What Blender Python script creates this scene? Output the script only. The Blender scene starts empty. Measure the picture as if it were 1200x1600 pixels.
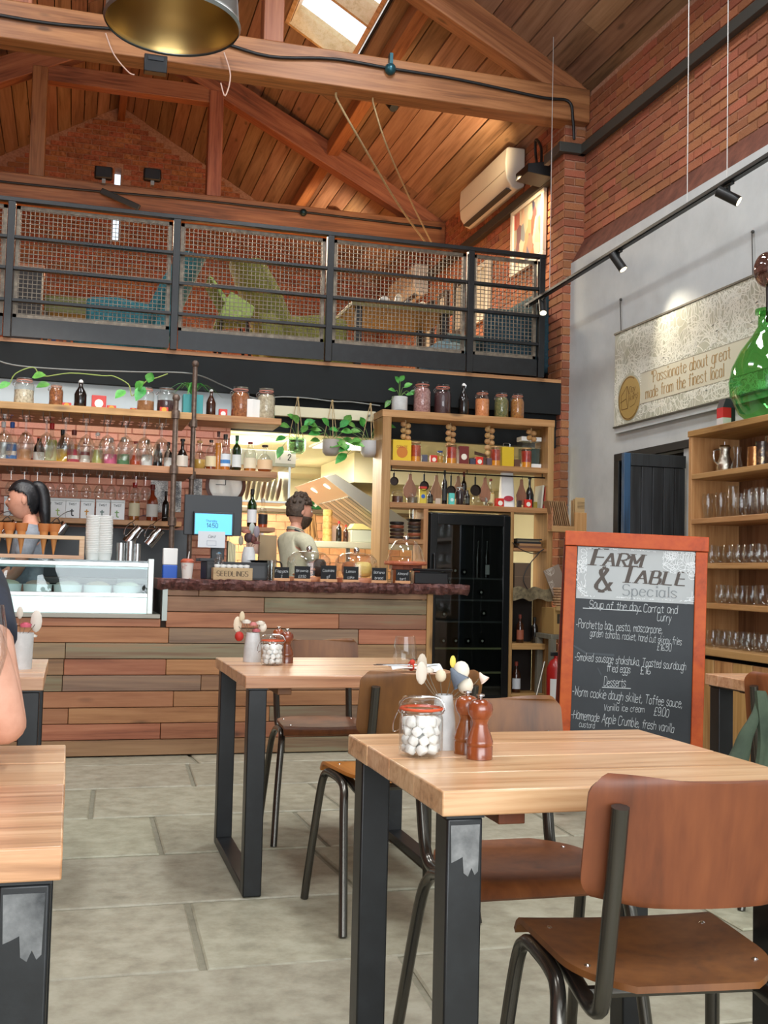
import bpy, math, random
from mathutils import Vector as V, Matrix
R_ = random.Random(7)
SC = bpy.context.scene
COL = SC.collection
PI = math.pi
# ---------------------------------------------------------------- camera
F, EYE = 1730.0, V((0, 0, 1.11))
def _basis():
    y = V((110-600, 885-800, F)).normalized()
    x = V((6900-600, 1045-800, F)); x = (x - y*x.dot(y)).normalized()
    z = x.cross(y)
    if z.y > 0: z = -z
    return Matrix((x, y, z))            # rows: room axes seen from the camera (x right, y down, z forward)
RB = _basis()
cam = bpy.data.cameras.new('camera'); co = bpy.data.objects.new('camera', cam); COL.objects.link(co)
cam.sensor_fit = 'HORIZONTAL'; cam.sensor_width = 36; cam.lens = 36*F/1200; cam.clip_start = .05
m4 = Matrix((RB.col[0], -RB.col[1], -RB.col[2])).transposed().to_4x4(); m4.translation = EYE
co.matrix_world = m4
SC.camera = co
def ray(px, py): return RB @ V((px-600, py-800, F))
def at(px, py, Y): d = ray(px, py); return EYE + d*(Y/d.y)
def atX(px, py, X): d = ray(px, py); return EYE + d*(X/d.x)
def pxs(px, py, Y): return (at(px+5, py, Y)-at(px-5, py, Y)).length/10     # metres per pixel at a depth
def seen(p, mrg=40):
    c = RB.transposed() @ (V(p)-EYE)
    if c.z < .1: return None
    x, y = 600+F*c.x/c.z, 800+F*c.y/c.z
    return c.z if -mrg < x < 1200+mrg and -mrg < y < 1600+mrg else None
# ---------------------------------------------------------------- daylight, lamps, exposure
SC.view_settings.view_transform = 'Standard'; SC.view_settings.look = 'None'
SC.view_settings.exposure = 0.0; SC.view_settings.gamma = 1; SC.view_settings.use_curve_mapping = False
wd = bpy.data.worlds.new('sky'); SC.world = wd; wd.use_nodes = True
wd.node_tree.nodes['Background'].inputs[0].default_value = (.86, .93, 1, 1)
wd.node_tree.nodes['Background'].inputs[1].default_value = 2.0
def area(name, loc, aim, sx, sy, w, col=(1, 1, 1), ax=(1, 0, 0)):
    l = bpy.data.lights.new(name, 'AREA'); l.shape = 'RECTANGLE'; l.size = sx; l.size_y = sy; l.energy = w; l.color = col
    o = bpy.data.objects.new(name, l); COL.objects.link(o); o.location = loc
    z = (V(loc)-V(aim)).normalized(); x = V(ax); x = (x-z*x.dot(z)).normalized(); o.rotation_euler = Matrix((x, z.cross(x), z)).transposed().to_euler(); return o
def spot(name, loc, aim, w, ang=60, col=(1, .8, .55), r=.03, blend=.5):
    l = bpy.data.lights.new(name, 'SPOT'); l.energy = w; l.spot_size = math.radians(ang); l.color = col; l.shadow_soft_size = r; l.spot_blend = blend
    o = bpy.data.objects.new(name, l); COL.objects.link(o); o.location = loc
    o.rotation_euler = (V(aim)-V(loc)).to_track_quat('-Z', 'Y').to_euler(); return o
RX, RZ, RS = .46, 7.75, .58             # ridge line and roof slope
def roofz(x): return RZ-RS*abs(x-RX)
DAY = (.93, .97, 1)
for n, (x, y) in enumerate(((2.4, 6.2), (2.4, 2.6), (-1.5, 6.2), (-1.5, 2.6))):   # daylight through the roof windows
    area('roof_window_daylight', (x, y, roofz(x)-.06), (x-(.5 if x > RX else -.5), y, 0), 1.9, .7, 165 if x > RX else 130, DAY, (0, 1, 0))
area('front_fill', (.6, -2.9, 1.9), (.6, 6, 1.5), 5, 2.6, 285, DAY)  # added soft fill from behind the camera; no window is built there
area('kitchen_light', (1.85, 9.95, 2.26), (1.85, 9.95, 0), .9, 1.0, 80, (1, .93, .78))
area('kitchen_light', (1.85, 11.8, 2.2), (1.85, 11.8, 0), .8, .8, 80, (1, .93, .78))
spot('bar_fill_spot', (-.9, 4.2, 4.6), (-.35, 8.4, 1.75), 420, 34, (1, .93, .84), .06, .6); spot('bar_fill_spot', (1.2, 4.4, 4.7), (.9, 8.3, 1.6), 200, 30, (1, .93, .84), .06, .6)  # unseen spots added to brighten the bar shelves, without fixtures
# ---------------------------------------------------------------- materials
def lin(h):
    h = h.lstrip('#'); c = [int(h[i:i+2], 16)/255 for i in (0, 2, 4)]
    return tuple(((v+.055)/1.055)**2.4 if v > .04045 else v/12.92 for v in c)+(1,)
MATS = {}
def newmat(name):
    m = bpy.data.materials.new(name); m.use_nodes = True; nt = m.node_tree
    return m, nt, nt.nodes['Principled BSDF']
def mk(nt, t, **kw):
    n = nt.nodes.new(t)
    for k, v in kw.items():
        if k.startswith('i_'):
            k2 = k[2:]; s = n.inputs[int(k2)] if k2.isdigit() else n.inputs[k2.replace('_', ' ')]
            if hasattr(v, 'is_linked'): nt.links.new(v, s)
            else: s.default_value = v
        else: setattr(n, k, v)
    return n
def plain(hexc, rough=.5, metal=0, emit=0, spec=None, coat=0):
    key = (hexc, rough, metal, emit, spec, coat)
    if key in MATS: return MATS[key]
    m, nt, b = newmat('mat'+hexc.strip('#')); c = lin(hexc)
    b.inputs['Base Color'].default_value = c; b.inputs['Roughness'].default_value = rough; b.inputs['Metallic'].default_value = metal
    if emit: b.inputs['Emission Color'].default_value = c; b.inputs['Emission Strength'].default_value = emit
    if coat: b.inputs['Coat Weight'].default_value = coat; b.inputs['Coat Roughness'].default_value = .12
    MATS[key] = m; return m
def ramp(nt, fac, cols, pos=None):
    r = mk(nt, 'ShaderNodeValToRGB', i_0=fac); e = r.color_ramp.elements
    while len(e) < len(cols): e.new(.5)
    for i, c in enumerate(cols):
        e[i].position = pos[i] if pos else i/(len(cols)-1); e[i].color = lin(c) if isinstance(c, str) else c
    return r.outputs[0]
def coords(nt, scale, shift=True):
    tc = mk(nt, 'ShaderNodeTexCoord'); v = tc.outputs['Object']
    if shift:
        oi = mk(nt, 'ShaderNodeObjectInfo')
        v = mk(nt, 'ShaderNodeVectorMath', operation='MULTIPLY_ADD', i_0=(37., 17., 53.), i_1=oi.outputs['Random'], i_2=v).outputs[0]
    return mk(nt, 'ShaderNodeMapping', i_Vector=v, i_Scale=scale).outputs[0]
def tint(nt, col, amount, hue=.02, isl=False):
    oi = mk(nt, 'ShaderNodeObjectInfo'); r = oi.outputs['Random']
    if isl:
        g = mk(nt, 'ShaderNodeNewGeometry'); a = mk(nt, 'ShaderNodeMath', operation='ADD', i_0=r, i_1=g.outputs['Random Per Island'])
        r = mk(nt, 'ShaderNodeMath', operation='FRACT', i_0=a.outputs[0]).outputs[0]
    v = mk(nt, 'ShaderNodeMapRange', i_Value=r, i_3=1-amount, i_4=1+amount).outputs[0]
    r2 = mk(nt, 'ShaderNodeMath', operation='FRACT', i_0=mk(nt, 'ShaderNodeMath', operation='MULTIPLY', i_0=r, i_1=7.31).outputs[0]).outputs[0]
    h = mk(nt, 'ShaderNodeMapRange', i_Value=r2, i_3=.5-hue, i_4=.5+hue).outputs[0]
    return mk(nt, 'ShaderNodeHueSaturation', i_Hue=h, i_Value=v, i_Color=col).outputs[0]
def wood(name, cols, axis=0, rough=.45, grain=9, amount=.18, hue=.012, bump=.12, coat=0, isl=False, knots=False):
    m, nt, b = newmat(name)
    s = [grain*1.0]*3; s[axis] = grain*.07
    co_ = coords(nt, s)
    n1 = mk(nt, 'ShaderNodeTexNoise', i_Vector=co_, i_Scale=2.2, i_Detail=7., i_Roughness=.62, i_Distortion=.9)
    s2 = [grain*7.]*3; s2[axis] = grain*.25
    n2 = mk(nt, 'ShaderNodeTexNoise', i_Vector=coords(nt, s2), i_Scale=2., i_Detail=3.)
    f = mk(nt, 'ShaderNodeMath', operation='MULTIPLY_ADD', i_0=n2.outputs[0], i_1=.35, i_2=mk(nt, 'ShaderNodeMath', operation='MULTIPLY', i_0=n1.outputs[0], i_1=.82).outputs[0]).outputs[0]
    c = ramp(nt, f, cols, [.36, .52, .64, .78][:len(cols)] if len(cols) > 2 else [.4, .7])
    if knots:
        s3 = [5.]*3; s3[axis] = 1.7
        vo = mk(nt, 'ShaderNodeTexVoronoi', i_Vector=coords(nt, s3), i_Scale=1.)
        k = mk(nt, 'ShaderNodeMapRange', i_Value=vo.outputs['Distance'], i_1=.05, i_2=.13, i_3=.3, i_4=1.).outputs[0]
        c = mk(nt, 'ShaderNodeMix', data_type='RGBA', blend_type='MULTIPLY', i_0=.8, i_6=c, i_7=k).outputs[2]
    nt.links.new(tint(nt, c, amount, hue, isl), b.inputs['Base Color'])
    b.inputs['Roughness'].default_value = rough
    if coat: b.inputs['Coat Weight'].default_value = coat; b.inputs['Coat Roughness'].default_value = .2
    bp = mk(nt, 'ShaderNodeBump', i_Strength=bump, i_Distance=.01, i_Height=f); nt.links.new(bp.outputs[0], b.inputs['Normal'])
    return m
def speck(name, cols, scale=20, rough=.7, amount=.1, hue=.01, bump=.2, isl=False, pos=None, det=6., metal=0):
    m, nt, b = newmat(name)
    n = mk(nt, 'ShaderNodeTexNoise', i_Vector=coords(nt, (1, 1, 1)), i_Scale=scale, i_Detail=det, i_Roughness=.65)
    c = ramp(nt, n.outputs[0], cols, pos or [.3+.45*i/(len(cols)-1) for i in range(len(cols))])
    nt.links.new(tint(nt, c, amount, hue, isl), b.inputs['Base Color']); b.inputs['Roughness'].default_value = rough; b.inputs['Metallic'].default_value = metal
    bp = mk(nt, 'ShaderNodeBump', i_Strength=bump, i_Distance=.01, i_Height=n.outputs[0]); nt.links.new(bp.outputs[0], b.inputs['Normal'])
    return m
def glass(name, hexc='ffffff', refl=.5, rough=.02, tr=.97):
    m, nt, b = newmat(name); nt.nodes.remove(b); c = lin(hexc)
    t = mk(nt, 'ShaderNodeBsdfTransparent', i_0=(c[0]*tr, c[1]*tr, c[2]*tr, 1))
    g = mk(nt, 'ShaderNodeBsdfGlossy', i_0=(1, 1, 1, 1), i_Roughness=rough)
    lw = mk(nt, 'ShaderNodeLayerWeight', i_0=.35)
    f = mk(nt, 'ShaderNodeMath', operation='MULTIPLY_ADD', i_0=lw.outputs['Facing'], i_1=refl, i_2=.035).outputs[0]
    mx = mk(nt, 'ShaderNodeMixShader', i_0=f, i_1=t.outputs[0], i_2=g.outputs[0])
    nt.links.new(mx.outputs[0], nt.nodes['Material Output'].inputs[0]); return m
M_TABLE = wood('oak_slab', ['7e5434', 'bc8c64', 'd0a67e', 'dcb892'], 0, .33, 6, .09, .008, .05, .25)
M_BLACK = speck('black_steel', ['0a0b0c', '121416', '1c1f21'], 14, .38, .05, 0, .04)
M_WORN = speck('worn_steel', ['2a2c2e', '6b6c6b', '9a9a98'], 9, .4, .05, 0, .1)
M_TUBE = plain('5a5751', .24, .85)
M_PLY = wood('stained_plywood', ['4c2a11', '683a19', '74431e', '804d25'], 2, .5, 3, .10, .012, .03)
M_PLYO = wood('ochre_plywood', ['8a4f1d', 'b8732e', 'c07f38', 'c98b45'], 1, .3, 3, .06, .01, .03, .35)
M_BEAM = wood('red_stained_beam', ['54301c', '8a5334', 'a26844', 'b0764e'], 0, .5, 4, .1, .012, .15, 0, False, True)
M_BEAMY = wood('red_stained_beam_along', ['43210f', '70391e', '85492b'], 1, .55, 4, .1, .012, .15)
M_POST = wood('red_stained_post', ['5a2f1a', '8a4d2c', '9f6140'], 2, .5, 4, .1, .012, .15, 0, False, True)
M_ROOF = wood('roof_board', ['4e3829', '826049', '94725a', 'a38068'], 1, .55, 3, .2, .012, .12, 0, False, True)
M_SHELF = wood('pine_shelf', ['74481f', '9c7040', 'ac8150', 'b88e5c'], 0, .5, 5, .08, .01, .08, 0, False, True)
M_SHELFY = wood('pine_shelf_along', ['74481f', '9c7040', 'ac8150', 'b88e5c'], 1, .5, 5, .08, .01, .08, 0, False, True)
M_SHELFZ = wood('pine_upright', ['74481f', '9c7040', 'ac8150', 'b88e5c'], 2, .5, 5, .08, .01, .08, 0, False, True)
M_SHELFD = wood('dark_shelf', ['5b3b22', '8a6038', 'a0744a'], 0, .5, 5, .08, .01, .08)
PLK = [wood('counter_board_'+n, c, 0, .55, 4, .13, .012, .15, 0, False, True) for n, c in (
    ('orange', ['643c22', '96603c', 'a6704a', 'b27e56']), ('brown', ['583c28', '886244', '9a7452', 'a88260']),
    ('green', ['50402e', '7a6248', '80785c', '987452']), ('grey', ['54422f', '806650', '8e745a', '9c7450']), ('red', ['5c382a', '84543f', '906048', '8a7056']))]
M_BRICK = speck('red_brick', ['643522', '935839', 'a66a4b', 'b47b5a'], 26, .85, .22, .012, .35, True)
M_BRICKP = speck('pink_brick', ['b8785f', 'c98d74', 'd49c84'], 22, .7, .08, .008, .25, True)
M_MORT = speck('mortar', ['8a6450', 'a87f68', 'bb9580'], 40, .95, .05, 0, .3)
M_MORTP = speck('pink_mortar', ['a86e58', 'b67e68'], 40, .95, .05, 0, .3)
M_STONE = speck('sandstone_flag', ['7f7b68', '97937e', 'a5a28d', 'aeab97'], 12, .5, .09, .012, .18, False, [.25, .45, .6, .8], 10.)
M_GROUT = speck('floor_grout', ['7c7866', '8f8b78'], 30, .9, .02, 0, .3)
M_WHITE = speck('white_plaster', ['aeb2b2', 'b8bcbc', 'c0c3c2'], 3, .85, .01, 0, .03)
M_CREAM = speck('cream_paint', ['d8d0b0', 'ddd6b8'], 3, .7, .01, 0, .02)
M_FASC = speck('black_green_paint', ['0a0d0e', '0e1314', '12181a'], 4, .85, .02, 0, .04)
M_CLEAR = glass('clear_glass', 'fafcfb', .46, .02, .985)
M_PANE = glass('display_glass', 'e6f0f0', .3, .01, .97)
M_GREENG = glass('green_glass', 'a2e2a6', .4, .02, .96)
M_SMOKE = glass('smoked_glass', 'b89a92', .45, .02, .9)
M_DARKG = plain('14100e', .12, 0, 0, None, .5)
M_STEEL = speck('brushed_steel', ['9a9c9c', 'b5b7b6', 'c8c9c8'], 30, .25, .02, 0, .02, metal=.9)
M_CHROME = plain('d0d0d0', .12, 1)
M_WHITEP = plain('e8e8e4', .55)
M_CARD = plain('15171a', .8)
M_LEAF = speck('leaf', ['2a6a28', '4f9a42', '86c068'], 14, .45, .2, .03, .05, True)
M_SKIN = speck('skin', ['b98068', 'c89078', 'd09a82'], 12, .5, .02, 0, .02)
M_ROPE = speck('rope', ['a88d62', 'cbb388'], 60, .9, .05, 0, .3)
# ---------------------------------------------------------------- mesh helpers
class B:
    def __init__(s): s.v = []; s.f = []; s.m = []
    def add(s, vs, fs, m=0):
        k = len(s.v); s.v += [tuple(p) for p in vs]; s.f += [tuple(k+i for i in f) for f in fs]; s.m += [m]*len(fs); return s
    def box(s, x0, x1, y0, y1, z0, z1, m=0):
        return s.add([(x, y, z) for x in (x0, x1) for y in (y0, y1) for z in (z0, z1)], [(0, 1, 3, 2), (4, 6, 7, 5), (0, 4, 5, 1), (2, 3, 7, 6), (0, 2, 6, 4), (1, 5, 7, 3)], m)
    def obox(s, a, b, w, h, up=(0, 0, 1), m=0):
        a, b = V(a), V(b); d = (b-a).normalized(); r = d.cross(V(up)).normalized(); u = r.cross(d)
        return s.add([p+r*(w/2*i)+u*(h/2*j) for p in (a, b) for i in (-1, 1) for j in (-1, 1)], [(0, 1, 3, 2), (4, 6, 7, 5), (0, 4, 5, 1), (2, 3, 7, 6), (0, 2, 6, 4), (1, 5, 7, 3)], m)
    def tube(s, pts, r, n=8, cap=True, m=0, flat=1.0):
        pts = [V(p) for p in pts]; k = len(pts); rs = r if isinstance(r, (list, tuple)) else [r]*k; vs = []; u = None
        for i, p in enumerate(pts):
            d = (pts[min(i+1, k-1)]-pts[max(i-1, 0)]).normalized()
            if u is None: u = d.cross(V((0, 0, 1)) if abs(d.z) < .9 else V((0, 1, 0))).normalized()
            else: u = (u-d*u.dot(d)).normalized()
            w = d.cross(u)
            vs += [p+(u*math.cos(2*PI*j/n)+w*math.sin(2*PI*j/n)*flat)*rs[i] for j in range(n)]
        fs = [(i*n+j, i*n+(j+1) % n, (i+1)*n+(j+1) % n, (i+1)*n+j) for i in range(k-1) for j in range(n)]
        if cap: fs += [tuple(range(n-1, -1, -1)), tuple((k-1)*n+j for j in range(n))]
        return s.add(vs, fs, m)
    def lathe(s, prof, c=(0, 0, 0), n=16, m=0, cap=True):
        c = V(c); vs = []; k = len(prof)
        for r, z in prof: vs += [c+V((r*math.cos(2*PI*j/n), r*math.sin(2*PI*j/n), z)) for j in range(n)]
        fs = [(i*n+j, i*n+(j+1) % n, (i+1)*n+(j+1) % n, (i+1)*n+j) for i in range(k-1) for j in range(n)]
        if cap: fs += [tuple(range(n-1, -1, -1)), tuple((k-1)*n+j for j in range(n))]
        return s.add(vs, fs, m)
    def prism(s, poly, ext, m=0):
        poly = [V(p) for p in poly]; e = V(ext); n = len(poly)
        return s.add(poly+[p+e for p in poly], [tuple(range(n-1, -1, -1)), tuple(range(n, 2*n))]+[(i, (i+1) % n, n+(i+1) % n, n+i) for i in range(n)], m)
    def sph(s, c, r, n=10, k=7, m=0, fn=None):
        c = V(c); r = (r, r, r) if isinstance(r, (int, float)) else r; vs = []
        for i in range(k+1):
            t = PI*i/k
            for j in range(n):
                a = 2*PI*j/n; d = V((math.sin(t)*math.cos(a), math.sin(t)*math.sin(a), -math.cos(t)))
                p = V((d.x*r[0], d.y*r[1], d.z*r[2]))
                if fn: p = fn(d, p)
                vs.append(c+p)
        return s.add(vs, [(i*n+j, i*n+(j+1) % n, (i+1)*n+(j+1) % n, (i+1)*n+j) for i in range(k) for j in range(n)], m)
    def grid(s, fn, nu, nv, th=0, m=0):
        """surface fn(u,v) -> point, thickened by th along its normal"""
        P = [[V(fn(i/nu, j/nv)) for j in range(nv+1)] for i in range(nu+1)]; vs = [p for r in P for p in r]; q = nv+1
        fs = [(i*q+j, (i+1)*q+j, (i+1)*q+j+1, i*q+j+1) for i in range(nu) for j in range(nv)]
        if th:
            N = []
            for i in range(nu+1):
                for j in range(nv+1):
                    a = P[min(i+1, nu)][j]-P[max(i-1, 0)][j]; b = P[i][min(j+1, nv)]-P[i][max(j-1, 0)]; N.append(a.cross(b).normalized())
            k = len(vs); vs = vs+[p-n*th for p, n in zip(vs, N)]; fs = fs+[tuple(k+x for x in reversed(f)) for f in fs]
            ed = [(i*q, (i+1)*q) for i in range(nu)][::1]
            ring = [i*q for i in range(nu+1)]+[nu*q+j for j in range(1, nv+1)]+[i*q+nv for i in range(nu-1, -1, -1)]+[j for j in range(nv-1, 0, -1)]
            fs += [(ring[(t+1) % len(ring)], ring[t], k+ring[t], k+ring[(t+1) % len(ring)]) for t in range(len(ring))]
        return s.add(vs, fs, m)
    def mesh(s, name, mats, smooth=.6):
        me = bpy.data.meshes.new(name); me.from_pydata(s.v, [], s.f)
        for x in (mats if isinstance(mats, (list, tuple)) else [mats]): me.materials.append(x)
        if any(s.m): me.polygons.foreach_set('material_index', s.m)
        if smooth: me.shade_smooth(); me.set_sharp_from_angle(angle=smooth)
        me.update(); return me
    def obj(s, name, mats, par=None, bev=0, smooth=.6, loc=None, **kw): return link(name, s.mesh(name, mats, smooth), par, bev, loc, **kw)
def link(name, me, par=None, bev=0, loc=None, **kw):
    o = bpy.data.objects.new(name, me); COL.objects.link(o)
    if par is not None: o.parent = par
    if loc is not None: o.location = loc
    if bev:
        b = o.modifiers.new('edge', 'BEVEL'); b.width = bev; b.segments = 2; b.limit_method = 'ANGLE'
    return props(o, **kw)
def props(o, label=None, cat=None, group=None, kind=None):
    if label: o['label'] = label
    if cat: o['category'] = cat
    if group: o['group'] = group
    if kind: o['kind'] = kind
    return o
def T(name, label, cat, loc=(0, 0, 0), rz=0, group=None, rot=None):
    o = bpy.data.objects.new(name, None); COL.objects.link(o); o.location = loc; o.rotation_euler = rot or (0, 0, rz); o.empty_display_size = .05
    return props(o, label, cat, group)
def S(name, kind='structure', loc=(0, 0, 0)):
    o = bpy.data.objects.new(name, None); COL.objects.link(o); o.location = loc; o['kind'] = kind; return o
def dup(root, loc, rz=0, label=None, group=None, swap=None):
    """a copy of a thing, its parts and their sub-parts"""
    def cp(o, par):
        c = o.copy(); COL.objects.link(c); c.parent = par
        if swap and c.type == 'MESH' and o.name.split('.')[0] in swap:
            c.data = o.data.copy(); c.data.materials[0] = swap[o.name.split('.')[0]]
        for ch in KIDS.get(o.name, ()): cp(ch, c)
        return c
    KIDS = {}
    todo = [root]
    while todo:
        x = todo.pop(); KIDS[x.name] = list(x.children); todo += KIDS[x.name]
    r = cp(root, None); r.location = loc; r.rotation_euler = (0, 0, rz); return props(r, label, None, group)
def smooth_line(p, n=6, closed=False):
    p = [V(x) for x in p]; out = []; k = len(p)
    for i in range(k if closed else k-1):
        if closed: a, b, c, d = p[i-1], p[i], p[(i+1) % k], p[(i+2) % k]
        else: a, b, c, d = p[max(i-1, 0)], p[i], p[i+1], p[min(i+2, k-1)]
        for j in range(n):
            t = j/n; out.append(.5*((2*b)+(c-a)*t+(2*a-5*b+4*c-d)*t*t+(3*b-a-3*c+d)*t**3))
    if not closed: out.append(p[-1])
    return out
ORD = ['first', 'second', 'third', 'fourth', 'fifth', 'sixth', 'seventh', 'eighth', 'ninth', 'tenth', 'eleventh', 'twelfth', 'thirteenth', 'fourteenth']
# ---------------------------------------------------------------- stroke lettering: x in digits, y from a (-3) to l (8), ~ curves the stroke
GL = {'a': "~4h3i1i0g0e1d3d4f|4i4d", 'b': "0l0d|~0f1d3d4f4g3i1i0g", 'c': "~4h3i1i0g0e1d3d4e", 'd': "4l4d|~4g3i1i0g0e1d3d4f", 'e': "~0g4g4h3i1i0g0e1d3d4e", 'f': "~4k3l2k2j2d|0i4i",
 'g': "~4h3i1i0g0e1d3d4f|~4i4b3a1a0b", 'h': "0l0d|~0g1i3i4h4d", 'i': "1i1d|1k1l", 'j': "~2i2b1a0a|2k2l", 'k': "0l0d|4i0f|1g4d", 'l': "1l1d", 'm': "0i0d|~0g1i2i3h3d|~3g4i5i6h6d", 'n': "0i0d|~0g1i3i4h4d",
 'o': "~1d0e0g1i3i4g4e3d1d", 'p': "0i0a|~0g1i3i4g4e3d1d0f", 'q': "~4h3i1i0g0e1d3d4f|4i4a", 'r': "0i0d|~0g1i3i", 's': "~4h3i1i0h1g3f4e3d1d0e", 't': "~2k2e3d4d|0i4i", 'u': "~0i0e1d3d4f|4i4d", 'v': "0i2d4i",
 'w': "0i1d3i5d6i", 'x': "0i4d|4i0d", 'y': "0i2d|4i1a0a", 'z': "0i4i0d4d", 'A': "0d3l6d|1g5g", 'B': "0d0l|~0l3l4k4i3h0h|~0h4h5g5e4d0d", 'C': "~5k4l1l0j0f1d4d5e", 'D': "0d0l|~0l3l5j5f3d0d", 'E': "5l0l0d5d|0h4h",
 'F': "5l0l|0l0d|0h4h", 'G': "~5k4l1l0j0f1d4d5f5g3g", 'H': "0l0d|5l5d|0h5h", 'I': "1l1d", 'L': "0l0d|0d5d", 'M': "0d0l|0l3f6l|6l6d", 'N': "0d0l|0l5d|5d5l", 'O': "~2d0f0j2l4l6j6f4d2d", 'P': "0d0l|~0l3l5k5i3h0h",
 'R': "0d0l|~0l3l5k5i3h0h|2h5d", 'S': "~5k4l1l0j1h4h5f4d1d0e", 'T': "0l6l|3l3d", 'U': "~0l0e1d4d5e5l", 'V': "0l2d5l", 'W': "0l1d3j5d6l", 'Y': "0l2h5l|2h2d", '0': "~1d0f0j1l3l4j4f3d1d", '1': "0j2l2d",
 '2': "~0j1l3l4j0d|0d4d", '3': "~0k2l4k2h4f2d0e", '4': "3d3l0f4f", '5': "4l0l0h|~0h3i4f2d0e", '6': "~4k2l0h0e2d4e3g1g0f", '7': "0l4l1d", '8': "~2h0j2l4j2h0f2d4f2h", '9': "~4i2g0i1l3l4j4f2d0e",
 '£': "~4k3l1k1f0d|0d4d|0h3h", '&': "~5d1j2l3k0f1d3d5g", "'": "0l0j", '"': "0l0j|1l1j", ':': "0h0i|0d0e", '.': "0d0e", ',': "1e0c", '-': "0g3g", '!': "0l0f|0d0e"}
def text(b, s, O, U, W, h, wt=.12, nib=0, serif=0, shear=0, jit=0, xs=1, m=0, track=1.7, rnd=None, base=None):
    """strokes of s laid on the plane at O spanned by unit vectors U (along) and W (up); h cap height; nib > 0 thins level strokes; base(x) lifts the line"""
    O, U, W = V(O), V(U), V(W); q = h/8; x0 = 0; nrm = U.cross(W).normalized(); lift = 0; rnd = rnd or random.Random(3)
    for ch in s:
        if ch == ' ': x0 += 4*xs; continue
        g = GL.get(ch, GL.get(ch.lower(), ''));
        if not g: continue
        mx = 0; jy = rnd.uniform(-jit, jit)*1.2; js = 1+rnd.uniform(-jit, jit)*.25
        for st in g.split('|'):
            cv = st[0] == '~'; st = st.lstrip('~')
            p = [(int(st[i])*xs, ord(st[i+1])-100) for i in range(0, len(st), 2)]; mx = max(mx, max(a for a, _ in p))
            p = [V((a+rnd.uniform(-jit, jit)*.4, c*js+jy+rnd.uniform(-jit, jit)*.4, 0)) for a, c in p]
            if cv: p = smooth_line(p, 3)
            def wd(d): return wt*8*((1-nib)+nib*abs(d.y)) if nib else wt*8
            for i in range(len(p)-1):
                d = p[i+1]-p[i]
                if d.length < 1e-4: continue
                d.normalize(); n = V((-d.y, d.x, 0)); w0 = wd(d)/2
                n = V((1, 0, 0)) if nib and abs(d.y) > .5 else n
                e = d*(w0*.4 if not nib else .05)
                quad = [p[i]-e+n*w0, p[i]-e-n*w0, p[i+1]+e-n*w0, p[i+1]+e+n*w0]; lift += 1e-6
                b.add([O+U*((x0+a.x+shear*a.y)*q)+W*((a.y+(base((x0+a.x)*q)/q if base else 0))*q)+nrm*lift for a in quad], [(0, 1, 2, 3)], m)
            if serif and not cv or serif and st[:2] in ('0d', '0l'):
                for k, o_ in ((0, 1), (-1, -2)):
                    a, c = p[k], p[o_]; d = (a-c).normalized()
                    if abs(d.y) > .6 and (a.y < .5 or a.y > 4.5):
                        sw = serif*wt*8; t = .35; lift += 1e-6
                        quad = [(a.x-sw, a.y), (a.x+sw, a.y), (a.x+sw, a.y+(t if a.y < 1 else -t)), (a.x-sw, a.y+(t if a.y < 1 else -t))]
                        b.add([O+U*((x0+x+shear*y)*q)+W*(y*q)+nrm*lift for x, y in quad], [(0, 1, 2, 3)], m)
        x0 += mx+track
    return x0*q
def twidth(s, h, xs=1, track=1.7):
    w = 0
    for ch in s:
        if ch == ' ': w += 4*xs; continue
        g = GL.get(ch, '')
        w += max([int(st.lstrip('~')[i])*xs for st in g.split('|') for i in range(0, len(st.lstrip('~')), 2)] or [0])+track
    return w*h/8
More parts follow.
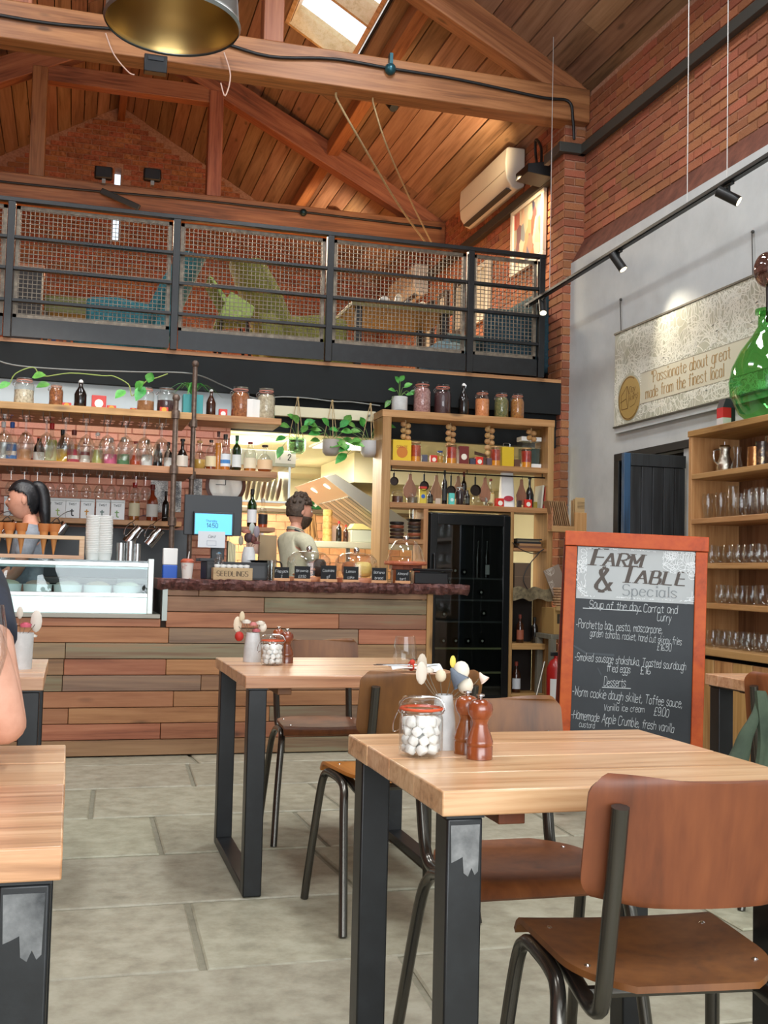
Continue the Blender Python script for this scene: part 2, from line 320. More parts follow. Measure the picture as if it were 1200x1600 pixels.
# ---------------------------------------------------------------- laid pieces: bricks, boards
def bricks(name, par, O, U, W, N, lu, lw, mb, mm, count=300, hole=None, back=.02, size=(.215, .065), joint=.011, rs=1, label=None):
    """running-bond bricks proud of a mortar sheet; the nearest ones in view are objects, the rest one joined part"""
    O, U, W, N = V(O), V(U), V(W), V(N); rr = random.Random(rs); L, Hh = size; cells = []
    rows = int(lw/(Hh+joint))
    for r in range(rows):
        x = -((r % 2)*(L+joint)/2)-rr.uniform(0, .01)
        while x < lu:
            a, c = max(x, 0), min(x+L, lu)
            if c-a > .03:
                w = r*(Hh+joint)+joint
                if not (hole and hole(a, c, w, w+Hh)): cells.append((a, c, w))
            x += L+joint
    def P(u, w, n): return O+U*u+W*w+N*n
    q = []
    for a, c, w in cells:
        d = seen(P((a+c)/2, w+Hh/2, 0)); q.append((d if d else 1e6+(a-lu/2)**2, a, c, w))
    q.sort(); unit = []
    for k in range(4):
        b = B(); t = .5; e = [rr.uniform(-.03, .03) for _ in range(8)]
        b.add([(-.5+e[0]*.3, -.5+e[1], 0), (.5+e[2]*.3, -.5+e[3], 0), (.5+e[4]*.3, .5+e[5], 0), (-.5+e[6]*.3, .5+e[7], 0), (-.49, -.45, 1), (.49, -.45, .92+e[0]), (.49, .45, 1), (-.49, .45, .95+e[1])], [(4, 5, 6, 7), (0, 1, 5, 4), (1, 2, 6, 5), (2, 3, 7, 6), (3, 0, 4, 7)])
        unit.append(b.mesh('brick', mb, 0))
    st = B(); rot = Matrix((U, W, N)).transposed().to_4x4()
    for i, (d, a, c, w) in enumerate(q):
        pr = .009+rr.uniform(-.002, .005)
        if i < count and d < 1e6:
            o = bpy.data.objects.new('brick', unit[rr.randrange(4)]); COL.objects.link(o); o.parent = par
            mt = rot.copy(); mt.translation = P((a+c)/2, w+Hh/2, 0); o.matrix_local = mt @ Matrix.Diagonal((c-a, Hh, pr, 1))
        else:
            j = .003
            st.add([P(a, w, 0), P(c, w, 0), P(c, w+Hh, 0), P(a, w+Hh, 0), P(a+j, w+j, pr), P(c-j, w+j, pr), P(c-j, w+Hh-j, pr), P(a+j, w+Hh-j, pr)], [(4, 5, 6, 7), (0, 1, 5, 4), (1, 2, 6, 5), (2, 3, 7, 6), (3, 0, 4, 7)])
    if st.v: st.obj('brickwork', mb, par, smooth=0, kind='stuff')
def beam(name, a, b, w, h, mat, par=None, bev=.004, up=(0, 0, 1), **kw):
    """a squared timber from a to b, its mesh lying along local x"""
    a, b = V(a), V(b); d = (b-a).normalized(); s = V(up).cross(d).normalized(); u = d.cross(s); L = (b-a).length
    o = B().box(0, L, -w/2, w/2, -h/2, h/2).obj(name, mat, par, bev, **kw)
    m = Matrix((d, s, u)).transposed().to_4x4(); m.translation = a; o.matrix_local = m; return o
XL, XR, XW = -3.43, 4.35, 4.22           # left wall, brick wall on the right, white lining in front of it
YM, YG, ZM = 9.0, 16.1, 2.87             # gallery front, gable, gallery floor
# ---------------------------------------------------------------- floor
fl = S('floor')
B().box(XL, XR, -3, YG, -.2, -.010).obj('screed', M_GROUT, fl, smooth=0)
rows = [.55, 1.2, 1.85, 2.51, 3.16, 3.80, 4.45, 5.12, 5.79, 6.46, 6.95]
jn = {2.51: [-1.5, -.55, .95, 2.05, 3.1], 3.16: [-1.6, -.75, .41, 2.12, 3.2], 3.8: [-1.4, -.35, 1.0, 1.75, 2.9], 4.45: [-1.7, -.8, .39, 1.05, 2.15, 3.2], 5.12: [-1.2, .14, 1.27, 2.3, 3.3], 5.79: [-1.3, -.4, .67, 1.6, 2.6, 3.5]}
rr = random.Random(5)
for r in range(len(rows)-1):
    y0, y1 = rows[r], rows[r+1]; js = jn.get(y0)
    if not js:
        js = []; x = XL+rr.uniform(.4, 1.1)
        while x < XR-.4: js.append(x); x += rr.uniform(.7, 1.3)
    xs = [XL]+[j for j in js if XL < j < XR]+[XR]; sk = [rr.uniform(-.025, .025) for _ in xs]; sk[0] = sk[-1] = 0
    for i in range(len(xs)-1):
        g = .007; e = lambda: rr.uniform(-.004, .004); z = rr.uniform(-.003, .002); n = 5
        p0, p1 = xs[i]+g*1.4, xs[i+1]-g*1.4
        bot = [(p0+(p1-p0)*k/n-sk[i]*(1-k/n)-sk[i+1]*k/n, y0+g+e()) for k in range(n+1)]
        top = [(p0+(p1-p0)*k/n+sk[i]*(1-k/n)+sk[i+1]*k/n, y1-g+e()) for k in range(n, -1, -1)]
        ring = bot+top; k = len(ring); cx = sum(a for a, _ in ring)/k; cy = (y0+y1)/2
        ins = [(a+(cx-a)/abs(cx-a+1e-6)*.006, b_+(.006 if b_ < cy else -.006)) for a, b_ in ring]
        b = B().add([(a-cx, b_-cy, -.03) for a, b_ in ring]+[(a-cx, b_-cy, z-.005) for a, b_ in ring]+[(a-cx, b_-cy, z) for a, b_ in ins],
            [(j+q*k, (j+1) % k+q*k, (j+1) % k+k+q*k, j+k+q*k) for q in (0, 1) for j in range(k)]+[tuple(range(2*k, 3*k))])
        b.obj('flagstone', M_STONE, fl, loc=(cx, cy, 0), smooth=.3)
# ---------------------------------------------------------------- roof: boards, roof windows
ce = S('ceiling'); NS = V((RS, 0, 1)).normalized(); DX = .173; K = 24
SKY = [(1, 9.35, 11.2), (1, 5.2, 7.2), (1, 1.6, 3.6), (-1, 5.2, 7.2), (-1, 1.6, 3.6)]
for sd in (1, -1):
    for k in range(K):
        xa, xb = k*DX, (k+1)*DX-.011
        cuts = [(a, c) for s_, a, c in SKY if s_ == sd and 9 <= k < 13]
        ys = [-3.2]+[y+rr.uniform(-.9, .9) for y in (1.2, 5, 9, 12.8)]+[YG+.1]
        for a, c in zip(ys, ys[1:]):
            segs = [(a, c-.004)]
            for ca, cc in cuts:
                segs = [q for s in segs for q in ((s[0], min(s[1], ca)), (max(s[0], cc), s[1])) if q[1]-q[0] > .02]
            for p, q in segs:
                bw = rr.uniform(-.004, .004)
                b = B(); P = lambda x, y, t: (RX+sd*x, y, RZ-RS*x+t)
                b.add([P(x, y, t) for x in (xa, xb) for y in (p, q) for t in (bw, .03)], [(0, 1, 3, 2), (4, 6, 7, 5), (0, 4, 5, 1), (2, 3, 7, 6), (0, 2, 6, 4), (1, 5, 7, 3)])
                b.obj('roof_board', M_ROOF, ce, smooth=0)
    b = B(); P = lambda x, y, t: (RX+sd*x, y, RZ-RS*x+t)
    def sheet(x0, x1, y0, y1):
        b.add([P(x, y, t) for x in (x0, x1) for y in (y0, y1) for t in (.035, .1)], [(0, 1, 3, 2), (4, 6, 7, 5), (0, 4, 5, 1), (2, 3, 7, 6), (0, 2, 6, 4), (1, 5, 7, 3)])
    sheet(0, 9*DX, -3.2, YG+.3); sheet(13*DX, K*DX, -3.2, YG+.3); y = -3.2
    for s_, a, c in sorted([q for q in SKY if q[0] == sd], key=lambda q: q[1]): sheet(9*DX, 13*DX, y, a); y = c
    sheet(9*DX, 13*DX, y, YG+.3)
    b.obj('roof_felt', plain('2a211b', .9), ce, smooth=0)
M_SASH = wood('window_pine', ['b98a58', 'd8ae7c', 'e2bd90'], 1, .45, 5, .05, .01, .05)
for i, (sd, a, c) in enumerate(SKY):
    w = S('window_%d' % (i+1)); P = lambda x, y, t: V((RX+sd*x, y, RZ-RS*x+t)); x0, x1 = 9*DX, 13*DX; n = V((sd*RS, 0, 1)).normalized()
    for p, q in (((x0+.015, a), (x0+.015, c)), ((x1-.02, a), (x1-.02, c)), ((x0, a+.02), (x1, a+.02)), ((x0, c-.02), (x1, c-.02)), ((x0, (a+c)/2), (x1, (a+c)/2))):
        beam('frame', P(*p, .12), P(*q, .12), .045, .26, M_SASH, w, .003, n)
    B().add([P(x0+.02, a+.03, .2), P(x1-.02, a+.03, .2), P(x1-.02, c-.03, .2), P(x0+.02, c-.03, .2)], [(0, 1, 2, 3)]).obj('pane', glass('window_glass', 'f4faff', .3), w, smooth=0)
# ---------------------------------------------------------------- walls
wr = S('wall_right')
B().box(XR, XR+.3, -3, YG, 0, 5.9).obj('backing', M_MORT, wr, smooth=0)
lin_ = S('wall_right_lining')
B().box(XW, XR-.002, -3, 7.06, 0, 3.93).box(XW, XR-.002, 8.02, YM+.02, 0, 3.93).box(XW, XR-.002, 7.06, 8.02, 2.06, 3.93).obj('plaster', M_WHITE, lin_, smooth=0)
B().prism([(XW+.005, -3, 3.931), (XR-.003, -3, 3.931), (XR-.003, -3, 4.16), (XR-.02, -3, 4.13)], (0, YM+3, 0)).obj('haunching', speck('brick_dust_render', ['4e2a1e', '683c2c', '764836'], 9, .9, .02, 0, .3), lin_, smooth=0)
bricks('b', wr, (XR, 5.7, 4.15), (0, 1, 0), (0, 0, 1), (-1, 0, 0), 3.3, 1.32, M_BRICK, M_MORT, 300, rs=2)
wm = S('wall_gallery_right')
bricks('b', wm, (XR, 9.28, ZM+.05), (0, 1, 0), (0, 0, 1), (-1, 0, 0), 6.8, 2.6, M_BRICK, M_MORT, 300, rs=3)
pier = S('wall_pier')
B().box(4.15, XR, 9.0, 9.28, 0, 5.2).obj('core', M_MORT, pier, smooth=0)
bricks('b', pier, (4.148, 9.0, 0), (1, 0, 0), (0, 0, 1), (0, -1, 0), .2, 5.2, M_BRICK, M_MORT, 200, rs=4)
bricks('b', pier, (4.15, 9.0, 0), (0, 1, 0), (0, 0, 1), (-1, 0, 0), .28, 5.2, M_BRICK, M_MORT, 150, rs=5)
wg = S('wall_gable')
sl = (.40, .49, 5.79, 6.85)
B().box(XL, sl[0], YG, YG+.3, 2.5, 7.9).box(sl[1], XR, YG, YG+.3, 2.5, 7.9).box(sl[0], sl[1], YG, YG+.3, 2.5, sl[2]).box(sl[0], sl[1], YG, YG+.3, sl[3], 7.9).obj('backing', M_MORT, wg, smooth=0)
def gh(a, c, w0, w1):
    x0, x1, z0, z1 = XL+a, XL+c, 2.95+w0, 2.95+w1
    if z1 > roofz(x0)-.01 or z1 > roofz(x1)-.01: return True
    return x1 > sl[0] and x0 < sl[1] and z1 > sl[2] and z0 < sl[3]
bricks('b', wg, (XL, YG, 2.95), (1, 0, 0), (0, 0, 1), (0, -1, 0), XR-XL, 4.8, M_BRICK, M_MORT, 300, gh, rs=6)
w = S('window_6'); B().box(sl[0], sl[1], YG+.2, YG+.21, sl[2], sl[3]).obj('pane', glass('slit_glass', 'f4faff', .2), w, smooth=0)
wl = S('wall_left'); B().box(XL-.3, XL, -3, YG, 0, 5.9).obj('render', speck('left_render', ['7a4a36', '8e5a44'], 6, .9, .02), wl, smooth=0)
# back bar wall: pink brick below a pale panel; kitchen beyond the pass
XP = 1.23
wb = S('wall_bar')
B().box(XL, XP, 9.1, 9.25, 0, 2.32).obj('backing', M_MORTP, wb, smooth=0)
bricks('b', wb, (-1.3, 9.1, 1.1), (1, 0, 0), (0, 0, 1), (0, -1, 0), XP+1.3, 1.2, M_BRICKP, M_MORTP, 300, size=(.21, .052), joint=.008, rs=8)
B().box(XL, XP+.03, 9.06, 9.1, 2.30, 2.58).obj('panel', speck('pale_blue_paint', ['b4c0c4', 'c0cbce'], 3, .6, .01, 0, .02), wb, smooth=0)
wk = S('wall_kitchen')
M_TILE = speck('terracotta_tile', ['c98a60', 'd89c70', 'e0a980'], 10, .5, .08, .008, .1, True)
B().box(XP-.1, 4.35, 13, 13.1, 0, 2.4).box(XP-.12, XP, 9.25, 13, 0, 2.4).box(4.28, 4.38, 9.28, 13, 0, 2.4).obj('plaster', M_CREAM, wk, smooth=0)
b = B()
for r in range(9):
    for k in range(-1, 15):
        x0 = XP+k*.22+(r % 2)*.11; x1 = min(x0+.212, 4.27); x0 = max(x0, XP+.01)
        if x1-x0 > .03: b.box(x0, x1, 12.975, 13, .95+r*.094, .95+r*.094+.088)
b.obj('wall_tiles', M_TILE, wk, smooth=0, kind='stuff')
B().box(XP, 4.28, 12.9, 13, 1.81, 1.85).obj('ledge', plain('6a5a48', .5), wk, smooth=0)
ck = S('ceiling_kitchen'); B().box(XP-.1, 4.3, 9.2, 13.05, 2.3, 2.36).obj('plaster', M_CREAM, ck, smooth=0)
B().box(XP, 4.27, 12.3, 12.99, 2.22, 2.3).obj('bulkhead', M_CREAM, ck, .01, smooth=0)
# ---------------------------------------------------------------- gallery: floor, fascia, railing
gf = S('floor_gallery')
B().box(XL, XR, 9.02, YG, 2.6, ZM-.03).obj('deck', plain('3a2a1e', .8), gf, smooth=0)
for k in range(11): B().box(XL, XR if k else 4.14, 8.985+k*.65+(.3 if k else 0), 8.985+k*.65+.64+(.3 if k else 0) if k else 9.275, ZM-.03, ZM).obj('floor_board', M_SHELF, gf, smooth=0)
fa = S('trim_1')
B().box(XL, 4.14, 8.99, 9.06, 2.56, ZM-.031).obj('fascia', M_FASC, fa, smooth=0)
B().box(XP, 4.14, 9.08, 9.16, 2.27, 2.57).obj('lintel', M_FASC, fa, smooth=0)
B().box(XP+.05, 2.45, 9.03, 9.08, 2.40, 2.485).obj('rail_board', M_CREAM, fa, .003, smooth=0)
PX = [at(x, 440, 8.97).x for x in (14, 274, 515, 735, 846)]; PX = [PX[0]-1.35, *PX]
gr = T('gallery_railing', 'black steel gallery railing with wire mesh infill above the bar', 'railing', (0, 8.97, ZM))
b = B().box(PX[0], PX[-1]+.03, -.03, .03, 1.065, 1.1); b.obj('top_rail', M_BLACK, gr, .003)
for x in PX: B().box(x-.028, x+.028, -.028, .028, 0, 1.066).obj('post', M_BLACK, gr, .003)
M_MESH = speck('galvanised_wire', ['544b42', '736859', '8c8172'], 20, .5, .05, 0, .1, metal=.3)
for i in range(len(PX)-1):
    a, c = PX[i]+.035, PX[i+1]-.035
    for z in (.79, .545, .295): B().box(a-.008, c+.008, -.022, .022, z-.012, z+.012).obj('rail', M_BLACK, gr, .002)
    B().box(a, c, -.006, .006, .012, .16).obj('kick_plate', M_BLACK, gr)
    z0, z1 = .165, 1.05
    f = B().box(a, a+.028, .024, .034, z0, z1).box(c-.028, c, .024, .034, z0, z1).box(a, c, .024, .034, z0, z0+.028).box(a, c, .024, .034, z1-.028, z1).obj('mesh_frame', M_MESH, gr)
    b = B(); n = int((c-a)/.034); m_ = int((z1-z0)/.034)
    for k in range(1, n): x = a+(c-a)*k/n; b.box(x-.0025, x+.0025, .027, .033, z0, z1)
    for k in range(1, m_): z = z0+(z1-z0)*k/m_; b.box(a, c, .025, .029, z-.0025, z+.0025)
    b.obj('wire_mesh', M_MESH, gr, smooth=0, kind='stuff')
# ---------------------------------------------------------------- trusses, purlins
def truss(Y, label):
    t = T('roof_truss', label, 'truss', (0, Y, 5.2)); z = lambda x: 6.15-.5*(x-2.6)-5.2+.16
    beam('tie_beam', (XL-.05, 0, .15), (XR-.01, 0, .15), .22, .31, M_BEAM, t, .01)
    for s in (1, -1):
        beam('principal_rafter', (RX+s*3.85, 0, z(RX+3.85)), (RX+s*.02, 0, z(RX)), .18, .28, M_BEAM, t, .01)
        p = beam('queen_post', (RX+s*1.0, 0, .305), (RX+s*1.0, 0, z(RX+1.0)-.1), .17, .19, M_BEAM, t, .008, (0, 1, 0))
    beam('collar_beam', (RX-.93, 0, z(RX+1.3)), (RX+.93, 0, z(RX+1.3)), .15, .2, M_BEAM, t, .008)
    return t
truss(9.0, 'near red-stained timber roof truss over the gallery front with cables along its tie beam')
truss(13.0, 'far red-stained timber roof truss behind the gallery railing carrying spotlights')
for s, lb in ((1, 'red-brown roof purlin on the right slope beside the roof window'), (-1, 'red-brown roof purlin on the left slope of the roof')):
    x = 2.42
    o = beam('trim_%d' % (2+(s < 0)), (RX+s*x, -3, RZ-RS*x-.09), (RX+s*x, YG, RZ-RS*x-.09), .14, .17, M_BEAM, None, .008, kind='structure')
B().box(RX-.05, RX+.05, -3, YG, RZ-.22, RZ-.02).obj('trim_4', M_BEAMY, None, .005, kind='structure')
# ---------------------------------------------------------------- trunking along the brick wall and round the pier
t = T('cable_trunking', 'dark grey cable trunking running along the brick wall and round the pier', 'trunking', (XR, 9, 4.95)); tk = plain('3b3c38', .5)
B().box(-.075, -.02, -11.5, -.005, -.03, .06).obj('wall_run', tk, t, .004)
B().box(-.285, -.02, -.075, -.025, -.03, .06).obj('pier_run', tk, t, .004)
B().box(-.275, -.225, -.025, .3, -.03, .06).obj('pier_return', tk, t, .004)
B().box(-.085, -.02, .3, 4.4, -.05, .04).obj('gallery_run', tk, t, .004)
def atZ(px, py, Z): d = ray(px, py); return EYE + d*((Z-EYE.z)/d.z)
# ---------------------------------------------------------------- tables
def table(x0, x1, y0, y1, label, worn=False, npl=4):
    cx, cy = (x0+x1)/2, (y0+y1)/2; t = T('dining_table', label, 'table', (cx, cy, 0), 0)
    hx, hy = (x1-x0)/2, (y1-y0)/2; z1, th = .75, .043; w = 2*hy/npl
    for k in range(npl):
        e = R_.uniform(-.0015, .0015)
        o = B().box(-hx+e, hx+e, -hy+k*w+.0004, -hy+(k+1)*w-.0004, z1-th, z1+R_.uniform(-.0006, .0006)).obj('plank', M_TABLE, t, .003)
    for sx in (-1, 1):
        ix = sx*(hx-.045)
        for sy in (-1, 1):
            iy = sy*(hy-.045)
            l = B().box(ix-.032, ix+.032, iy-.032, iy+.032, .0, z1-th-.006).obj('leg', M_BLACK, t, .004)
            if worn == sx and sy < 0: B().prism([(ix+a, iy-.0335, c) for a, c in ((-.026, .69), (.026, .69), (.024, .612), (.018, .606), (.012, .618), (.006, .604), (-.002, .61), (-.004, .637), (-.014, .632), (-.024, .628))], (0, .002, 0)).obj('scuffed_patch', M_WORN, l)
        B().box(ix-.032, ix+.032, -hy+.078, hy-.078, 0, .035).obj('foot_bar', M_BLACK, t, .003)
        B().box(ix-.034, ix+.034, -hy+.012, hy-.012, z1-th-.006, z1-th).obj('top_plate', M_BLACK, t)
    B().box(-hx+.12, -hx+.17, -hy+.05, hy-.05, z1-th-.028, z1-th-.0005).obj('batten', M_PLY, t, .002)
    return t
table(.613, 1.335, 1.772, 2.425, 'square oak-topped table nearest the camera with two pepper mills and scuffed front leg', -1)
table(.592, 1.40, 3.795, 4.61, 'oak-topped table before the planked counter, laid with one glass and cutlery')
table(-.74, .004, 1.5, 2.352, 'oak-topped table at the left edge under the resting elbow', 1)
table(-.82, -.068, 3.765, 4.50, 'small oak-topped table at far left carrying a white flower pot')
table(2.41, 3.12, 3.50, 3.86, 'narrow oak-topped table beside the chalkboard with a coat-draped chair')
# ---------------------------------------------------------------- chairs
def chair_proto(label):
    t = T('dining_chair', label, 'chair')
    def seat(u, v):
        u, v = 2*u-1, 2*v-1; q = max(0, (-v-.2)/.8); w = .186*(1-.42*q**2.4)*(1+.03*v)
        z = .472-.012*(1-u*u)*(1-v*v); f = max(0, (v-.72)/.28)
        return (u*w, v*.2-.014*f*f, z-.03*f*f-(.004*q))
    b = B().grid(seat, 22, 20, .011); b.obj('seat', M_PLY, t, smooth=.9)
    def back(u, v):
        u, v = 2*u-1, math.sin(PI/2*(2*v-1)); e = max(0, abs(v)-.72)/.28; w = .205-.03*(1-math.sqrt(max(0, 1-e*e))); zz = .712+v*.09-(.022*(1-u*u) if v < 0 else 0)*abs(v)
        return (-u*w, -.2-.028*(1-u*u)-(zz-.6)*.22, zz)
    B().grid(back, 16, 18, .011).obj('backrest', M_PLY, t, smooth=.9)
    sc = B()
    for sx in (-1, 1):
        pts = smooth_line([(sx*.225, .215, 0), (sx*.212, .18, .2), (sx*.196, .148, .39), (sx*.19, .115, .438), (sx*.188, .06, .445)], 5)
        B().tube(pts, .014, 10).obj('leg', M_TUBE, t, smooth=1.2)
        pts = smooth_line([(sx*.188, .06, .445), (sx*.188, -.02, .44), (sx*.192, -.075, .42), (sx*.204, -.115, .34), (sx*.228, -.205, 0)], 5)
        B().tube(pts, .014, 10).obj('leg', M_TUBE, t, smooth=1.2)
        pts = smooth_line([(sx*.155, .12, .446), (sx*.155, 0, .438), (sx*.157, -.12, .42), (sx*.16, -.175, .425), (sx*.163, -.205, .46), (sx*.165, -.23, .55), (sx*.166, -.258, .67), (sx*.166, -.276, .765)], 5)
        B().tube(pts, .0145, 10).obj('back_post', M_TUBE, t, smooth=1.2)
        for y in (-.10, .1): sc.lathe([(.006, 0), (.006, .002), (.003, .004)], (sx*.15, y, .467), 8)
        sc.sph((sx*.166, -.236, .72), .006, 8, 5)
    B().tube([(-.188, .05, .445), (.188, .05, .445)], .011, 8).tube([(-.16, -.1, .425), (.16, -.1, .425)], .011, 8).obj('cross_bar', M_TUBE, t)
    sc.obj('screws', M_CHROME, t, kind='stuff'); return t
ca = chair_proto('brown plywood chair nearest the camera, its back to us, steel tube frame')
p = atZ(1112, 1226, .8); ca.location = (p.x+.055, p.y+.285, 0); ca.rotation_euler.z = math.radians(-6)
p = atZ(648, 1054, .8); dup(ca, (p.x+.012, p.y+.27, 0), math.radians(5), 'plywood chair with ochre seat between the two nearest oak tables', None, {'seat': M_PLYO})
p = atZ(783, 1094, .8); dup(ca, (p.x-.045, p.y-.25, 0), math.radians(180), 'reddish plywood chair tucked under the far side of the nearest table')
p = atZ(497, 1001, .8); dup(ca, (p.x-.03, p.y-.25, 0), math.radians(178), 'plywood chair facing us between the counter and the middle table')
p = atZ(1246, 1052, .8); ce_ = (p.x+.10, p.y-.03, 0); dup(ca, ce_, math.radians(-52), 'plywood chair at the right edge with a green coat hung on it')
# coat
t = T('coat', 'dark green coat hung over the chair back at the right edge', 'coat', atZ(1186, 1080, .80)+V((0, .02, -.80)))
M_COAT = speck('green_cloth', ['2e3a2c', '3d4a38', '4a5844'], 9, .85, .02, 0, .1)
def coatf(u, v):
    a = -.3+1.3*u; q = v**.8
    return (a*(.05+.30*q)+.012*math.sin(8*v+5*u), -.02-.10*q-.028*math.cos(10*u+1.5*v)*q, .80-.46*q-.16*max(0, a)*(1-q)-.05*abs(a)*q)
B().grid(coatf, 30, 18, .012).obj('coat_body', M_COAT, t, smooth=1.5)
def sleevef(u, v):
    a = 2*PI*u; r = .012+.05*v; c = V((-.005-.15*v, -.03-.05*v, .775-.27*v)); return c+V((.62, -.1, -.3))*r*math.cos(a)+V((.1, -.8, .1))*r*.5*math.sin(a)+V((.006*math.sin(14*v), .006*math.cos(11*v), 0))
B().grid(sleevef, 16, 14).obj('sleeve', M_COAT, t, smooth=1.5)
# ---------------------------------------------------------------- tabletop things
M_MILL = wood('mill_wood', ['562610', '7c3c18', '8e4a22'], 2, .22, 4, .06, .01, .02, .6)
M_SUGAR = speck('sugar_cube', ['d8d5cf', 'e6e4df', 'f0eeea'], 30, .7, .04, 0, .2)
M_POT = speck('white_pot', ['b9bab8', 'c9cac8', 'd4d5d3'], 18, .5, .02, 0, .05)
def mill(p, h, label, mat=None):
    t = T('pepper_mill', label, 'pepper mill', p); r = h*.205
    B().lathe([(r, 0), (r, h*.19), (r*.96, h*.2), (r*1.02, h*.22), (r*1.02, h*.27), (r*.98, h*.285), (r*.88, h*.36), (r*.62, h*.5), (r*.58, h*.56), (r*.72, h*.62)], n=20).obj('body', mat or M_MILL, t, smooth=.7)
    B().lathe([(r*.72, h*.622), (r*.9, h*.68), (r*.97, h*.76), (r*.9, h*.84), (r*.6, h*.9), (r*.2, h*.925)], n=20).obj('head', mat or M_MILL, t, smooth=.9)
    B().lathe([(r*.12, h*.92), (r*.15, h*.935), (r*.15, h*.95), (r*.34, h*.965), (r*.34, h*.99), (r*.1, h)], n=12).obj('knob', M_CHROME, t, smooth=.9)
    return t
def sugar_jar(p, h, label):
    t = T('sugar_jar', label, 'jar', p); r = h*.375; rr = random.Random(int(h*1e5))
    B().lathe([(r*.9, .001), (r*.97, h*.03), (r, h*.12), (r, h*.62), (r*.95, h*.7), (r*.93, h*.76)], n=24, cap=False).lathe([(.001, .002), (r*.9, .001)], n=24, cap=False).obj('glass_body', M_CLEAR, t, smooth=.9)
    B().lathe([(r*.96, h*.775), (r*1.0, h*.80), (r*.96, h*.82)], n=24, cap=False).obj('rubber_seal', plain('c8502a', .6), t, smooth=.9)
    B().lathe([(r*.98, h*.825), (r*1.03, h*.84), (r*1.03, h*.9), (r*.9, h*.94), (r*.86, h*.985), (r*.3, h*.99), (.001, h*.985)], n=24, cap=False).obj('glass_lid', M_CLEAR, t, smooth=.9)
    b = B().tube([(r*math.cos(a)*1.0, r*math.sin(a)*1.0, h*.73) for a in [2*PI*i/20 for i in range(21)]], .0012, 5)
    for s in (-1, 1): b.tube(smooth_line([(s*r*.95, -r*.2, h*.73), (s*r*1.08, -r*.1, h*.8), (s*r*.8, 0, h*.96), (0, 0, h*1.0)], 4), .0012, 5)
    b.tube(smooth_line([(-r*1.0, .2*r, h*.78), (-r*1.25, .1*r, h*.6), (-r*1.3, 0, h*.42), (-r*1.05, -.1*r, h*.46)], 4), .0012, 5)
    b.obj('wire_clip', M_CHROME, t, smooth=1)
    lay = 0; z = .006
    while z < h*.6:
        n = 8 if lay % 2 else 7
        for i in range(n):
            a = 2*PI*i/n+lay*.7; q = r*(.62 if i or lay % 2 == 0 else .0); s = r*.22
            b = B().sph((0, 0, 0), (s, s*rr.uniform(.8, 1.1), s*rr.uniform(.8, 1)), 8, 6, fn=lambda d, p_: V([math.copysign(abs(c)**.42, c)*s for c in d]))
            o = b.obj('sugar_cube', M_SUGAR, t, smooth=1.2, loc=(q*math.cos(a), q*math.sin(a), z+s)); o.rotation_euler = (rr.uniform(0, 3), rr.uniform(0, 3), rr.uniform(0, 3))
        b = B().sph((0, 0, 0), r*.24, 8, 6, fn=lambda d, p_: V([math.copysign(abs(c)**.42, c)*r*.22 for c in d])); b.obj('sugar_cube', M_SUGAR, t, smooth=1.2, loc=(0, 0, z+r*.25))
        z += r*.4; lay += 1
    return t
def flower_pot(p, h, r, label, heads, square=False):
    """heads: (dx, dz, kind, colour, size) dried flowers on wire stems"""
    t = T('flower_pot', label, 'flower pot', p)
    prof = [(r, 0), (r*1.02, h*.04), (r*.95, h*.5), (r*.72, h*.96), (r*.7, h), (r*.6, h), (r*.62, h*.8), (.001, h*.8)]
    if square: prof = [(r*.92, 0), (r*1.0, h*.98), (r*1.0, h), (r*.9, h), (r*.88, h*.85), (.001, h*.85)]
    B().lathe(prof, n=20, cap=False).obj('pot', M_POT, t, smooth=.8)
    rr = random.Random(len(label))
    for dx, dz, k, c, s in heads:
        y = rr.uniform(-.02, .02); e = V((dx, y, h+dz)); st = V((dx*.1, 0, h*.82))
        hd = B()
        if k == 'ball': hd.sph(e, (s, s, s*1.1), 10, 7)
        elif k == 'bell':
            hd.tube([e+V((0, 0, s)), e+V((s*.3, -s*.3, s*.3)), e+V((s*.9, -s*.8, -s*.5))], [s*.15, s*.5, s*1.0], 12, False)
        elif k == 'rose':
            for q in range(3): hd.lathe([(s*(.3+.25*q), -s*.4), (s*(.45+.25*q), s*(.2-.1*q)), (s*(.4+.28*q), s*(.35-.12*q))], e, 10, 0, False)
        else: hd.sph(e, (s*.55, s*.2, s*1.1), 8, 6)
        st_o = B().tube(smooth_line([st, st*.5+e*.5+V((dx*.25, 0, .01)), e], 4), .0011, 5).obj('stem', plain('6a5a45', .7), t)
        hd.obj('flower_head', plain(c, .6), st_o, smooth=1.2)
    return t
p = atZ(657, 1181, .75); sugar_jar(p, .118, 'glass clip-top jar of white sugar lumps on the nearest table')
mill(atZ(749, 1185, .75), .127, 'varnished wooden pepper mill standing in front of its twin')
mill(atZ(729, 1177, .75), .127, 'varnished wooden mill half hidden behind the front pepper mill')
flower_pot(atZ(692, 1170, .75), .112, .026, 'tapered white pot of dried flowers behind the sugar jar on the nearest table',
    [(-.052, .045, 'leaf', 'cbbfae', .022), (-.03, .05, 'rose', 'd8cec0', .014), (-.012, .04, 'ball', 'cdbfa2', .012), (.012, .035, 'bell', '5a6470', .02), (.036, .05, 'ball', 'dcd3c0', .018), (.043, .02, 'ball', 'd6ccb8', .017), (.075, .035, 'bell', 'e0c8b8', .011), (-.045, .062, 'leaf', 'b8ab98', .02), (.018, .068, 'leaf', 'd8c050', .012)])
mill(atZ(447, 1036, .75), .135, 'dark pepper mill beside the sugar jar on the middle table', wood('dark_mill', ['4a2010', '6e351a', '85451f'], 2, .25, 4, .06, .01, .02, .6))
mill(atZ(434, 1026, .75), .127, 'orange wooden mill behind the sugar jar on the middle table')
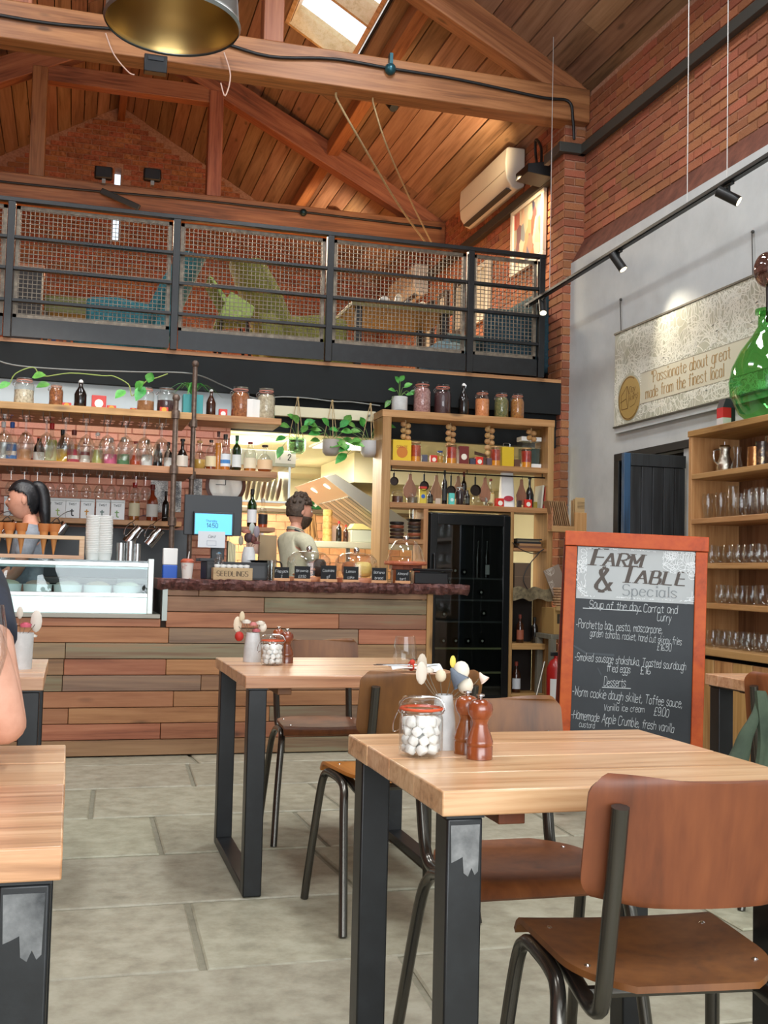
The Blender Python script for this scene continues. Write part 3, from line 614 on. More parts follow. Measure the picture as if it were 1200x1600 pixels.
p = atZ(425, 1039, .75); sugar_jar(p, .118, 'glass jar of white sugar lumps on the middle table')
flower_pot(atZ(394, 1034, .75), .115, .036, 'tapered white pot of dried flowers on the middle table',
    [(-.06, .03, 'leaf', 'dccbb0', .03), (-.03, .045, 'rose', 'e2dccf', .02), (0, .035, 'rose', 'd98a86', .018), (.028, .04, 'rose', 'e6dfd0', .02), (.04, .02, 'ball', 'e0d8c8', .018), (-.055, -.015, 'ball', 'b02418', .018), (.012, .01, 'rose', 'c46a6e', .018), (-.045, .062, 'leaf', 'cdbb9a', .02)])
flower_pot(atZ(30, 1045, .75), .125, .045, 'white square pot of dried flowers and a pink bloom on the far left table',
    [(-.03, .03, 'rose', 'e2dccf', .02), (.015, .028, 'rose', 'd9667a', .022), (.05, .04, 'leaf', 'd8cfc2', .036), (-.005, .07, 'leaf', 'cfc6b8', .02), (.045, -.01, 'rose', 'ded8ce', .012), (-.05, .045, 'ball', 'b83a30', .018)], True)
def tumbler(p, h, r, label, group=None, flare=1.0, mat=None):
    t = T('drinking_glass', label, 'glass', p, 0, group)
    B().lathe([(.001, .002), (r*.7, .001), (r*.85, h*.06), (r*1.05, h*.35), (r*1.0*flare, h*.7), (r*.86*flare, h), (r*.83*flare, h*.995)], n=18, cap=False).obj('bowl', mat or M_CLEAR, t, smooth=1)
    return t
tumbler(atZ(632, 1046, .75), .125, .043, 'stemless wine glass standing at the right end of the middle table')
t = T('cutlery_setting', 'fork and knife wrapped in a white napkin with red tie on the middle table', 'cutlery', atZ(650, 1050, .75)+V((0, 0, .007)))
B().grid(lambda u, v: (-.1+.2*u, -.03+.06*v, .006+.008*math.sin(5*u+3*v)+.008*v), 10, 5, .004).obj('napkin', M_WHITEP, t, smooth=1)
b = B().box(-.13, -.02, -.012, -.004, .018, .021)
for k in range(4): b.box(-.165, -.13, -.017+k*.005, -.014+k*.005, .019, .021)
b.obj('fork', M_CHROME, t); B().box(-.15, .09, .012, .022, .018, .021).obj('knife', M_CHROME, t)
B().tube([(-.02, .035*math.cos(a), .014+.014*math.sin(a)) for a in [2*PI*i/12 for i in range(13)]], .003, 5).sph((-.02, -.015, .03), .011, 8, 6).obj('tie', plain('c23a24', .6), t)
# ---------------------------------------------------------------- chalkboard
th, ph = math.radians(22), math.radians(3); TLc = at(885, 829, 4.9)
Uc = V((math.cos(th), -math.sin(th), 0)); Nc = V((-math.sin(th), -math.cos(th), 0)); Wc = (V((0, 0, 1))*math.cos(ph)-Nc*math.sin(ph)).normalized(); Nf = Uc.cross(Wc)*1.0
if Nf.dot(Nc) < 0: Nf = -Nf
rl_ = math.radians(-1.6); Uc, Wc = (Uc*math.cos(rl_)+Wc*math.sin(rl_)).normalized(), (Wc*math.cos(rl_)-Uc*math.sin(rl_)).normalized()
def proj(p):
    c = RB.transposed() @ (V(p)-EYE); return 600+F*c.x/c.z, 800+F*c.y/c.z
WB = .6
while proj(TLc+Uc*WB)[0] < 1106: WB += .004
HB = TLc.z/Wc.z
M_RED = wood('orange_frame', ['8f3a08', 'b04a0e', 'b85212', 'c05a18'], 2, .75, 3, .03, .005, .05, .1)
M_REDD = wood('dark_red_frame', ['4a140c', '5e1c12', '6b2216'], 2, .5, 3, .03, .005, .05)
M_SLATE = speck('chalkboard', ['22272b', '2b3034', '3a4045'], 3, .6, .02, 0, .02, pos=[.3, .55, .85])
cb = T('chalkboard', 'orange-framed A-board with Farm & Table Specials heading and chalked menu', 'menu board', TLc-V((0, 0, 0)))
mt = Matrix((Uc, Wc, Nf)).transposed().to_4x4(); mt.translation = TLc; cb.matrix_world = mt
SW = .055   # local axes: x right, y up, z toward the viewer
B().box(0, SW, -HB+.02, -SW-.018, -.03, 0).obj('stile', M_RED, cb, .003)
B().box(WB-SW, WB, -HB+.02, -SW-.018, -.03, 0).obj('stile', M_RED, cb, .003)
B().box(-.004, WB+.004, -SW-.015, 0, -.03, .003).obj('top_rail', M_RED, cb, .003); B().box(SW, WB-SW, -HB+.1, -HB+.16, -.028, -.002).obj('bottom_rail', M_RED, cb, .003)
B().box(SW-.005, WB-SW+.005, -HB+.12, -SW, -.022, -.012).obj('slate', M_SLATE, cb)
for x in (0, WB-.03): beam('rear_leg', (x+.015, -.03, -.035), (x+.015, -HB*.985, -.36), .045, .03, M_REDD, cb)
B().box(.0, WB, -.25, -.02, -.075, -.04).obj('rear_rail', M_REDD, cb)
hb = .355*WB                                        # heading card
hz = -.0105; ht = -SW-.02
M_HEAD = speck('grey_card', ['a9aeae', 'b4b9b8'], 4, .6, .01, 0, .01)
hc = B().box(SW+.004, WB-SW-.004, ht-hb-.01, ht+.002, -.012, hz).obj('heading_card', M_HEAD, cb)
iw = WB-2*SW; X, Y, Z = V((1, 0, 0)), V((0, 1, 0)), V((0, 0, 1)); zz = hz+.0012
def L(u, v): return V((SW+u*iw, ht-v*hb, zz))
def motifs(b, O, U, W, w, h, n, rr, sz, wt, hole=None):
    """line-drawn fruit, leaves and petals scattered over a panel"""
    N = U.cross(W).normalized()
    lf = 0
    def line(p, c=False):
        p = smooth_line(p, 4, c)
        if c: p.append(p[0])
        for a, d in zip(p, p[1:]):
            if not (0 < a.x < w and 0 < a.y < h and 0 < d.x < w and 0 < d.y < h): continue
            if hole and (hole(a.x, a.y) or hole(d.x, d.y)): continue
            q = (d-a); 
            if q.length < 1e-6: continue
            k = V((-q.y, q.x, 0)).normalized()*wt/2; b.add([O+U*v.x+W*v.y+N*(lf+(3.5e-6 if len(b.f) % 2 else 0)) for v in (a+k, a-k, d-k, d+k)], [(0, 1, 2, 3)])
    for i_ in range(n):
        lf = .0003+i_*7e-6; c = V((rr.uniform(0, w), rr.uniform(0, h), 0)); s = sz*rr.uniform(.5, 1.3); a0 = rr.uniform(0, 6.3); k = rr.randrange(5)
        E = lambda r, a: c+V((math.cos(a+a0)*r, math.sin(a+a0)*r, 0))
        if k == 0:
            m_ = rr.randrange(5, 9)
            for j in range(m_): t = 2*PI*j/m_; line([E(s*.25, t), E(s*.8, t-.3), E(s, t), E(s*.8, t+.3)], True)
            line([E(s*.25, 2*PI*j/8) for j in range(8)], True)
        elif k == 1:
            for f in (1, .62, .25): line([c+V((math.cos(t)*s*f, math.sin(t)*s*.9, 0)) for t in [2*PI*j/10 for j in range(10)]], True)
        elif k == 2:
            line([E(s*1.3, 0), E(s*.6, .6), E(s*.9, 2.6), E(s*.9, -2.6), E(s*.6, -.6)], True); line([E(s*1.2, 0), E(s*.1, 0), E(s*.9, PI)])
            for j in (-.5, 0, .5): line([E(s*.5*(1+j), 0), E(s*.75, .45+j*.3)])
        elif k == 3:
            for j in range(4): line([E(s*.2, j*.25), E(s*.8, j*.3-.2), E(s*1.5, j*.35)])
        else: line([E(s*(.1+.1*j), j*.8) for j in range(10)])
rr = random.Random(11); b = B()
motifs(b, L(0, 1), X, Y, iw, hb, 95, rr, .035, .0022, lambda x, y: (.09*iw < x < .72*iw and .12*hb < y < .97*hb) or (.1*iw < x < .92*iw and .03*hb < y < .55*hb))
b.obj('line_drawing', plain('e4e8e8', .6), hc, smooth=0)
b = B()
text(b, 'F', L(.13, .36), X, Y, hb*.34, .25, .72, 1.1, .25, xs=1.15); text(b, 'ARM', L(.225, .36), X, Y, hb*.265, .25, .7, 1.0, .25, xs=1.05, track=2.2)
text(b, '&', L(.17, .86), X, Y, hb*.46, .19, .4, 0, .1, xs=1.0)
text(b, 'T', L(.375, .68), X, Y, hb*.34, .25, .72, 1.0, .25, xs=1.0); text(b, 'ABLE', L(.50, .68), X, Y, hb*.265, .25, .7, 1.0, .25, xs=1.08, track=2.3)
b.obj('lettering', plain('4a4038', .6), hc, smooth=0)
b = B(); text(b, 'Specials', L(.40, .93), X, Y, hb*.21, .13, .6, .9, 0, xs=1.0, track=1.9); b.obj('lettering', plain('7c8284', .6), hc, smooth=0)
zz = -.0105
def Lb(px, py):     # a point on the slate, found from where its line of sight meets the leaning board
    d = ray(px, py); t = ((TLc-EYE).dot(Nf))/d.dot(Nf); q = EYE+d*t-TLc; return V((q.dot(Uc), q.dot(Wc), zz))
def chalk(s, p0, p1, h, rnd, ul=None):
    a, c = Lb(*p0), Lb(*p1); u = (c-a); ln = u.length; u.normalize(); w = Z.cross(u); hh = h; xs = 1.0
    k = ln/max(twidth(s, hh, 1, 1.3), 1e-3); q = hh
    b = B(); text(b, s, a, u, w, q, .07, 0, 0, .08, .3, xs=k*1.0 if False else 1, track=1.3, rnd=rnd)
    b.v = [tuple(a+u*((V(v)-a).dot(u)*k)+w*((V(v)-a).dot(w))+Z*((V(v)-a).dot(Z))) for v in b.v]
    if ul: x, y = Lb(*ul[0]), Lb(*ul[1]); n = V((0, .0018, 0)); b.add([x-n, y-n, y+n, x+n], [(0, 1, 2, 3)])
    return b
rc = random.Random(4); hpx = pxs(990, 1000, 4.85); M_CHALK = plain('c4cacb', .9); sl_ = [o for o in cb.children if o.name.startswith('slate')][0]
for s, p0, p1, hh, ul in (
    ('Soup of the day:', (921, 949), (1002, 955), 11, ((911, 950), (1003, 955))), ('Carrot and', (1006, 956), (1060, 959), 11, None), ('Curry', (1027, 970), (1050, 972), 11, None),
    ('-Porchetta bap, pesto, mascarpone,', (900, 980), (1036, 990), 11, None), ('garden tomato, rocket, hand cut skinny fries', (922, 994), (1066, 1008), 10, None), ('£16.50', (1027, 1016), (1050, 1018), 10, None),
    ('-Smoked sausage shakshuka, Toasted sourdough', (898, 1031), (1073, 1047), 11, None), ('fried eggs', (948, 1049), (986, 1052), 11, None), ('£16', (1001, 1053), (1018, 1054), 11, None),
    ('Desserts', (944, 1072), (979, 1074), 12, ((941, 1074), (986, 1076))), ('-Warm cookie dough skillet, Toffee sauce,', (894, 1086), (1067, 1106), 12, None), ('Vanilla ice cream', (944, 1110), (1008, 1113), 9, None),
    ('£9.00', (1022, 1118), (1046, 1121), 11, None), ('-Homemade Apple Crumble, fresh vanilla', (892, 1122), (1054, 1145), 12, None), ('custard', (905, 1136), (930, 1138), 8, None)):
    chalk(s, p0, p1, hh*hpx, rc, ul).obj('chalk_writing', M_CHALK, sl_, smooth=0)
b = B()
for p0, p1 in (((896, 1010), (915, 1022)), ((915, 1022), (960, 1026)), ((934, 1045), (940, 1057)), ((1060, 940), (1074, 946))):
    a, c = Lb(*p0), Lb(*p1); a.z = c.z = -.0112; b.add([a, c, c+V((0, .012, 0)), a+V((0, .009, 0))], [(0, 1, 2, 3)])
b.obj('chalk_smear', plain('4c5256', .9), sl_, smooth=0)
def spt(px, Y, z):
    X = 0
    for _ in range(4): X = at(px, proj((X, Y, z))[1], Y).x
    return V((X, Y, z))
def ppm(p): return (RB.transposed() @ (V(p)-EYE)).z/F
def arc(b, r, z0, z1, a=70, n=8, m=0, face=-90):
    vs = [(r*math.cos(math.radians(face-a+2*a*i/n)), r*math.sin(math.radians(face-a+2*a*i/n)), z) for i in range(n+1) for z in (z0, z1)]
    return b.add(vs, [(2*i, 2*i+2, 2*i+3, 2*i+1) for i in range(n)], m)
# ---------------------------------------------------------------- counter: boards, bark-edged top
YC = 6.73
ct = T('bar_counter', 'bar counter clad in reclaimed horizontal boards of mixed browns and greens', 'counter', (0, YC, 0))
XC0, XC1 = -1.9, 2.195
b = B().box(XC0, .53, .04, .5, 0, .80).box(.53, XC1-.02, .04, .62, 0, .985); b.obj('carcass', plain('3a2a20', .8), ct, smooth=0)
rp = random.Random(21); H1 = .0957
known = {0: [.03], 1: [-.02, 1.0], 2: [.02, .62], 3: [-.03, 1.18], 4: [-.05, .9], 5: [-.06, .55], 6: [-.04, 1.0], 7: [-.35, .27, 1.42]}
for r in range(11):
    z0 = .008+r*H1*.985; z1 = z0+H1*.985-.004
    if r == 10: z1 = .987
    a0, a1 = (XC0, XC1) if z1 < .81 else (.56, XC1)
    cuts = [x for x in {0: [-.6, 1.3], 1: [-.9, .55], 2: [-.5, .02, 1.2], 3: [-.31, .62, 1.9], 4: [-.02, .78], 5: [-.015, .57, 1.35], 6: [-.01, 1.1], 7: [-.4, .58, 1.75], 8: [-.3, .55, 1.62], 9: [1.15], 10: [.75]}[r] if a0 < x < a1]
    xs = [a0]+cuts+[a1]
    if r == 8: xs = [XC0, -.3, .53, .56]+xs[1:] if a0 > 0 else xs
    for x0, x1 in zip(xs, xs[1:]):
        if r == 8 and x0 == .53: continue
        y = rp.uniform(0, .008); zt1 = .809 if r == 8 and x1 < .54 else z1; mt_ = PLK[rp.choices([0, 1, 2, 3, 4], [6, 5, 1.5, 1.5, 1])[0]]
        o = B().box(-(x1-x0)/2+.0015, (x1-x0)/2-.0015, 0, .04, 0, zt1-z0).obj('board', mt_, ct, .0025, loc=((x0+x1)/2, y, z0))
B().box(.535, .565, -.004, .1, .80, .995).obj('end_trim', plain('9aa09a', .4, .4), ct)
sl_w = wood('live_edge_top', ['5a2f24', '7c4636', '8f5a46', 'a06c55'], 0, .4, 4, .03, .01, .1, .3)
rb = random.Random(9); n = 90; b = B(); bk = B(); prev = None; X0, X1 = .50, 2.475
ed = [-.06+.022*math.sin(i*.37)+.014*math.sin(i*1.13)+rb.uniform(-.008, .008) for i in range(n+1)]
xs = [X0+(X1-X0)*i/n for i in range(n+1)]
for i in range(n):
    b.add([(xs[i], ed[i]+.012, 1.05), (xs[i+1], ed[i+1]+.012, 1.05), (xs[i+1], .63, 1.05), (xs[i], .63, 1.05), (xs[i], ed[i]+.03, .99), (xs[i+1], ed[i+1]+.03, .99), (xs[i+1], .63, .99), (xs[i], .63, .99)], [(0, 1, 2, 3), (7, 6, 5, 4), (3, 2, 6, 7)]+([(0, 3, 7, 4)] if i == 0 else [])+([(1, 5, 6, 2)] if i == n-1 else []))
b.obj('slab_top', sl_w, ct, smooth=.4)
rws = 6
gr_ = [[(xs[i], ed[i]+.012-.016*math.sin(PI*k/rws)+rb.uniform(-.007, .007)+.018*k/rws, 1.052-.066*k/rws+rb.uniform(-.004, .004)) for k in range(rws+1)] for i in range(n+1)]
bk.add([p for r in gr_ for p in r], [(i*(rws+1)+k, (i+1)*(rws+1)+k, (i+1)*(rws+1)+k+1, i*(rws+1)+k+1) for i in range(n) for k in range(rws)])
bk.obj('bark_edge', speck('bark', ['2c1512', '4e2a26', '6e453e', '8a625a'], 30, .6, .02, 0, .8), ct, smooth=.5)
B().box(2.195, 2.235, .0, .05, 0, .99).obj('end_post', M_SHELFZ, ct, .003)
# ---------------------------------------------------------------- ice-cream display
dc = T('display_case', 'refrigerated glass display case on the left end of the counter', 'display case', (0, YC, 0))
x0, x1, zb, zt = -1.9, .475, .812, 1.165; m_al = plain('c2c6c4', .3, .6)
B().box(x0, x1+.05, -.012, .5, .812, .838).obj('base_rail', plain('8f8a7e', .4, .3), dc, .003)
B().box(x0, x1-.02, .02, .05, .84, .935).obj('glowing_front_panel', plain('f2faf8', .4, 0, 1.5), dc, .003)  # glow put in for the bright white the panel reflects
B().box(x0, x1, .05, .5, .84, .90).obj('well', plain('d8dedc', .4), dc)
B().box(x0, x1, -.004, .012, .935, .96).obj('lower_bar', m_al, dc, .003)
B().box(x0, x1, .0, .006, .838, 1.12).obj('front_glass', M_PANE, dc, smooth=0)
B().box(x1-.006, x1, .0, .5, .838, 1.14).obj('side_glass', M_PANE, dc, smooth=0)
B().box(x0, x1, -.006, .03, 1.115, 1.14).obj('top_bar', m_al, dc, .003)
B().box(x0, x1, .01, .5, 1.14, 1.152).obj('top_glass', M_PANE, dc, smooth=0)
B().box(x0, x1, .46, .5, 1.1, 1.14).obj('rear_bar', m_al, dc, .003)
B().box(x1-.03, x1+.004, -.01, .02, .838, 1.165).obj('corner_post', plain('d2dad6', .3, .2), dc, .004)
for k in range(5):
    p = (-.36+.175*k, YC+.27, .91); t = T('ice_cream_tub', '%s white tub of ice cream from the left inside the display case' % ORD[k], 'tub', p, 0, 'ice cream tubs in the display case')
    B().lathe([(.075, 0), (.085, .09), (.088, .09), (.08, .08), (.001, .08)], n=16, cap=False).obj('tub', M_WHITEP, t, smooth=.8)
    B().sph((0, 0, .085), (.075, .075, .03), 12, 6).obj('ice_cream', plain(['e6dcc0', 'd8b8a8', 'e8e4d4', 'c8b090', 'dcd8c0'][k], .6), t, smooth=1.5)
# ---------------------------------------------------------------- on top of the display case
zc = 1.152
def cones():
    Y = YC+.15; t = T('cone_rack', 'pale wooden rack of waffle cones on the display case', 'rack', (0, Y, zc))
    xr = spt(131, Y, zc).x; xl = -1.1; m = wood('pale_rack', ['b08a66', 'c9a27c', 'd4b08c'], 0, .5, 5, .04)
    for z in (.012, .128): B().box(xl, xr, -.05, .05, z-.011, z+.011).obj('rail', m, t, .002)
    B().box(xr-.03, xr, -.05, .05, .023, .117).obj('end_block', m, t, .002); B().box(xl, xl+.03, -.05, .05, .023, .117).obj('end_block', m, t, .002)
    mc = plain('c98a4e', .7)
    for k, px in enumerate((-22, -4, 14, 33, 68, 84)):
        c = spt(px, Y, zc+.1); q = T('waffle_cone', '%s orange waffle cone from the left standing in the rack' % ORD[max(0, k-1)] if px > -20 else 'orange waffle cone beyond the left end of the rack', 'cone', (c.x, Y, zc+.026), 0, 'waffle cones in the rack')
        B().lathe([(.004, 0), (.028, .15), (.035, .18), (.031, .18), (.004, .02)], n=12, cap=False).obj('cone', mc, q, smooth=.8)
        B().lathe([(.030, .135), (.0375, .176), (.0375, .182), (.034, .182)], n=12, cap=False).obj('sleeve', plain('b9713a', .7), q, smooth=.8)
cones()
for k, px in enumerate((144, 163)):
    p = spt(px, YC+.2, zc); t = T('paper_cup_stack', '%s tall stack of white paper cups on the display case' % ('left' if not k else 'right'), 'cups', p)
    for i in range(22): B().lathe([(.036, 0), (.044, .045), (.046, .047), (.044, .049), (.04, .045)], n=14, cap=False).obj('paper_cup', M_WHITEP, t, smooth=.8, loc=(R_.uniform(-.001, .001), 0, i*.0105))
for k, (px, h, w) in enumerate(((188, 28, 15), (203, 31, 15), (214, 27, 10))):
    p = spt(px, YC+.22, zc); s = ppm(p); t = T('steel_canister', ['left', 'middle', 'right'][k]+' brushed steel canister beside the paper cups', 'canister', p)
    B().lathe([(w*s*.5, 0), (w*s*.5, h*s), (w*s*.47, h*s), (w*s*.46, .01)], n=14, cap=False).obj('body', M_STEEL, t, smooth=.8)
# ---------------------------------------------------------------- bar shelving on iron pipe
M_PIPE = speck('iron_pipe', ['4a3c34', '66564c', '7a6a5e'], 25, .5, .04, 0, .1, metal=.5)
ZL = [1.468, 1.84, 2.235]     # undersides are .045 below
YL0, YL1, YR0 = 8.0, 8.36, 8.42
xs_ = lambda px, Y, z: spt(px, Y, z).x
sh = T('bar_shelf', 'upper thick timber bar shelf with hanging glass rack below', 'shelf', (0, 0, 0)); xe = xs_(300, YL0, 2.24)
B().box(XL+1.2, xe, YL0, YL1+.35, 2.235-.05, 2.235).obj('plank', M_SHELF, sh, .004)
sh2 = T('bar_shelf', 'middle timber bar shelf crowded with spirit bottles', 'shelf', (0, 0, 0)); B().box(XL+1.2, xs_(302, YL0, 1.84), YL0, YL1+.35, 1.79, 1.84).obj('plank', M_SHELFD, sh2, .004)
sh3 = T('bar_shelf', 'lower timber bar shelf holding white tea tins', 'shelf', (0, 0, 0)); B().box(XL+1.2, xs_(284, YR0, 1.47), YR0, 8.85, 1.425, 1.465).obj('plank', M_SHELFD, sh3, .004)
sh4 = T('bar_shelf', 'short upper timber shelf with two big jars beside a white card', 'shelf', (0, 0, 0)); B().box(xs_(301, YR0, 2.28), xs_(440, YR0, 2.28), YR0, 8.8, 2.24, 2.29).obj('plank', M_SHELF, sh4, .004)
sh5 = T('bar_shelf', 'short middle timber shelf with green and amber whisky bottles', 'shelf', (0, 0, 0)); B().box(xs_(302, YR0, 1.86), xs_(433, YR0, 1.86), YR0, 8.8, 1.825, 1.875).obj('plank', M_SHELFD, sh5, .004)
sh6 = T('bar_shelf', 'small low timber shelf with two wine bottles behind the till', 'shelf', (0, 0, 0)); B().box(xs_(374, YR0, 1.44), xs_(430, YR0, 1.44), YR0, 8.7, 1.41, 1.445).obj('plank', M_SHELFD, sh6, .003)
bc = T('back_counter', 'dark work counter running behind the bar under the shelves', 'counter', (0, 0, 0))
B().box(XL+1.2, 1.45, 7.98, 8.9, .99, 1.03).obj('worktop', plain('4c4844', .4), bc, .004); B().box(XL+1.2, 1.45, 8.05, 8.9, 0, .99).obj('cabinet', plain('2e2d2c', .6), bc)
B().box(XL+1.2, xs_(300, 8.9, 1.2), 8.98, 9.02, 1.03, 1.42).obj('splashback', plain('4a4e52', .4), bc)
B().box(.95, 1.45, 8.93, 9.0, .0, 1.03).obj('end_panel', plain('2e2d2c', .6), bc)
def pipe(px, Y, z0, z1, label, col=True):
    x = xs_(px, Y, 1.6); t = T('pipe_upright', label, 'pipe', (x, Y, 0))
    B().tube([(0, 0, z0), (0, 0, z1)], .019, 10).obj('tube', M_PIPE, t); b = B()
    for z in (1.445, 1.815, 2.21):
        if z0 < z < z1: b = B().lathe([(.027, -.03), (.03, -.028), (.03, .028), (.027, .03)], (0, 0, z), 10); b.obj('collar', M_PIPE, t)
    B().sph((0, 0, z1), (.028, .028, .03), 10, 7).obj('end_cap', M_PIPE, t, smooth=1.5)
    B().lathe([(.045, 0), (.045, .008), (.022, .02), (.022, .04)], (0, 0, z0), 12).obj('flange', M_PIPE, t)
pipe(270, YL0-.025, 1.032, 2.33, 'front iron pipe upright with capped top at the end of the long bar shelves')
pipe(298, YR0-.03, 1.032, 2.66, 'taller rear iron pipe upright between the long and short bar shelves')
pipe(-60, YL0-.025, 1.032, 2.3, 'iron pipe upright beyond the left end of the bar shelves')
# ---------------------------------------------------------------- hanging glasses
def hang_glass(px, Y, ztop, h, w, label, grp, slim=False):
    p = spt(px, Y, ztop-h*.5); t = T('wine_glass', label, 'wine glass', (p.x, Y, ztop), 0, grp); r = w/2; k = 1
    B().lathe([(r*.05, -.002), (r*.85, -.002), (r*.85, 0), (r*.05, 0)], n=14).obj('foot', M_CLEAR, t, smooth=.8)
    B().tube([(0, 0, -.002), (0, 0, -h*.38)], .0045, 6, False).obj('stem', M_CLEAR, t)
    pr = [(.004, -h*.37), (r*.6, -h*.46), (r*.97, -h*.62), (r, -h*.72), (r*.88, -h*.88), (r*.72, -h)] if not slim else [(.004, -h*.42), (r*.55, -h*.5), (r*.95, -h*.7), (r*.95, -h*.85), (r*.7, -h)]
    B().lathe(pr, n=16, cap=False).obj('bowl', M_CLEAR, t, smooth=1)
rk = T('glass_rack', 'wire hanging rack for wine glasses under the upper bar shelf', 'rack', (0, YL0, 2.185)); M_WIRE = plain('4a4038', .4, .8)
gx = (8, 41, 73, 103, 135, 168, 197, 226, 253)
for px in gx:
    x = xs_(px, YL0+.1, 2.14); b = B()
    for s in (-1, 1): b.tube([(x+s*.022, .02, -.002), (x+s*.022, .02, -.045), (x+s*.022, .3, -.045), (x+s*.022, .3, -.002)], .003, 5)
    b.obj('wire_runner', M_WIRE, rk)
for k, px in enumerate(gx):
    for j in range(2): hang_glass(px-j*2, YL0+.08+j*.13, 2.152, .285-.02*(k > 4), .118, ('%s wine glass from the left hanging under the upper bar shelf, %s row' % (ORD[k], ['front', 'rear'][j])), 'wine glasses hanging under the upper bar shelf')
rk2 = T('glass_rack', 'thin wire hanging rack for small glasses under the middle bar shelf', 'rack', (0, YL0, 1.79)); b = B()
gx2 = (17, 38, 58, 78, 96, 114, 135, 155, 174, 193, 212, 227)
for px in gx2:
    x = xs_(px, YL0+.14, 1.76); B().tube([(x-.018, .02, -.002), (x-.018, .02, -.03), (x-.018, .28, -.03), (x-.018, .28, -.002)], .0025, 5).tube([(x+.018, .02, -.002), (x+.018, .02, -.03), (x+.018, .28, -.03), (x+.018, .28, -.002)], .0025, 5).obj('wire_runner', M_WIRE, rk2)
for k, px in enumerate(gx2): hang_glass(px, YL0+.14, 1.768, .165, .08, '%s small stemmed glass from the left hanging below the middle bar shelf' % ORD[k], 'small glasses hanging below the middle bar shelf', True)
# ---------------------------------------------------------------- bottles, jars, tins
def bottle(px, Y, z, hpx, wpx, kind, gl, liq, fill, lab, cap, label, grp=None, band=None):
    p = spt(px, Y, z); s = ppm(p); h = hpx*s; r = wpx*s/2; t = T('bottle', label, 'bottle', p, 0, grp)
    pr = {'wine': [(r*.9, 0), (r, h*.02), (r, h*.58), (r*.8, h*.67), (r*.36, h*.75), (r*.33, h*.97)], 'spirit': [(r*.92, 0), (r, h*.02), (r, h*.55), (r*.85, h*.63), (r*.38, h*.72), (r*.34, h*.94)],
          'flask': [(r*.7, 0), (r, h*.12), (r, h*.42), (r*.6, h*.6), (r*.28, h*.68), (r*.28, h*.93)], 'squat': [(r*.95, 0), (r, h*.02), (r, h*.62), (r*.6, h*.76), (r*.42, h*.82), (r*.42, h*.95)],
          'swing': [(r*.92, 0), (r, h*.02), (r, h*.5), (r*.75, h*.62), (r*.32, h*.78), (r*.3, h*.92)]}[kind]
    gm = {'clear': M_CLEAR, 'dark': M_DARKG, 'green': GRB, 'brown': M_DARKB}[gl]
    B().lathe(pr, n=14).obj('body', gm, t, smooth=.7)
    if liq and gl in ('clear', 'green'):
        q = [(a*.93, max(zz_, h*.012)) for a, zz_ in pr if zz_ < h*fill]; q.append((q[-1][0], h*fill)); B().lathe(q, n=14).obj('liquid', plain(liq, .15), t, smooth=.7)
    if lab: o = arc(B(), r*1.015, h*.12, h*.46, 75).obj('label_wrap', plain(lab, .6), t, smooth=1); 
    if lab and band: arc(B(), r*1.022, h*.2, h*.3, 60).obj('label_band', plain(band, .6), t, smooth=1)
    if cap: B().lathe([(r*.4, h*.86 if kind in ('wine', 'spirit') else h*.92), (r*.42, h*.99), (r*.3, h)], n=10).obj('cap', plain(cap, .5), t, smooth=.7)
    if kind == 'swing':
        B().sph((0, 0, h*.95), r*.36, 8, 6).obj('stopper', M_WHITEP, t, smooth=1.2)
        B().tube([(-r*.33, 0, h*.86), (-r*.42, 0, h*.95), (0, 0, h*1.0), (r*.42, 0, h*.95), (r*.33, 0, h*.86)], .0018, 5).obj('bail', M_CHROME, t)
    return t
GRB = glass('bottle_green', '2f8a3a', .5, .02, .7); M_DARKB = plain('3a1c10', .12, 0, 0, None, .5)
Y1, z1 = YL0+.42, 1.84; W1 = ' on the middle bar shelf'; G1 = 'spirit bottles on the middle bar shelf'
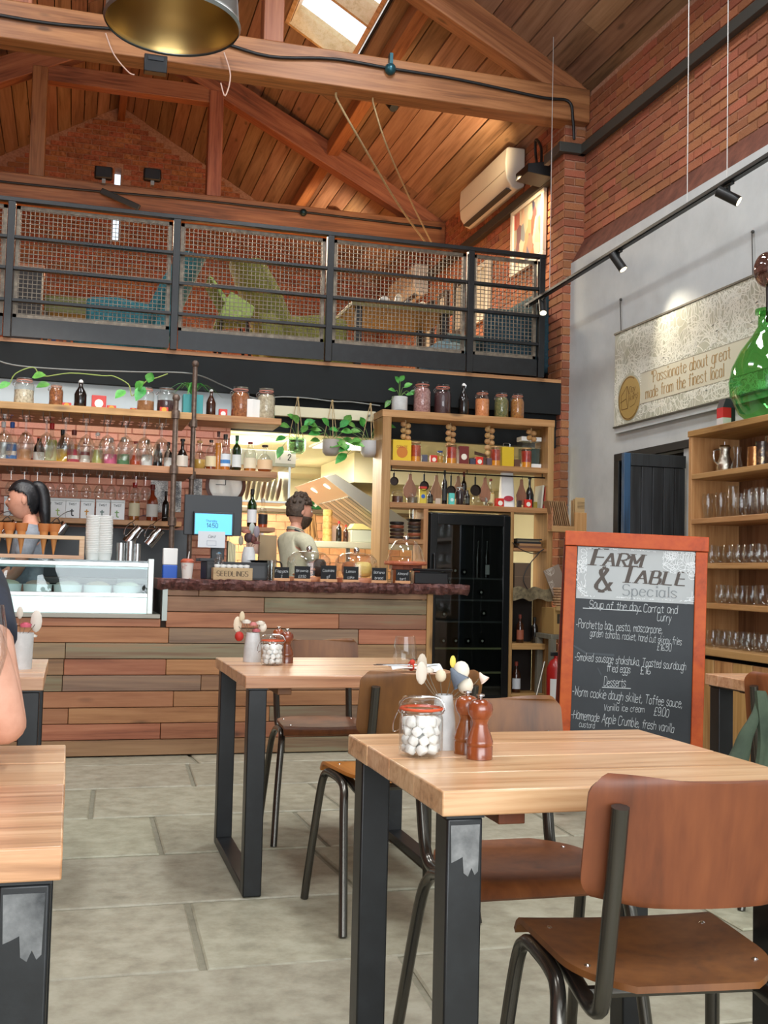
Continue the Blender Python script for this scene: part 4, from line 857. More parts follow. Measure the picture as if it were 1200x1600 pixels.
for a in (
 (3, 66, 16, 'spirit', 'clear', 'e0e4e6', .5, None, 'd8d8d8', 'clear bottle cut by the left edge of the picture'),
 (17, 66, 17, 'spirit', 'clear', 'dfe6ec', .5, '5a8ac8', '2a5aa8', 'clear spirit bottle with blue label and blue cap'),
 (37, 50, 21, 'squat', 'clear', 'c06a30', .4, 'e0a070', '8a4020', 'squat amber bottle with a pale orange label'),
 (60, 44, 17, 'squat', 'dark', None, 0, 'd8d8d4', 'c05030', 'short dark bottle with a square white label'),
 (79, 67, 18, 'spirit', 'clear', 'c8cc70', .6, 'd8d8a8', 'b02020', 'pale yellow-green bottle with a red cap'),
 (96, 58, 16, 'spirit', 'dark', None, 0, 'e0b020', '1a1a1a', 'dark bottle with a bright yellow label'),
 (114, 58, 19, 'spirit', 'clear', 'c87a40', .6, 'c04858', '6a2a20', 'amber bottle with a pink and white label'),
 (132, 40, 16, 'squat', 'clear', 'b01838', .6, 'e0d8d0', 'a02020', 'short crimson bottle with a small white label'),
 (151, 56, 18, 'swing', 'clear', 'c8c878', .5, None, None, 'swing-top clear bottle of pale green cordial'),
 (172, 48, 19, 'spirit', 'clear', 'd87840', .4, 'd86a90', 'b8b8b8', 'pink-labelled bottle with orange base'),
 (192, 50, 19, 'spirit', 'clear', 'c8d0a0', .45, '5a8a60', 'd0d0c8', 'pale bottle with a round green label'),
 (211, 44, 18, 'squat', 'clear', 'c8502a', .5, None, '8a2a18', 'squat bottle of dried orange slices and red liquor'),
 (229, 48, 17, 'spirit', 'clear', 'd0d4d4', .5, 'e4e6e4', '2a3a30', 'clear bottle with a tall white label'),
 (246, 42, 14, 'squat', 'dark', None, 0, None, '101010', 'plain black squat bottle under the last hanging glass'),
 (262, 46, 13, 'spirit', 'dark', None, 0, 'e0e0dc', '101010', 'black bottle with a narrow white label'),
 (284, 50, 18, 'flask', 'dark', None, 0, 'c8c0b4', '101010', 'black rounded bottle between the two iron pipes')):
    bottle(a[0], Y1 if a[0] < 280 else 8.3, z1, *a[1:8], a[8], a[9]+W1, G1, 'e8e4da' if a[7] in ('c04858', '5a8ac8') else None)
Y2, z2 = YR0+.15, 1.875; G2 = 'whisky bottles on the short middle shelf'; W2 = ' on the short middle shelf'
for a in (
 (311, 46, 21, 'flask', 'clear', 'c8a050', .35, None, 'a8804a', 'round cork-stoppered flask of pale gold spirit'),
 (329, 48, 17, 'squat', 'clear', '8a3a14', .25, 'd8c8a0', '2a1a12', 'squat whisky bottle with a cream label'),
 (340, 62, 12, 'spirit', 'clear', 'b87020', .7, None, '4a2010', 'slim amber bottle behind the blue-labelled bottle'),
 (351, 58, 17, 'spirit', 'clear', 'c87018', .16, 'd4d8dc', '2a2420', 'whisky bottle with white label and blue mountain band'),
 (369, 57, 15, 'wine', 'green', '2a6a2a', .3, 'cfd4d0', '18401c', 'bright green glass bottle with a white label'),
 (390, 48, 20, 'squat', 'clear', 'b86a20', .12, 'd8ccb0', '7a1818', 'square bottle with a dark red wax cap'),
 (413, 44, 24, 'flask', 'clear', 'a85018', .42, 'd8b890', '2a1c14', 'broad flask half full of dark amber bourbon')):
    bottle(a[0], Y2, z2, *a[1:8], a[8], a[9]+W2, G2, '3a7ab8' if 'mountain' in a[9] else None)
bottle(393, YR0+.12, 1.445, 60, 15, 'wine', 'green', '6a6a18', .5, 'd8dadc', '1c1a18', 'green wine bottle with white label behind the till'); bottle(410, YR0+.12, 1.445, 46, 15, 'spirit', 'clear', 'b8481c', .25, '181414', 'c8c4b8', 'clear bottle with black label and amber base behind the till')
bottle(209, YR0+.14, 1.465, 60, 17, 'spirit', 'clear', 'b86a28', .5, 'e0d4b0', 'b02018', 'amber bottle with cream label and red cap right of the tea tins')
bottle(237, YR0+.14, 1.465, 58, 18, 'spirit', 'clear', '9a3a1c', .85, 'dcd8d0', '701a14', 'dark red bottle with a pale pictured label beyond the tea tins')
bottle(258, YR0+.14, 1.465, 48, 11, 'spirit', 'dark', None, 0, None, '101010', 'slim dark bottle beside the front iron pipe on the lower bar shelf')
def jar(px, Y, z, hpx, wpx, mat, fill, lid, label, clip=True, cap2=None):
    p = spt(px, Y, z); s = ppm(p); h = hpx*s; r = wpx*s/2; t = T('storage_jar', label, 'jar', p)
    B().lathe([(r*.92, 0), (r, h*.03), (r, h*.68), (r*.88, h*.8), (r*.72, h*.84), (r*.72, h*.88)], n=18, cap=False).obj('glass_body', M_CLEAR, t, smooth=.8)
    pr = [(r*.86, h*.02), (r*.94, h*.04)]+([(r*.94, h*min(fill, .68))] if fill else [])+([(r*.7, h*fill)] if fill > .7 else [])
    B().lathe(pr, n=18).obj('contents', mat if not isinstance(mat, str) else plain(mat, .5), t, smooth=.8)
    if cap2: B().lathe([(r*.93, h*.3), (r*.93, h*fill*.99)], n=18).obj('upper_layer', cap2, t, smooth=.8) if False else None
    if lid: B().lathe([(r*.76, h*.88), (r*.8, h*.885), (r*.8, h*.915)], n=18, cap=False).obj('seal', plain(lid, .6), t, smooth=.8)
    B().lathe([(r*.76, h*.92), (r*.8, h*.94), (r*.78, h*.985), (r*.3, h), (.001, h)], n=18, cap=False).obj('lid', M_CLEAR if clip else plain(lid or 'b0b0b0', .5), t, smooth=.8)
    if clip: B().tube(smooth_line([(-r*.82, -.002, h*.86), (-r*1.1, -.01, h*.8), (-r*1.05, -.012, h*.7), (-r*.85, -.008, h*.82)], 3), .002, 5).obj('clip', M_CHROME, t)
    return t
def cont(name, cols, sc=60): return speck(name, cols, sc, .8, .02, 0, .5)
M_BEAN = cont('white_beans', ['8a7a68', 'd8ccb4', 'e8e0cc']); M_NUT = cont('nuts', ['5a2f18', '9a5a30', 'b87a48']); M_OAT = cont('oats', ['8a7c66', 'b8aa90', 'd4c8b0']); M_RICE = cont('pink_rice', ['6a3e3a', 'a87a74', 'c8a49c']); M_LENT = cont('orange_lentils', ['b86a3a', 'd88a54', 'e0a070']); M_HERB = cont('green_herb', ['3a3a20', '6a6a38', 'b08a5a']); M_MIX = cont('mixed_pulses', ['5a3a18', 'a8682c', '7a7a34'])
YT, ZT = YL0+.16, 2.235
jar(37, YT, ZT, 43, 31, M_BEAN, .55, 'c89080', 'wide jar of white beans at the left of the top bar shelf')
jar(87, YT, ZT, 36, 22, M_NUT, .85, 'b87a58', 'slim jar packed with brown nuts on the top bar shelf')
bottle(125, YT, ZT, 45, 19, 'swing', 'dark', None, 0, None, None, 'dark swing-top bottle on the long top bar shelf')
jar(227, YT, ZT, 40, 27, cont('brown_sugar', ['8a5a30', 'a8744a', 'b88a5c'], 30), .45, 'c89080', 'jar of brown sugar behind trailing leaves on the top bar shelf')
jar(259, YT, ZT, 41, 29, '3a1a20', .5, None, 'jar half full of dark berries at the end of the long top shelf')
YT2, ZT2 = YR0+.14, 2.29
bottle(329, YT2, ZT2, 43, 15, 'swing', 'brown', None, 0, None, None, 'brown swing-top bottle beside the teal planter on the top shelf')
jar(375, YT2, ZT2, 50, 30, M_NUT, .8, 'c08070', 'tall jar of brown nuts left of the white card')
jar(415, YT2, ZT2, 50, 29, M_OAT, .78, 'c08070', 'tall jar of pale oats right of the white card')
def tin(px, Y, z, wpx, hpx, col, label, emb=None, txt=None, grp=None, d=.7, lid=None):
    p = spt(px, Y, z); s = ppm(p); w, h = wpx*s, hpx*s; t = T('tin', label, 'tin', p, 0, grp)
    B().box(-w/2, w/2, -w*d/2, w*d/2, 0, h*(.86 if lid else 1)).obj('body', plain(col, .4), t, .003)
    if lid: B().box(-w/2-.002, w/2+.002, -w*d/2-.002, w*d/2+.002, h*.86, h).obj('lid', plain(lid, .4), t, .003)
    if emb: B().lathe([(w*.3, 0), (w*.3, .001)], n=14).obj('emblem', plain(emb, .5), t).matrix_local = Matrix.Translation((0, -w*d/2-.0005, h*.42)) @ Matrix.Rotation(PI/2, 4, 'X')
    for s_, hh, zz_, c in txt or ():
        b = B(); wd_ = twidth(s_, hh*h, 1, 1.7); text(b, s_, (-wd_/2, -w*d/2-.0015, zz_*h), (1, 0, 0), (0, 0, 1), hh*h, .16); b.obj('lettering', plain(c, .6), t, smooth=0)
    return t
tin(154, YT, ZT, 22, 22, 'b02418', 'upright red tin with a green and white emblem on the top bar shelf', 'e0e0d0'); tin(104, YT, ZT, 14, 8, 'b8281c', 'low red tin just right of the nut jar on the top shelf', 'd89020')
tin(174, YT, ZT, 14, 8, 'c0301c', 'low red tin right of the upright red tin', 'd89020'); tin(256, YL0+.05, ZT, 13, 7, 'c0301c', 'low red tin in front of the berry jar', 'd89020'); tin(208, YT, ZT, 10, 6, 'b8281c', 'tiny red tin left of the brown sugar jar', 'd89020')
tin(348, YT2, ZT2, 13, 13, 'c42818', 'small red tin with a white emblem left of the tall nut jar', 'e8e0d8')
tcol = ['7a8a94', '8a9a70', 'a8c070', '222426', 'd89a3c', '7a9088', '8ab070']
for k, px in enumerate((17, 74, 91, 113, 136, 160, 183)):
    tin(px, YR0+.1, 1.465, 21, 31, 'f2f3f1', '%s white tea tin from the left with a big %s letter t' % (ORD[k], ['slate', 'sage', 'lime', 'black', 'orange', 'teal', 'green'][k]), None, (('TWIST', .1, .66, '4a4c4c'), ('t', .36, .14, tcol[k])), 'white tea tins on the lower bar shelf', .8, 'e4e6e4')
def jug(px, Y, z, label):
    p = spt(px, Y, z); t = T('milk_jug', label, 'milk jug', p, 0, None, (0, math.radians(38), 0)); r = .042
    B().lathe([(r, -.15), (r*1.02, -.145), (r, -.06), (r*.82, -.02), (r*.88, 0), (r*.84, 0), (r*.78, -.02), (r*.95, -.06)], n=16, cap=False).lathe([(.001, -.15), (r, -.15)], n=16, cap=False).obj('body', M_CHROME, t, smooth=.8)
    B().tube(smooth_line([(-r*.85, 0, -.02), (-r*1.7, 0, -.01), (-r*1.9, 0, -.05), (-r*1.6, 0, -.1), (-r, 0, -.12)], 4), .004, 6).obj('handle', M_CHROME, t)
    B().tube(smooth_line([(-r*1.7, 0, -.012), (-r*1.3, 0, .06), (-r*.6, 0, .10)], 4), .0025, 5).obj('hook', M_CHROME, t)
for k, (px, z) in enumerate(((4, 1.40), (26, 1.42), (103, 1.42), (219, 1.41), (251, 1.40))): jug(px, YR0-.03, z, '%s steel milk jug from the left hanging under the tea tin shelf' % ORD[k])
# framed prints on the brick, wall clock, white card, planter
def print_(x0, x1, y0, y1, Y, label, sd):
    a, c = at(x0, y1, Y), at(x1, y0, Y); t = T('art_print', label, 'print', (a.x, Y, a.z)); w, h = c.x-a.x, c.z-a.z
    B().box(0, w, -.008, 0, 0, h).obj('sheet', plain('dcdcd8', .7), t); b = B(); motifs(b, V((0, -.0095, 0)), V((1, 0, 0)), V((0, 0, 1)), w, h, 40, random.Random(sd), .03, .0016); b.obj('line_drawing', plain('6a6c70', .7), t, smooth=0)
print_(234, 263, 742, 800, 9.06, 'white line-drawn print on the brick behind the red bottle', 2); print_(272, 284, 748, 800, 9.06, 'narrow pinkish line print on the brick between the pipes', 5); print_(296, 316, 744, 778, 9.06, 'pale print of a building facade above the till', 8)
a = at(352, 758, 9.03); t = T('wall_clock', 'round white wall clock with a brown rim, half hidden by the shelf', 'clock', a, 0, None, (PI/2, 0, 0))
B().lathe([(.15, .0), (.16, .0), (.165, .03), (.14, .035), (.135, .02)], n=28, cap=False).obj('rim', plain('5a3020', .4), t, smooth=.8); B().lathe([(.001, .012), (.14, .012)], n=28, cap=False).obj('dial', plain('e4e2da', .5), t)
B().box(-.003, .003, 0, .1, .014, .016).obj('hand', plain('202020', .5), t); B().box(-.08, 0, -.003, .003, .014, .016).obj('hand', plain('202020', .5), t)
p = spt(394, YR0+.08, ZT2); t = T('white_card', 'folded blank white card standing between two tall jars', 'card', p)
B().add([(-.06, .02, 0), (0, -.02, 0), (0, -.02, .15), (-.06, .02, .15)], [(0, 1, 2, 3)]).add([(0, -.02, 0), (.06, .02, 0), (.06, .02, .15), (0, -.02, .15)], [(0, 1, 2, 3)]).obj('leaf', M_WHITEP, t, smooth=0)
def leaf(b, p, d, l, w, droop=.3):
    d = V(d).normalized(); s = d.cross(V((0, -.75, .65)));
    if s.length < .1: s = V((1, 0, 0))
    s.normalize(); n = s.cross(d); p = V(p); pts = []
    for i, (t, ww) in enumerate(((0, .05), (.25, .8), (.5, 1), (.75, .7), (1, .03))):
        c = p+d*l*t-V((0, 0, 1))*droop*l*t*t; pts += [c+s*w*ww/2+n*w*.12*ww, c-n*w*.05, c-s*w*ww/2+n*w*.12*ww]
    return b.add(pts, [(3*i+j, 3*i+j+1, 3*i+j+4, 3*i+j+3) for i in range(4) for j in (0, 1)])
p = spt(300, YR0+.1, ZT2-.0); t = T('planter', 'teal box planter with an arching spider plant on the top shelf', 'planter', p)
B().box(-.075, .075, -.06, .06, 0, .15).obj('box', plain('2a8a8c', .5), t, .003); rr = random.Random(3)
for k in range(16):
    a = rr.uniform(0, 6.3); e = rr.uniform(.12, .26); b = B()
    q = smooth_line([(0, 0, .14), (.4*e*math.cos(a), .4*e*math.sin(a)*.6, .24), (e*math.cos(a), e*math.sin(a)*.5, .26-.5*e)], 4)
    b.tube(q, [.007, .009, .009, .008, .007, .006, .005, .003, .001], 5, flat=.2).obj('leaf', M_LEAF, t, smooth=1)
# ---------------------------------------------------------------- till
zs = 1.05; Yt = YC+.34
p = spt(369, Yt, zs); s = ppm(p); t = T('cash_drawer', 'black till drawer box under the customer screen', 'till drawer', p); B().box(-51*s, 51*s, -.15, .17, 0, .112).obj('box', plain('17181a', .5), t, .004); B().box(-49*s, 49*s, -.153, -.15, .015, .09).obj('drawer_front', plain('1d1f21', .4), t)
tl = T('till', 'black point-of-sale till with blue customer screen reading 14:50', 'till', (p.x, Yt+.05, zs+.112)); blk = plain('16191d', .45)
def PX_(x, y, Y=Yt-.02): q = at(x, y, Y)-V((p.x, Yt+.05, zs+.112)); return q
def rect(x0, x1, y0, y1, Y, dpt, name, mat, par=None, bev=.003):
    a, c = PX_(x0, y1, Y), PX_(x1, y0, Y); return B().box(a.x, c.x, a.y, a.y+dpt, a.z, c.z).obj(name, mat, par or tl, bev)
rect(287, 379, 776, 835, Yt, .03, 'main_screen_back', blk); rect(330, 352, 820, 874, Yt+.02, .05, 'stand', blk); a = PX_(310, 874, Yt)
B().box(a.x, a.x+.14, -.12, .1, .0, .02).obj('foot', blk, tl, .003)
rect(302, 366, 801, 836, Yt-.06, .055, 'customer_screen', blk); scn = rect(304, 363, 804, 834, Yt-.064, .004, 'display', plain('58b8e8', .4, 0, .75), None, 0)
a = PX_(323, 824, Yt-.066); b = B(); text(b, '14:50', a, (1, 0, 0), (0, 0, 1), 6.5*s, .11); b.obj('lettering', plain('14384c', .5), scn, smooth=0)
a = PX_(322, 815, Yt-.066); b = B(); text(b, 'Thursday', a, (1, 0, 0), (0, 0, 1), 3*s, .12); b.obj('lettering', plain('14384c', .5), scn, smooth=0)
cd = rect(309, 352, 831, 855, Yt-.072, .003, 'price_card', plain('d4dade', .6), None, 0); a = PX_(325, 840, Yt-.074); b = B(); text(b, 'Card', a, (1, 0, 0), (0, 0, 1), 4*s, .1, 0, 0, .3); b.obj('lettering', plain('30343a', .6), cd, smooth=0)
a, c = PX_(323, 852, Yt-.074), PX_(338, 845, Yt-.074); q = .0012; b = B()
for x0, x1, y0, y1 in ((a.x, c.x, a.z, a.z+q), (a.x, c.x, c.z-q, c.z), (a.x, a.x+q, a.z, c.z), (c.x-q, c.x, a.z, c.z)): b.box(x0, x1, a.y, a.y+.0005, y0, y1)
b.obj('card_symbol', plain('5a6a8a', .6), cd)
p = spt(362, YC+.06, zs); s = ppm(p); t = T('seedlings_box', 'shallow wooden box stencilled SEEDLINGS below the till', 'box', p)
mb_ = wood('box_wood', ['8a7050', 'a88c66', 'b89c76'], 0, .6, 5, .03); w, h = 61*s, 19*s
for q in (((-w/2, w/2, -.05, -.04, 0, h)), ((-w/2, w/2, .04, .05, 0, h)), ((-w/2, -w/2+.01, -.04, .04, 0, h)), ((w/2-.01, w/2, -.04, .04, 0, h)), ((-w/2, w/2, -.04, .04, 0, .008))): B().box(*q).obj('side', mb_, t, .0015)
b = B(); wd_ = twidth('SEEDLINGS', .03, .9); text(b, 'SEEDLINGS', (-wd_/2, -.0512, h*.32), (1, 0, 0), (0, 0, 1), .03, .15, .5, .9, 0, 0, .9); b.obj('lettering', plain('4a3a2c', .7), t, smooth=0)
for k in range(6):
    q = T('seedling_pot', '%s small white pot from the left in the SEEDLINGS box' % ORD[k], 'pot', p+V((-w*.38+w*.15*k, 0, .009)), 0, 'small pots in the seedlings box')
    B().lathe([(.016, 0), (.016, h*.95), (.019, h*.95), (.019, h*1.12), (.001, h*1.15)], n=12, cap=False).obj('pot', M_WHITEP, q, smooth=.8)
bt = spt(341, YC+.12, zs); t = T('glass_bear_jar', 'small clear knobbed jar standing behind the SEEDLINGS box', 'jar', bt)
B().lathe([(.03, 0), (.036, .04), (.02, .075), (.032, .105), (.026, .13), (.012, .14), (.02, .16), (.001, .17)], n=14, cap=False).obj('body', M_CLEAR, t, smooth=1)
p = spt(292, YC+.22, zs); s = ppm(p); t = T('takeaway_cup', 'paper takeaway cup with red lid and straw by the pipe', 'cup', p); r = 10*s
B().lathe([(r*.75, 0), (r, .1), (r*.95, .1), (.001, .02)], n=14, cap=False).obj('cup', speck('cup_print', ['b03020', 'd8d4cc', 'dcd8d0'], 12, .6, 0, 0, 0, pos=[.35, .45, .7]), t, smooth=.8); B().lathe([(r*1.06, .1), (r*1.06, .112), (r*.7, .125), (.001, .125)], n=14).obj('lid', plain('b85a40', .4), t, smooth=.8)
B().tube([(0, 0, .1), (.01, 0, .17)], .003, 6).obj('straw', M_WHITEP, t)
p = spt(263, YC+.3, 1.03); t = T('flour_bag', 'blue and white paper bag behind the front iron pipe', 'bag', (p.x, 8.0-.2, 1.05)); p = spt(263, 7.8, 1.05); t.location = (p.x, 7.72, 1.035); s = ppm(p)
B().box(-11*s, 11*s, -.04, .04, 0, .1).obj('lower_band', plain('2a5ab8', .5), t, .006); B().box(-11*s, 11*s, -.038, .038, .1, .215).obj('upper', M_WHITEP, t, .006)
B().box(.30, .85, 7.55, 7.94, 1.005, 1.034).obj('prep_shelf', plain('6a6a68', .4, .4), None, .003, label='steel prep shelf behind the display case end', cat='shelf'); B().box(.32, .83, 7.6, 7.9, 0, 1.004).obj('prep_cabinet', plain('3a3a3a', .5), None, 0, label='dark prep cabinet behind the display case', cat='cabinet')
flower_pot(spt(388, YC+.3, 1.16)*1.0, .10, .045, 'pinkish glass vase of dried dark flowers on the till drawer',
    [(-.02, .10, 'rose', 'b87a68', .03), (.02, .12, 'leaf', 'a8b0a8', .035), (.0, .06, 'ball', '4a3438', .03), (.045, .1, 'leaf', '8a8088', .035), (.03, .05, 'ball', '6a3a34', .024), (-.05, .04, 'leaf', 'a09880', .03), (.05, .03, 'rose', '7a4a44', .025)])
t = T('paper_stack', 'stack of cream leaflets standing beside the customer screen', 'leaflets', spt(361, YC+.36, 1.162))
for k in range(5): B().box(-.026+k*.01, -.018+k*.01, -.04, .04, 0, .135-.006*k).obj('leaflet', plain(['d8d0a8', 'ccc49c', 'd4cca4', 'c8c098', 'd0c8a0'][k], .7), t)
t = T('tray', 'silver tray lying on the right of the till drawer', 'tray', spt(407, YC+.3, 1.163)); B().lathe([(.08, 0), (.1, .012), (.105, .014), (.08, .004), (.001, .004)], n=20, cap=False).obj('dish', M_CHROME, t, smooth=.8)
# ---------------------------------------------------------------- cakes and price slates
def dome(px, wpx, y0, label, inside, stand=None, hd=None):
    zb_ = 1.052 if not stand else None; Yd = YC+.22; p = spt(px, Yd, 1.05); s = ppm(p); R = wpx*s/2
    t = T('cake_dome', label, 'cake dome', p); up = stand or .03; hh = hd*s
    if stand:
        for sx in (-1, 1): B().box(sx*R*.55-.02, sx*R*.55+.02, -.03, .03, 0, stand-.05).obj('stand_leg', M_MILL, t, .003)
        B().box(-R*.78, R*.78, -.04, .04, stand-.05, stand-.02).obj('stand_rail', M_MILL, t, .003)
        B().lathe([(R*1.05, stand-.02), (R*1.1, stand-.01), (R*1.08, stand+.005), (.001, stand+.006)], n=26).obj('board', wood('round_board', ['8a4a2a', 'b8704a', 'c88a5c'], 0, .4, 5, .03), t, smooth=.6)
        pr = [(R*1.0, up+.006), (R*.94, up+.02), (R*.92, up+.03), (R*.82, up+hh*.5), (R*.55, up+hh*.82), (R*.15, up+hh*.9), (.012, up+hh*.9)]
    else:
        B().lathe([(R*1.03, 0), (R*1.05, .01), (R*1.03, .03), (.001, .031)], n=26).obj('board', wood('flat_board', ['8a5030', 'b87a50', 'c89068'], 0, .4, 5, .03), t, smooth=.6)
        pr = [(R*.99, up+.002), (R*.99, up+hh*.45), (R*.95, up+hh*.62), (R*.7, up+hh*.80), (R*.2, up+hh*.86), (.012, up+hh*.86)]
    B().lathe(pr, n=26, cap=False).obj('glass_cover', M_CLEAR, t, smooth=1); B().sph((0, 0, up+hh*.93), .02, 10, 7).obj('knob', M_CHROME, t, smooth=1.2)
    for nm, lb, fn in inside: fn(T(nm, lb, 'cake', p+V((0, 0, up+.004))), R)
def cookies(o, R):
    rr = random.Random(2)
    for k in range(9): B().lathe([(.001, 0), (.035, .002), (.04, .009), (.03, .016), (.001, .018)], n=12, cap=False).obj('cookie', speck('cookie', ['7a4a2c', 'b07a50', 'c8946a'], 40, .8, .1, .01, .4), o, smooth=1, loc=(-.03+rr.uniform(-.05, .05), rr.uniform(-.05, .05), .017*(k//3)))
def bag(o, R): B().lathe([(.03, 0), (.045, .02), (.04, .09), (.025, .11), (.001, .1)], (R*.5, 0, 0), 12, cap=False).obj('muffin', speck('dark_muffin', ['241814', '3a2a22', '4c3a30'], 30, .8), o, smooth=1)
def loaf(x, c1, w):
    def f(o, R): B().box(x*R-w, x*R+w, -.06, .06, 0, .1).obj('loaf', speck('loaf'+c1, [c1, c1], 30, .8, .02, 0, .4), o, .03)
    return f
dome(482, 70, 0, 'glass cake dome over cookies on a round board, left of three', [('cookies', 'pile of brown cookies under the left glass dome', cookies), ('muffin', 'dark chocolate muffin under the left glass dome', bag)], None, 47)
dome(556, 68, 0, 'glass cake dome over two loaf cakes, middle of three', [('loaf_cake', 'brown sponge loaf under the middle glass dome', loaf(-.35, 'a06038', .04)), ('loaf_cake', 'yellow lemon loaf under the middle glass dome', loaf(.32, 'd8b868', .05))], None, 46)
dome(633, 62, 0, 'empty glass dome on a tall wooden cake stand, right of three', [], .14, 40)
for k, (px, w, h, tx) in enumerate(((440, 23, 22, ('Flapjack', '3')), (472, 25, 24, ('Brownie', '£3.50')), (513, 25, 26, ('Cookies', 'gf')), (548, 24, 25, ('Lemon', 'cake')), (592, 23, 24, ('Banana', 'bread')), (629, 22, 22, ('Almond', 'tart')))):
    p = spt(px, YC+.02, 1.05); s = ppm(p); t = T('price_slate', ['first', 'second', 'third', 'fourth', 'fifth', 'sixth'][k]+' little black price slate from the left on the bark-edged counter', 'price sign', p, 0, 'price slates on the counter')
    B().box(-w*s*.55, w*s*.55, -.012, .012, 0, .018).obj('wood_base', plain('c8966a', .6), t, .002); o = B().box(-w*s/2, w*s/2, -.002, .002, .018, h*s).obj('slate', M_CARD, t)
    for j, q in enumerate(tx): b = B(); wd_ = twidth(q, .016); text(b, q, (-wd_/2, -.003, h*s*(.62-.36*j)), (1, 0, 0), (0, 0, 1), .016, .1, 0, 0, .1, .4); b.obj('chalk_writing', M_CHALK, o, smooth=0)
p = spt(668, YC+.3, 1.05); s = ppm(p); t = T('griddle', 'black lidded griddle tray at the right end of the counter', 'griddle', p); B().box(-30*s, 24*s, -.12, .12, 0, .075).obj('box', plain('121314', .4), t, .005); B().box(-34*s, 30*s, -.14, .14, .085, .1).obj('plate', plain('1c1d1e', .3, .5), t, .004); B().box(-20*s, 10*s, -.1, .1, .075, .086).obj('hinge', plain('121314', .4), t)
t = T('glass_jug', 'clear glass jug at the left of the price slates', 'jug', spt(424, YC+.15, 1.05)); B().lathe([(.03, 0), (.033, .07), (.03, .1), (.035, .13), (.031, .13), (.028, .02)], n=14, cap=False).obj('body', M_CLEAR, t, smooth=.9); B().tube(smooth_line([(.03, 0, .12), (.06, 0, .11), (.06, 0, .06), (.032, 0, .04)], 4), .005, 6).obj('handle', plain('1a1a1a', .4), t)
# ---------------------------------------------------------------- pantry shelving round the fridge
YU = 8.70; UB = 8.985
UL, UR = spt(598, YU, 2.3).x, spt(866, YU, 2.3).x
us = T('pantry_shelving', 'tall pine pantry shelving unit built round the black wine fridge', 'shelving unit', (0, YU, 0)); D = UB-YU
XA, XB_ = spt(669, YU, 1.5).x, spt(798, YU, 1.5).x
def pl(x0, x1, z0, z1, m=None, nm='shelf_board', y0=0, y1=None): return B().box(x0, x1, y0, y1 or D, z0, z1).obj(nm, m or M_SHELF, us, .003)
pl(UL, UL+.075, 0, 2.40, M_SHELFZ, 'upright'); pl(UR-.055, UR, 0, 2.40, M_SHELFZ, 'upright'); pl(UL-.005, UR+.005, 2.40, 2.46)
pl(UL+.075, UR-.055, 2.0, 2.045); pl(UL+.075, UR-.055, 1.655, 1.70)
pl(XA-.04, XA, 0, 1.655, M_SHELFZ, 'upright'); pl(XB_, XB_+.03, 0, 1.655, M_SHELFZ, 'upright')
pl(UL+.075, XA-.04, 1.36, 1.40); pl(UL+.075, XA-.04, 1.02, 1.06)
zl = spt(825, YU, 1.35); pl(XB_+.03, UR-.055, 1.33, 1.355); pl(XB_+.03, UR-.055, .985, 1.01); pl(XB_+.03, UR-.055, .50, .55); pl(XB_+.03, UR-.055, .09, .13)
B().box(XB_+.03, UR-.055, D+.002, D+.02, .05, .98).obj('back_board', plain('241a14', .8), us)
# wine fridge
fx0, fx1 = XA+.015, XB_-.01; fr = T('wine_fridge', 'tall black glass-fronted wine fridge within the pine shelving', 'fridge', ((fx0+fx1)/2, YU, 0)); w = (fx1-fx0)/2
blk2 = plain('0d0f10', .25); B().box(-w, w, .02, .04+D*.8, 0, 1.63).obj('cabinet', plain('101214', .4), fr, .004)
inn = plain('1a1c1c', .5); d = T('x', None, None); bpy.data.objects.remove(d)
dr = B().box(-w, -w+.06, -.02, .015, .03, 1.62).box(w-.06, w, -.02, .015, .03, 1.62).box(-w+.06, w-.06, -.02, .015, 1.53, 1.62).box(-w+.06, w-.06, -.02, .015, .03, .12).obj('door_frame', blk2, fr, .004)
B().box(-w+.06, w-.06, -.012, -.006, .12, 1.53).obj('door_glass', glass('fridge_glass', 'd4d8d6', .3, .03, .92), dr, smooth=0)
B().tube(smooth_line([(-w+.03, -.02, 1.02), (-w+.03, -.05, 1.04), (-w+.03, -.05, 1.26), (-w+.03, -.02, 1.28)], 4), .008, 8).obj('door_handle', plain('3a3a3a', .25, .9), dr)
for k, z in enumerate((.3, .5, .72, .9, 1.08)):
    B().box(-w+.06, w-.06, -.004, .018, z, z+.014).obj('rack', plain('b0ae80' if k in (0, 1) else '5c6060', .5), fr)
cfs = [(-.26, .97), (-.14, .975), (-.05, .965), (-.24, .745), (-.1, .75), (.0, .74), (.12, .745), (.1, .92), (-.24, .515), (-.12, .515), (.0, .52), (.14, .515), (-.1, .16), (.08, .17), (.16, .155)]
for k, (x, z) in enumerate([(-.26, 1.115), (-.14, 1.12), (-.05, 1.11), (.12, .945), (-.24, .76), (.15, .77), (-.24, .54), (-.12, .54), (.0, .54), (.14, .54), (-.1, .16), (.08, .17)]):
    q = T('wine_bottle', 'end-on wine bottle in the black fridge, %s counting row by row from top left' % ORD[k], 'bottle', ((fx0+fx1)/2+x*.9, YU+.0, z+.03), 0, 'wine bottles lying in the fridge')
    B().lathe([(.028, -.004), (.028, .014), (.012, .0145), (.011, .016)], (0, 0, 0), 12).obj('bottle_end', plain('0f1411', .2), q, smooth=.7).matrix_local = Matrix.Translation((0, .012, 0)) @ Matrix.Rotation(PI/2, 4, 'X')
    B().lathe([(.001, .0), (.010, .0)], (0, 0, .0), 10, cap=False).obj('foil_cap', plain('d0d0c8', .4), q).matrix_local = Matrix.Translation((0, -.005, 0)) @ Matrix.Rotation(PI/2, 4, 'X')
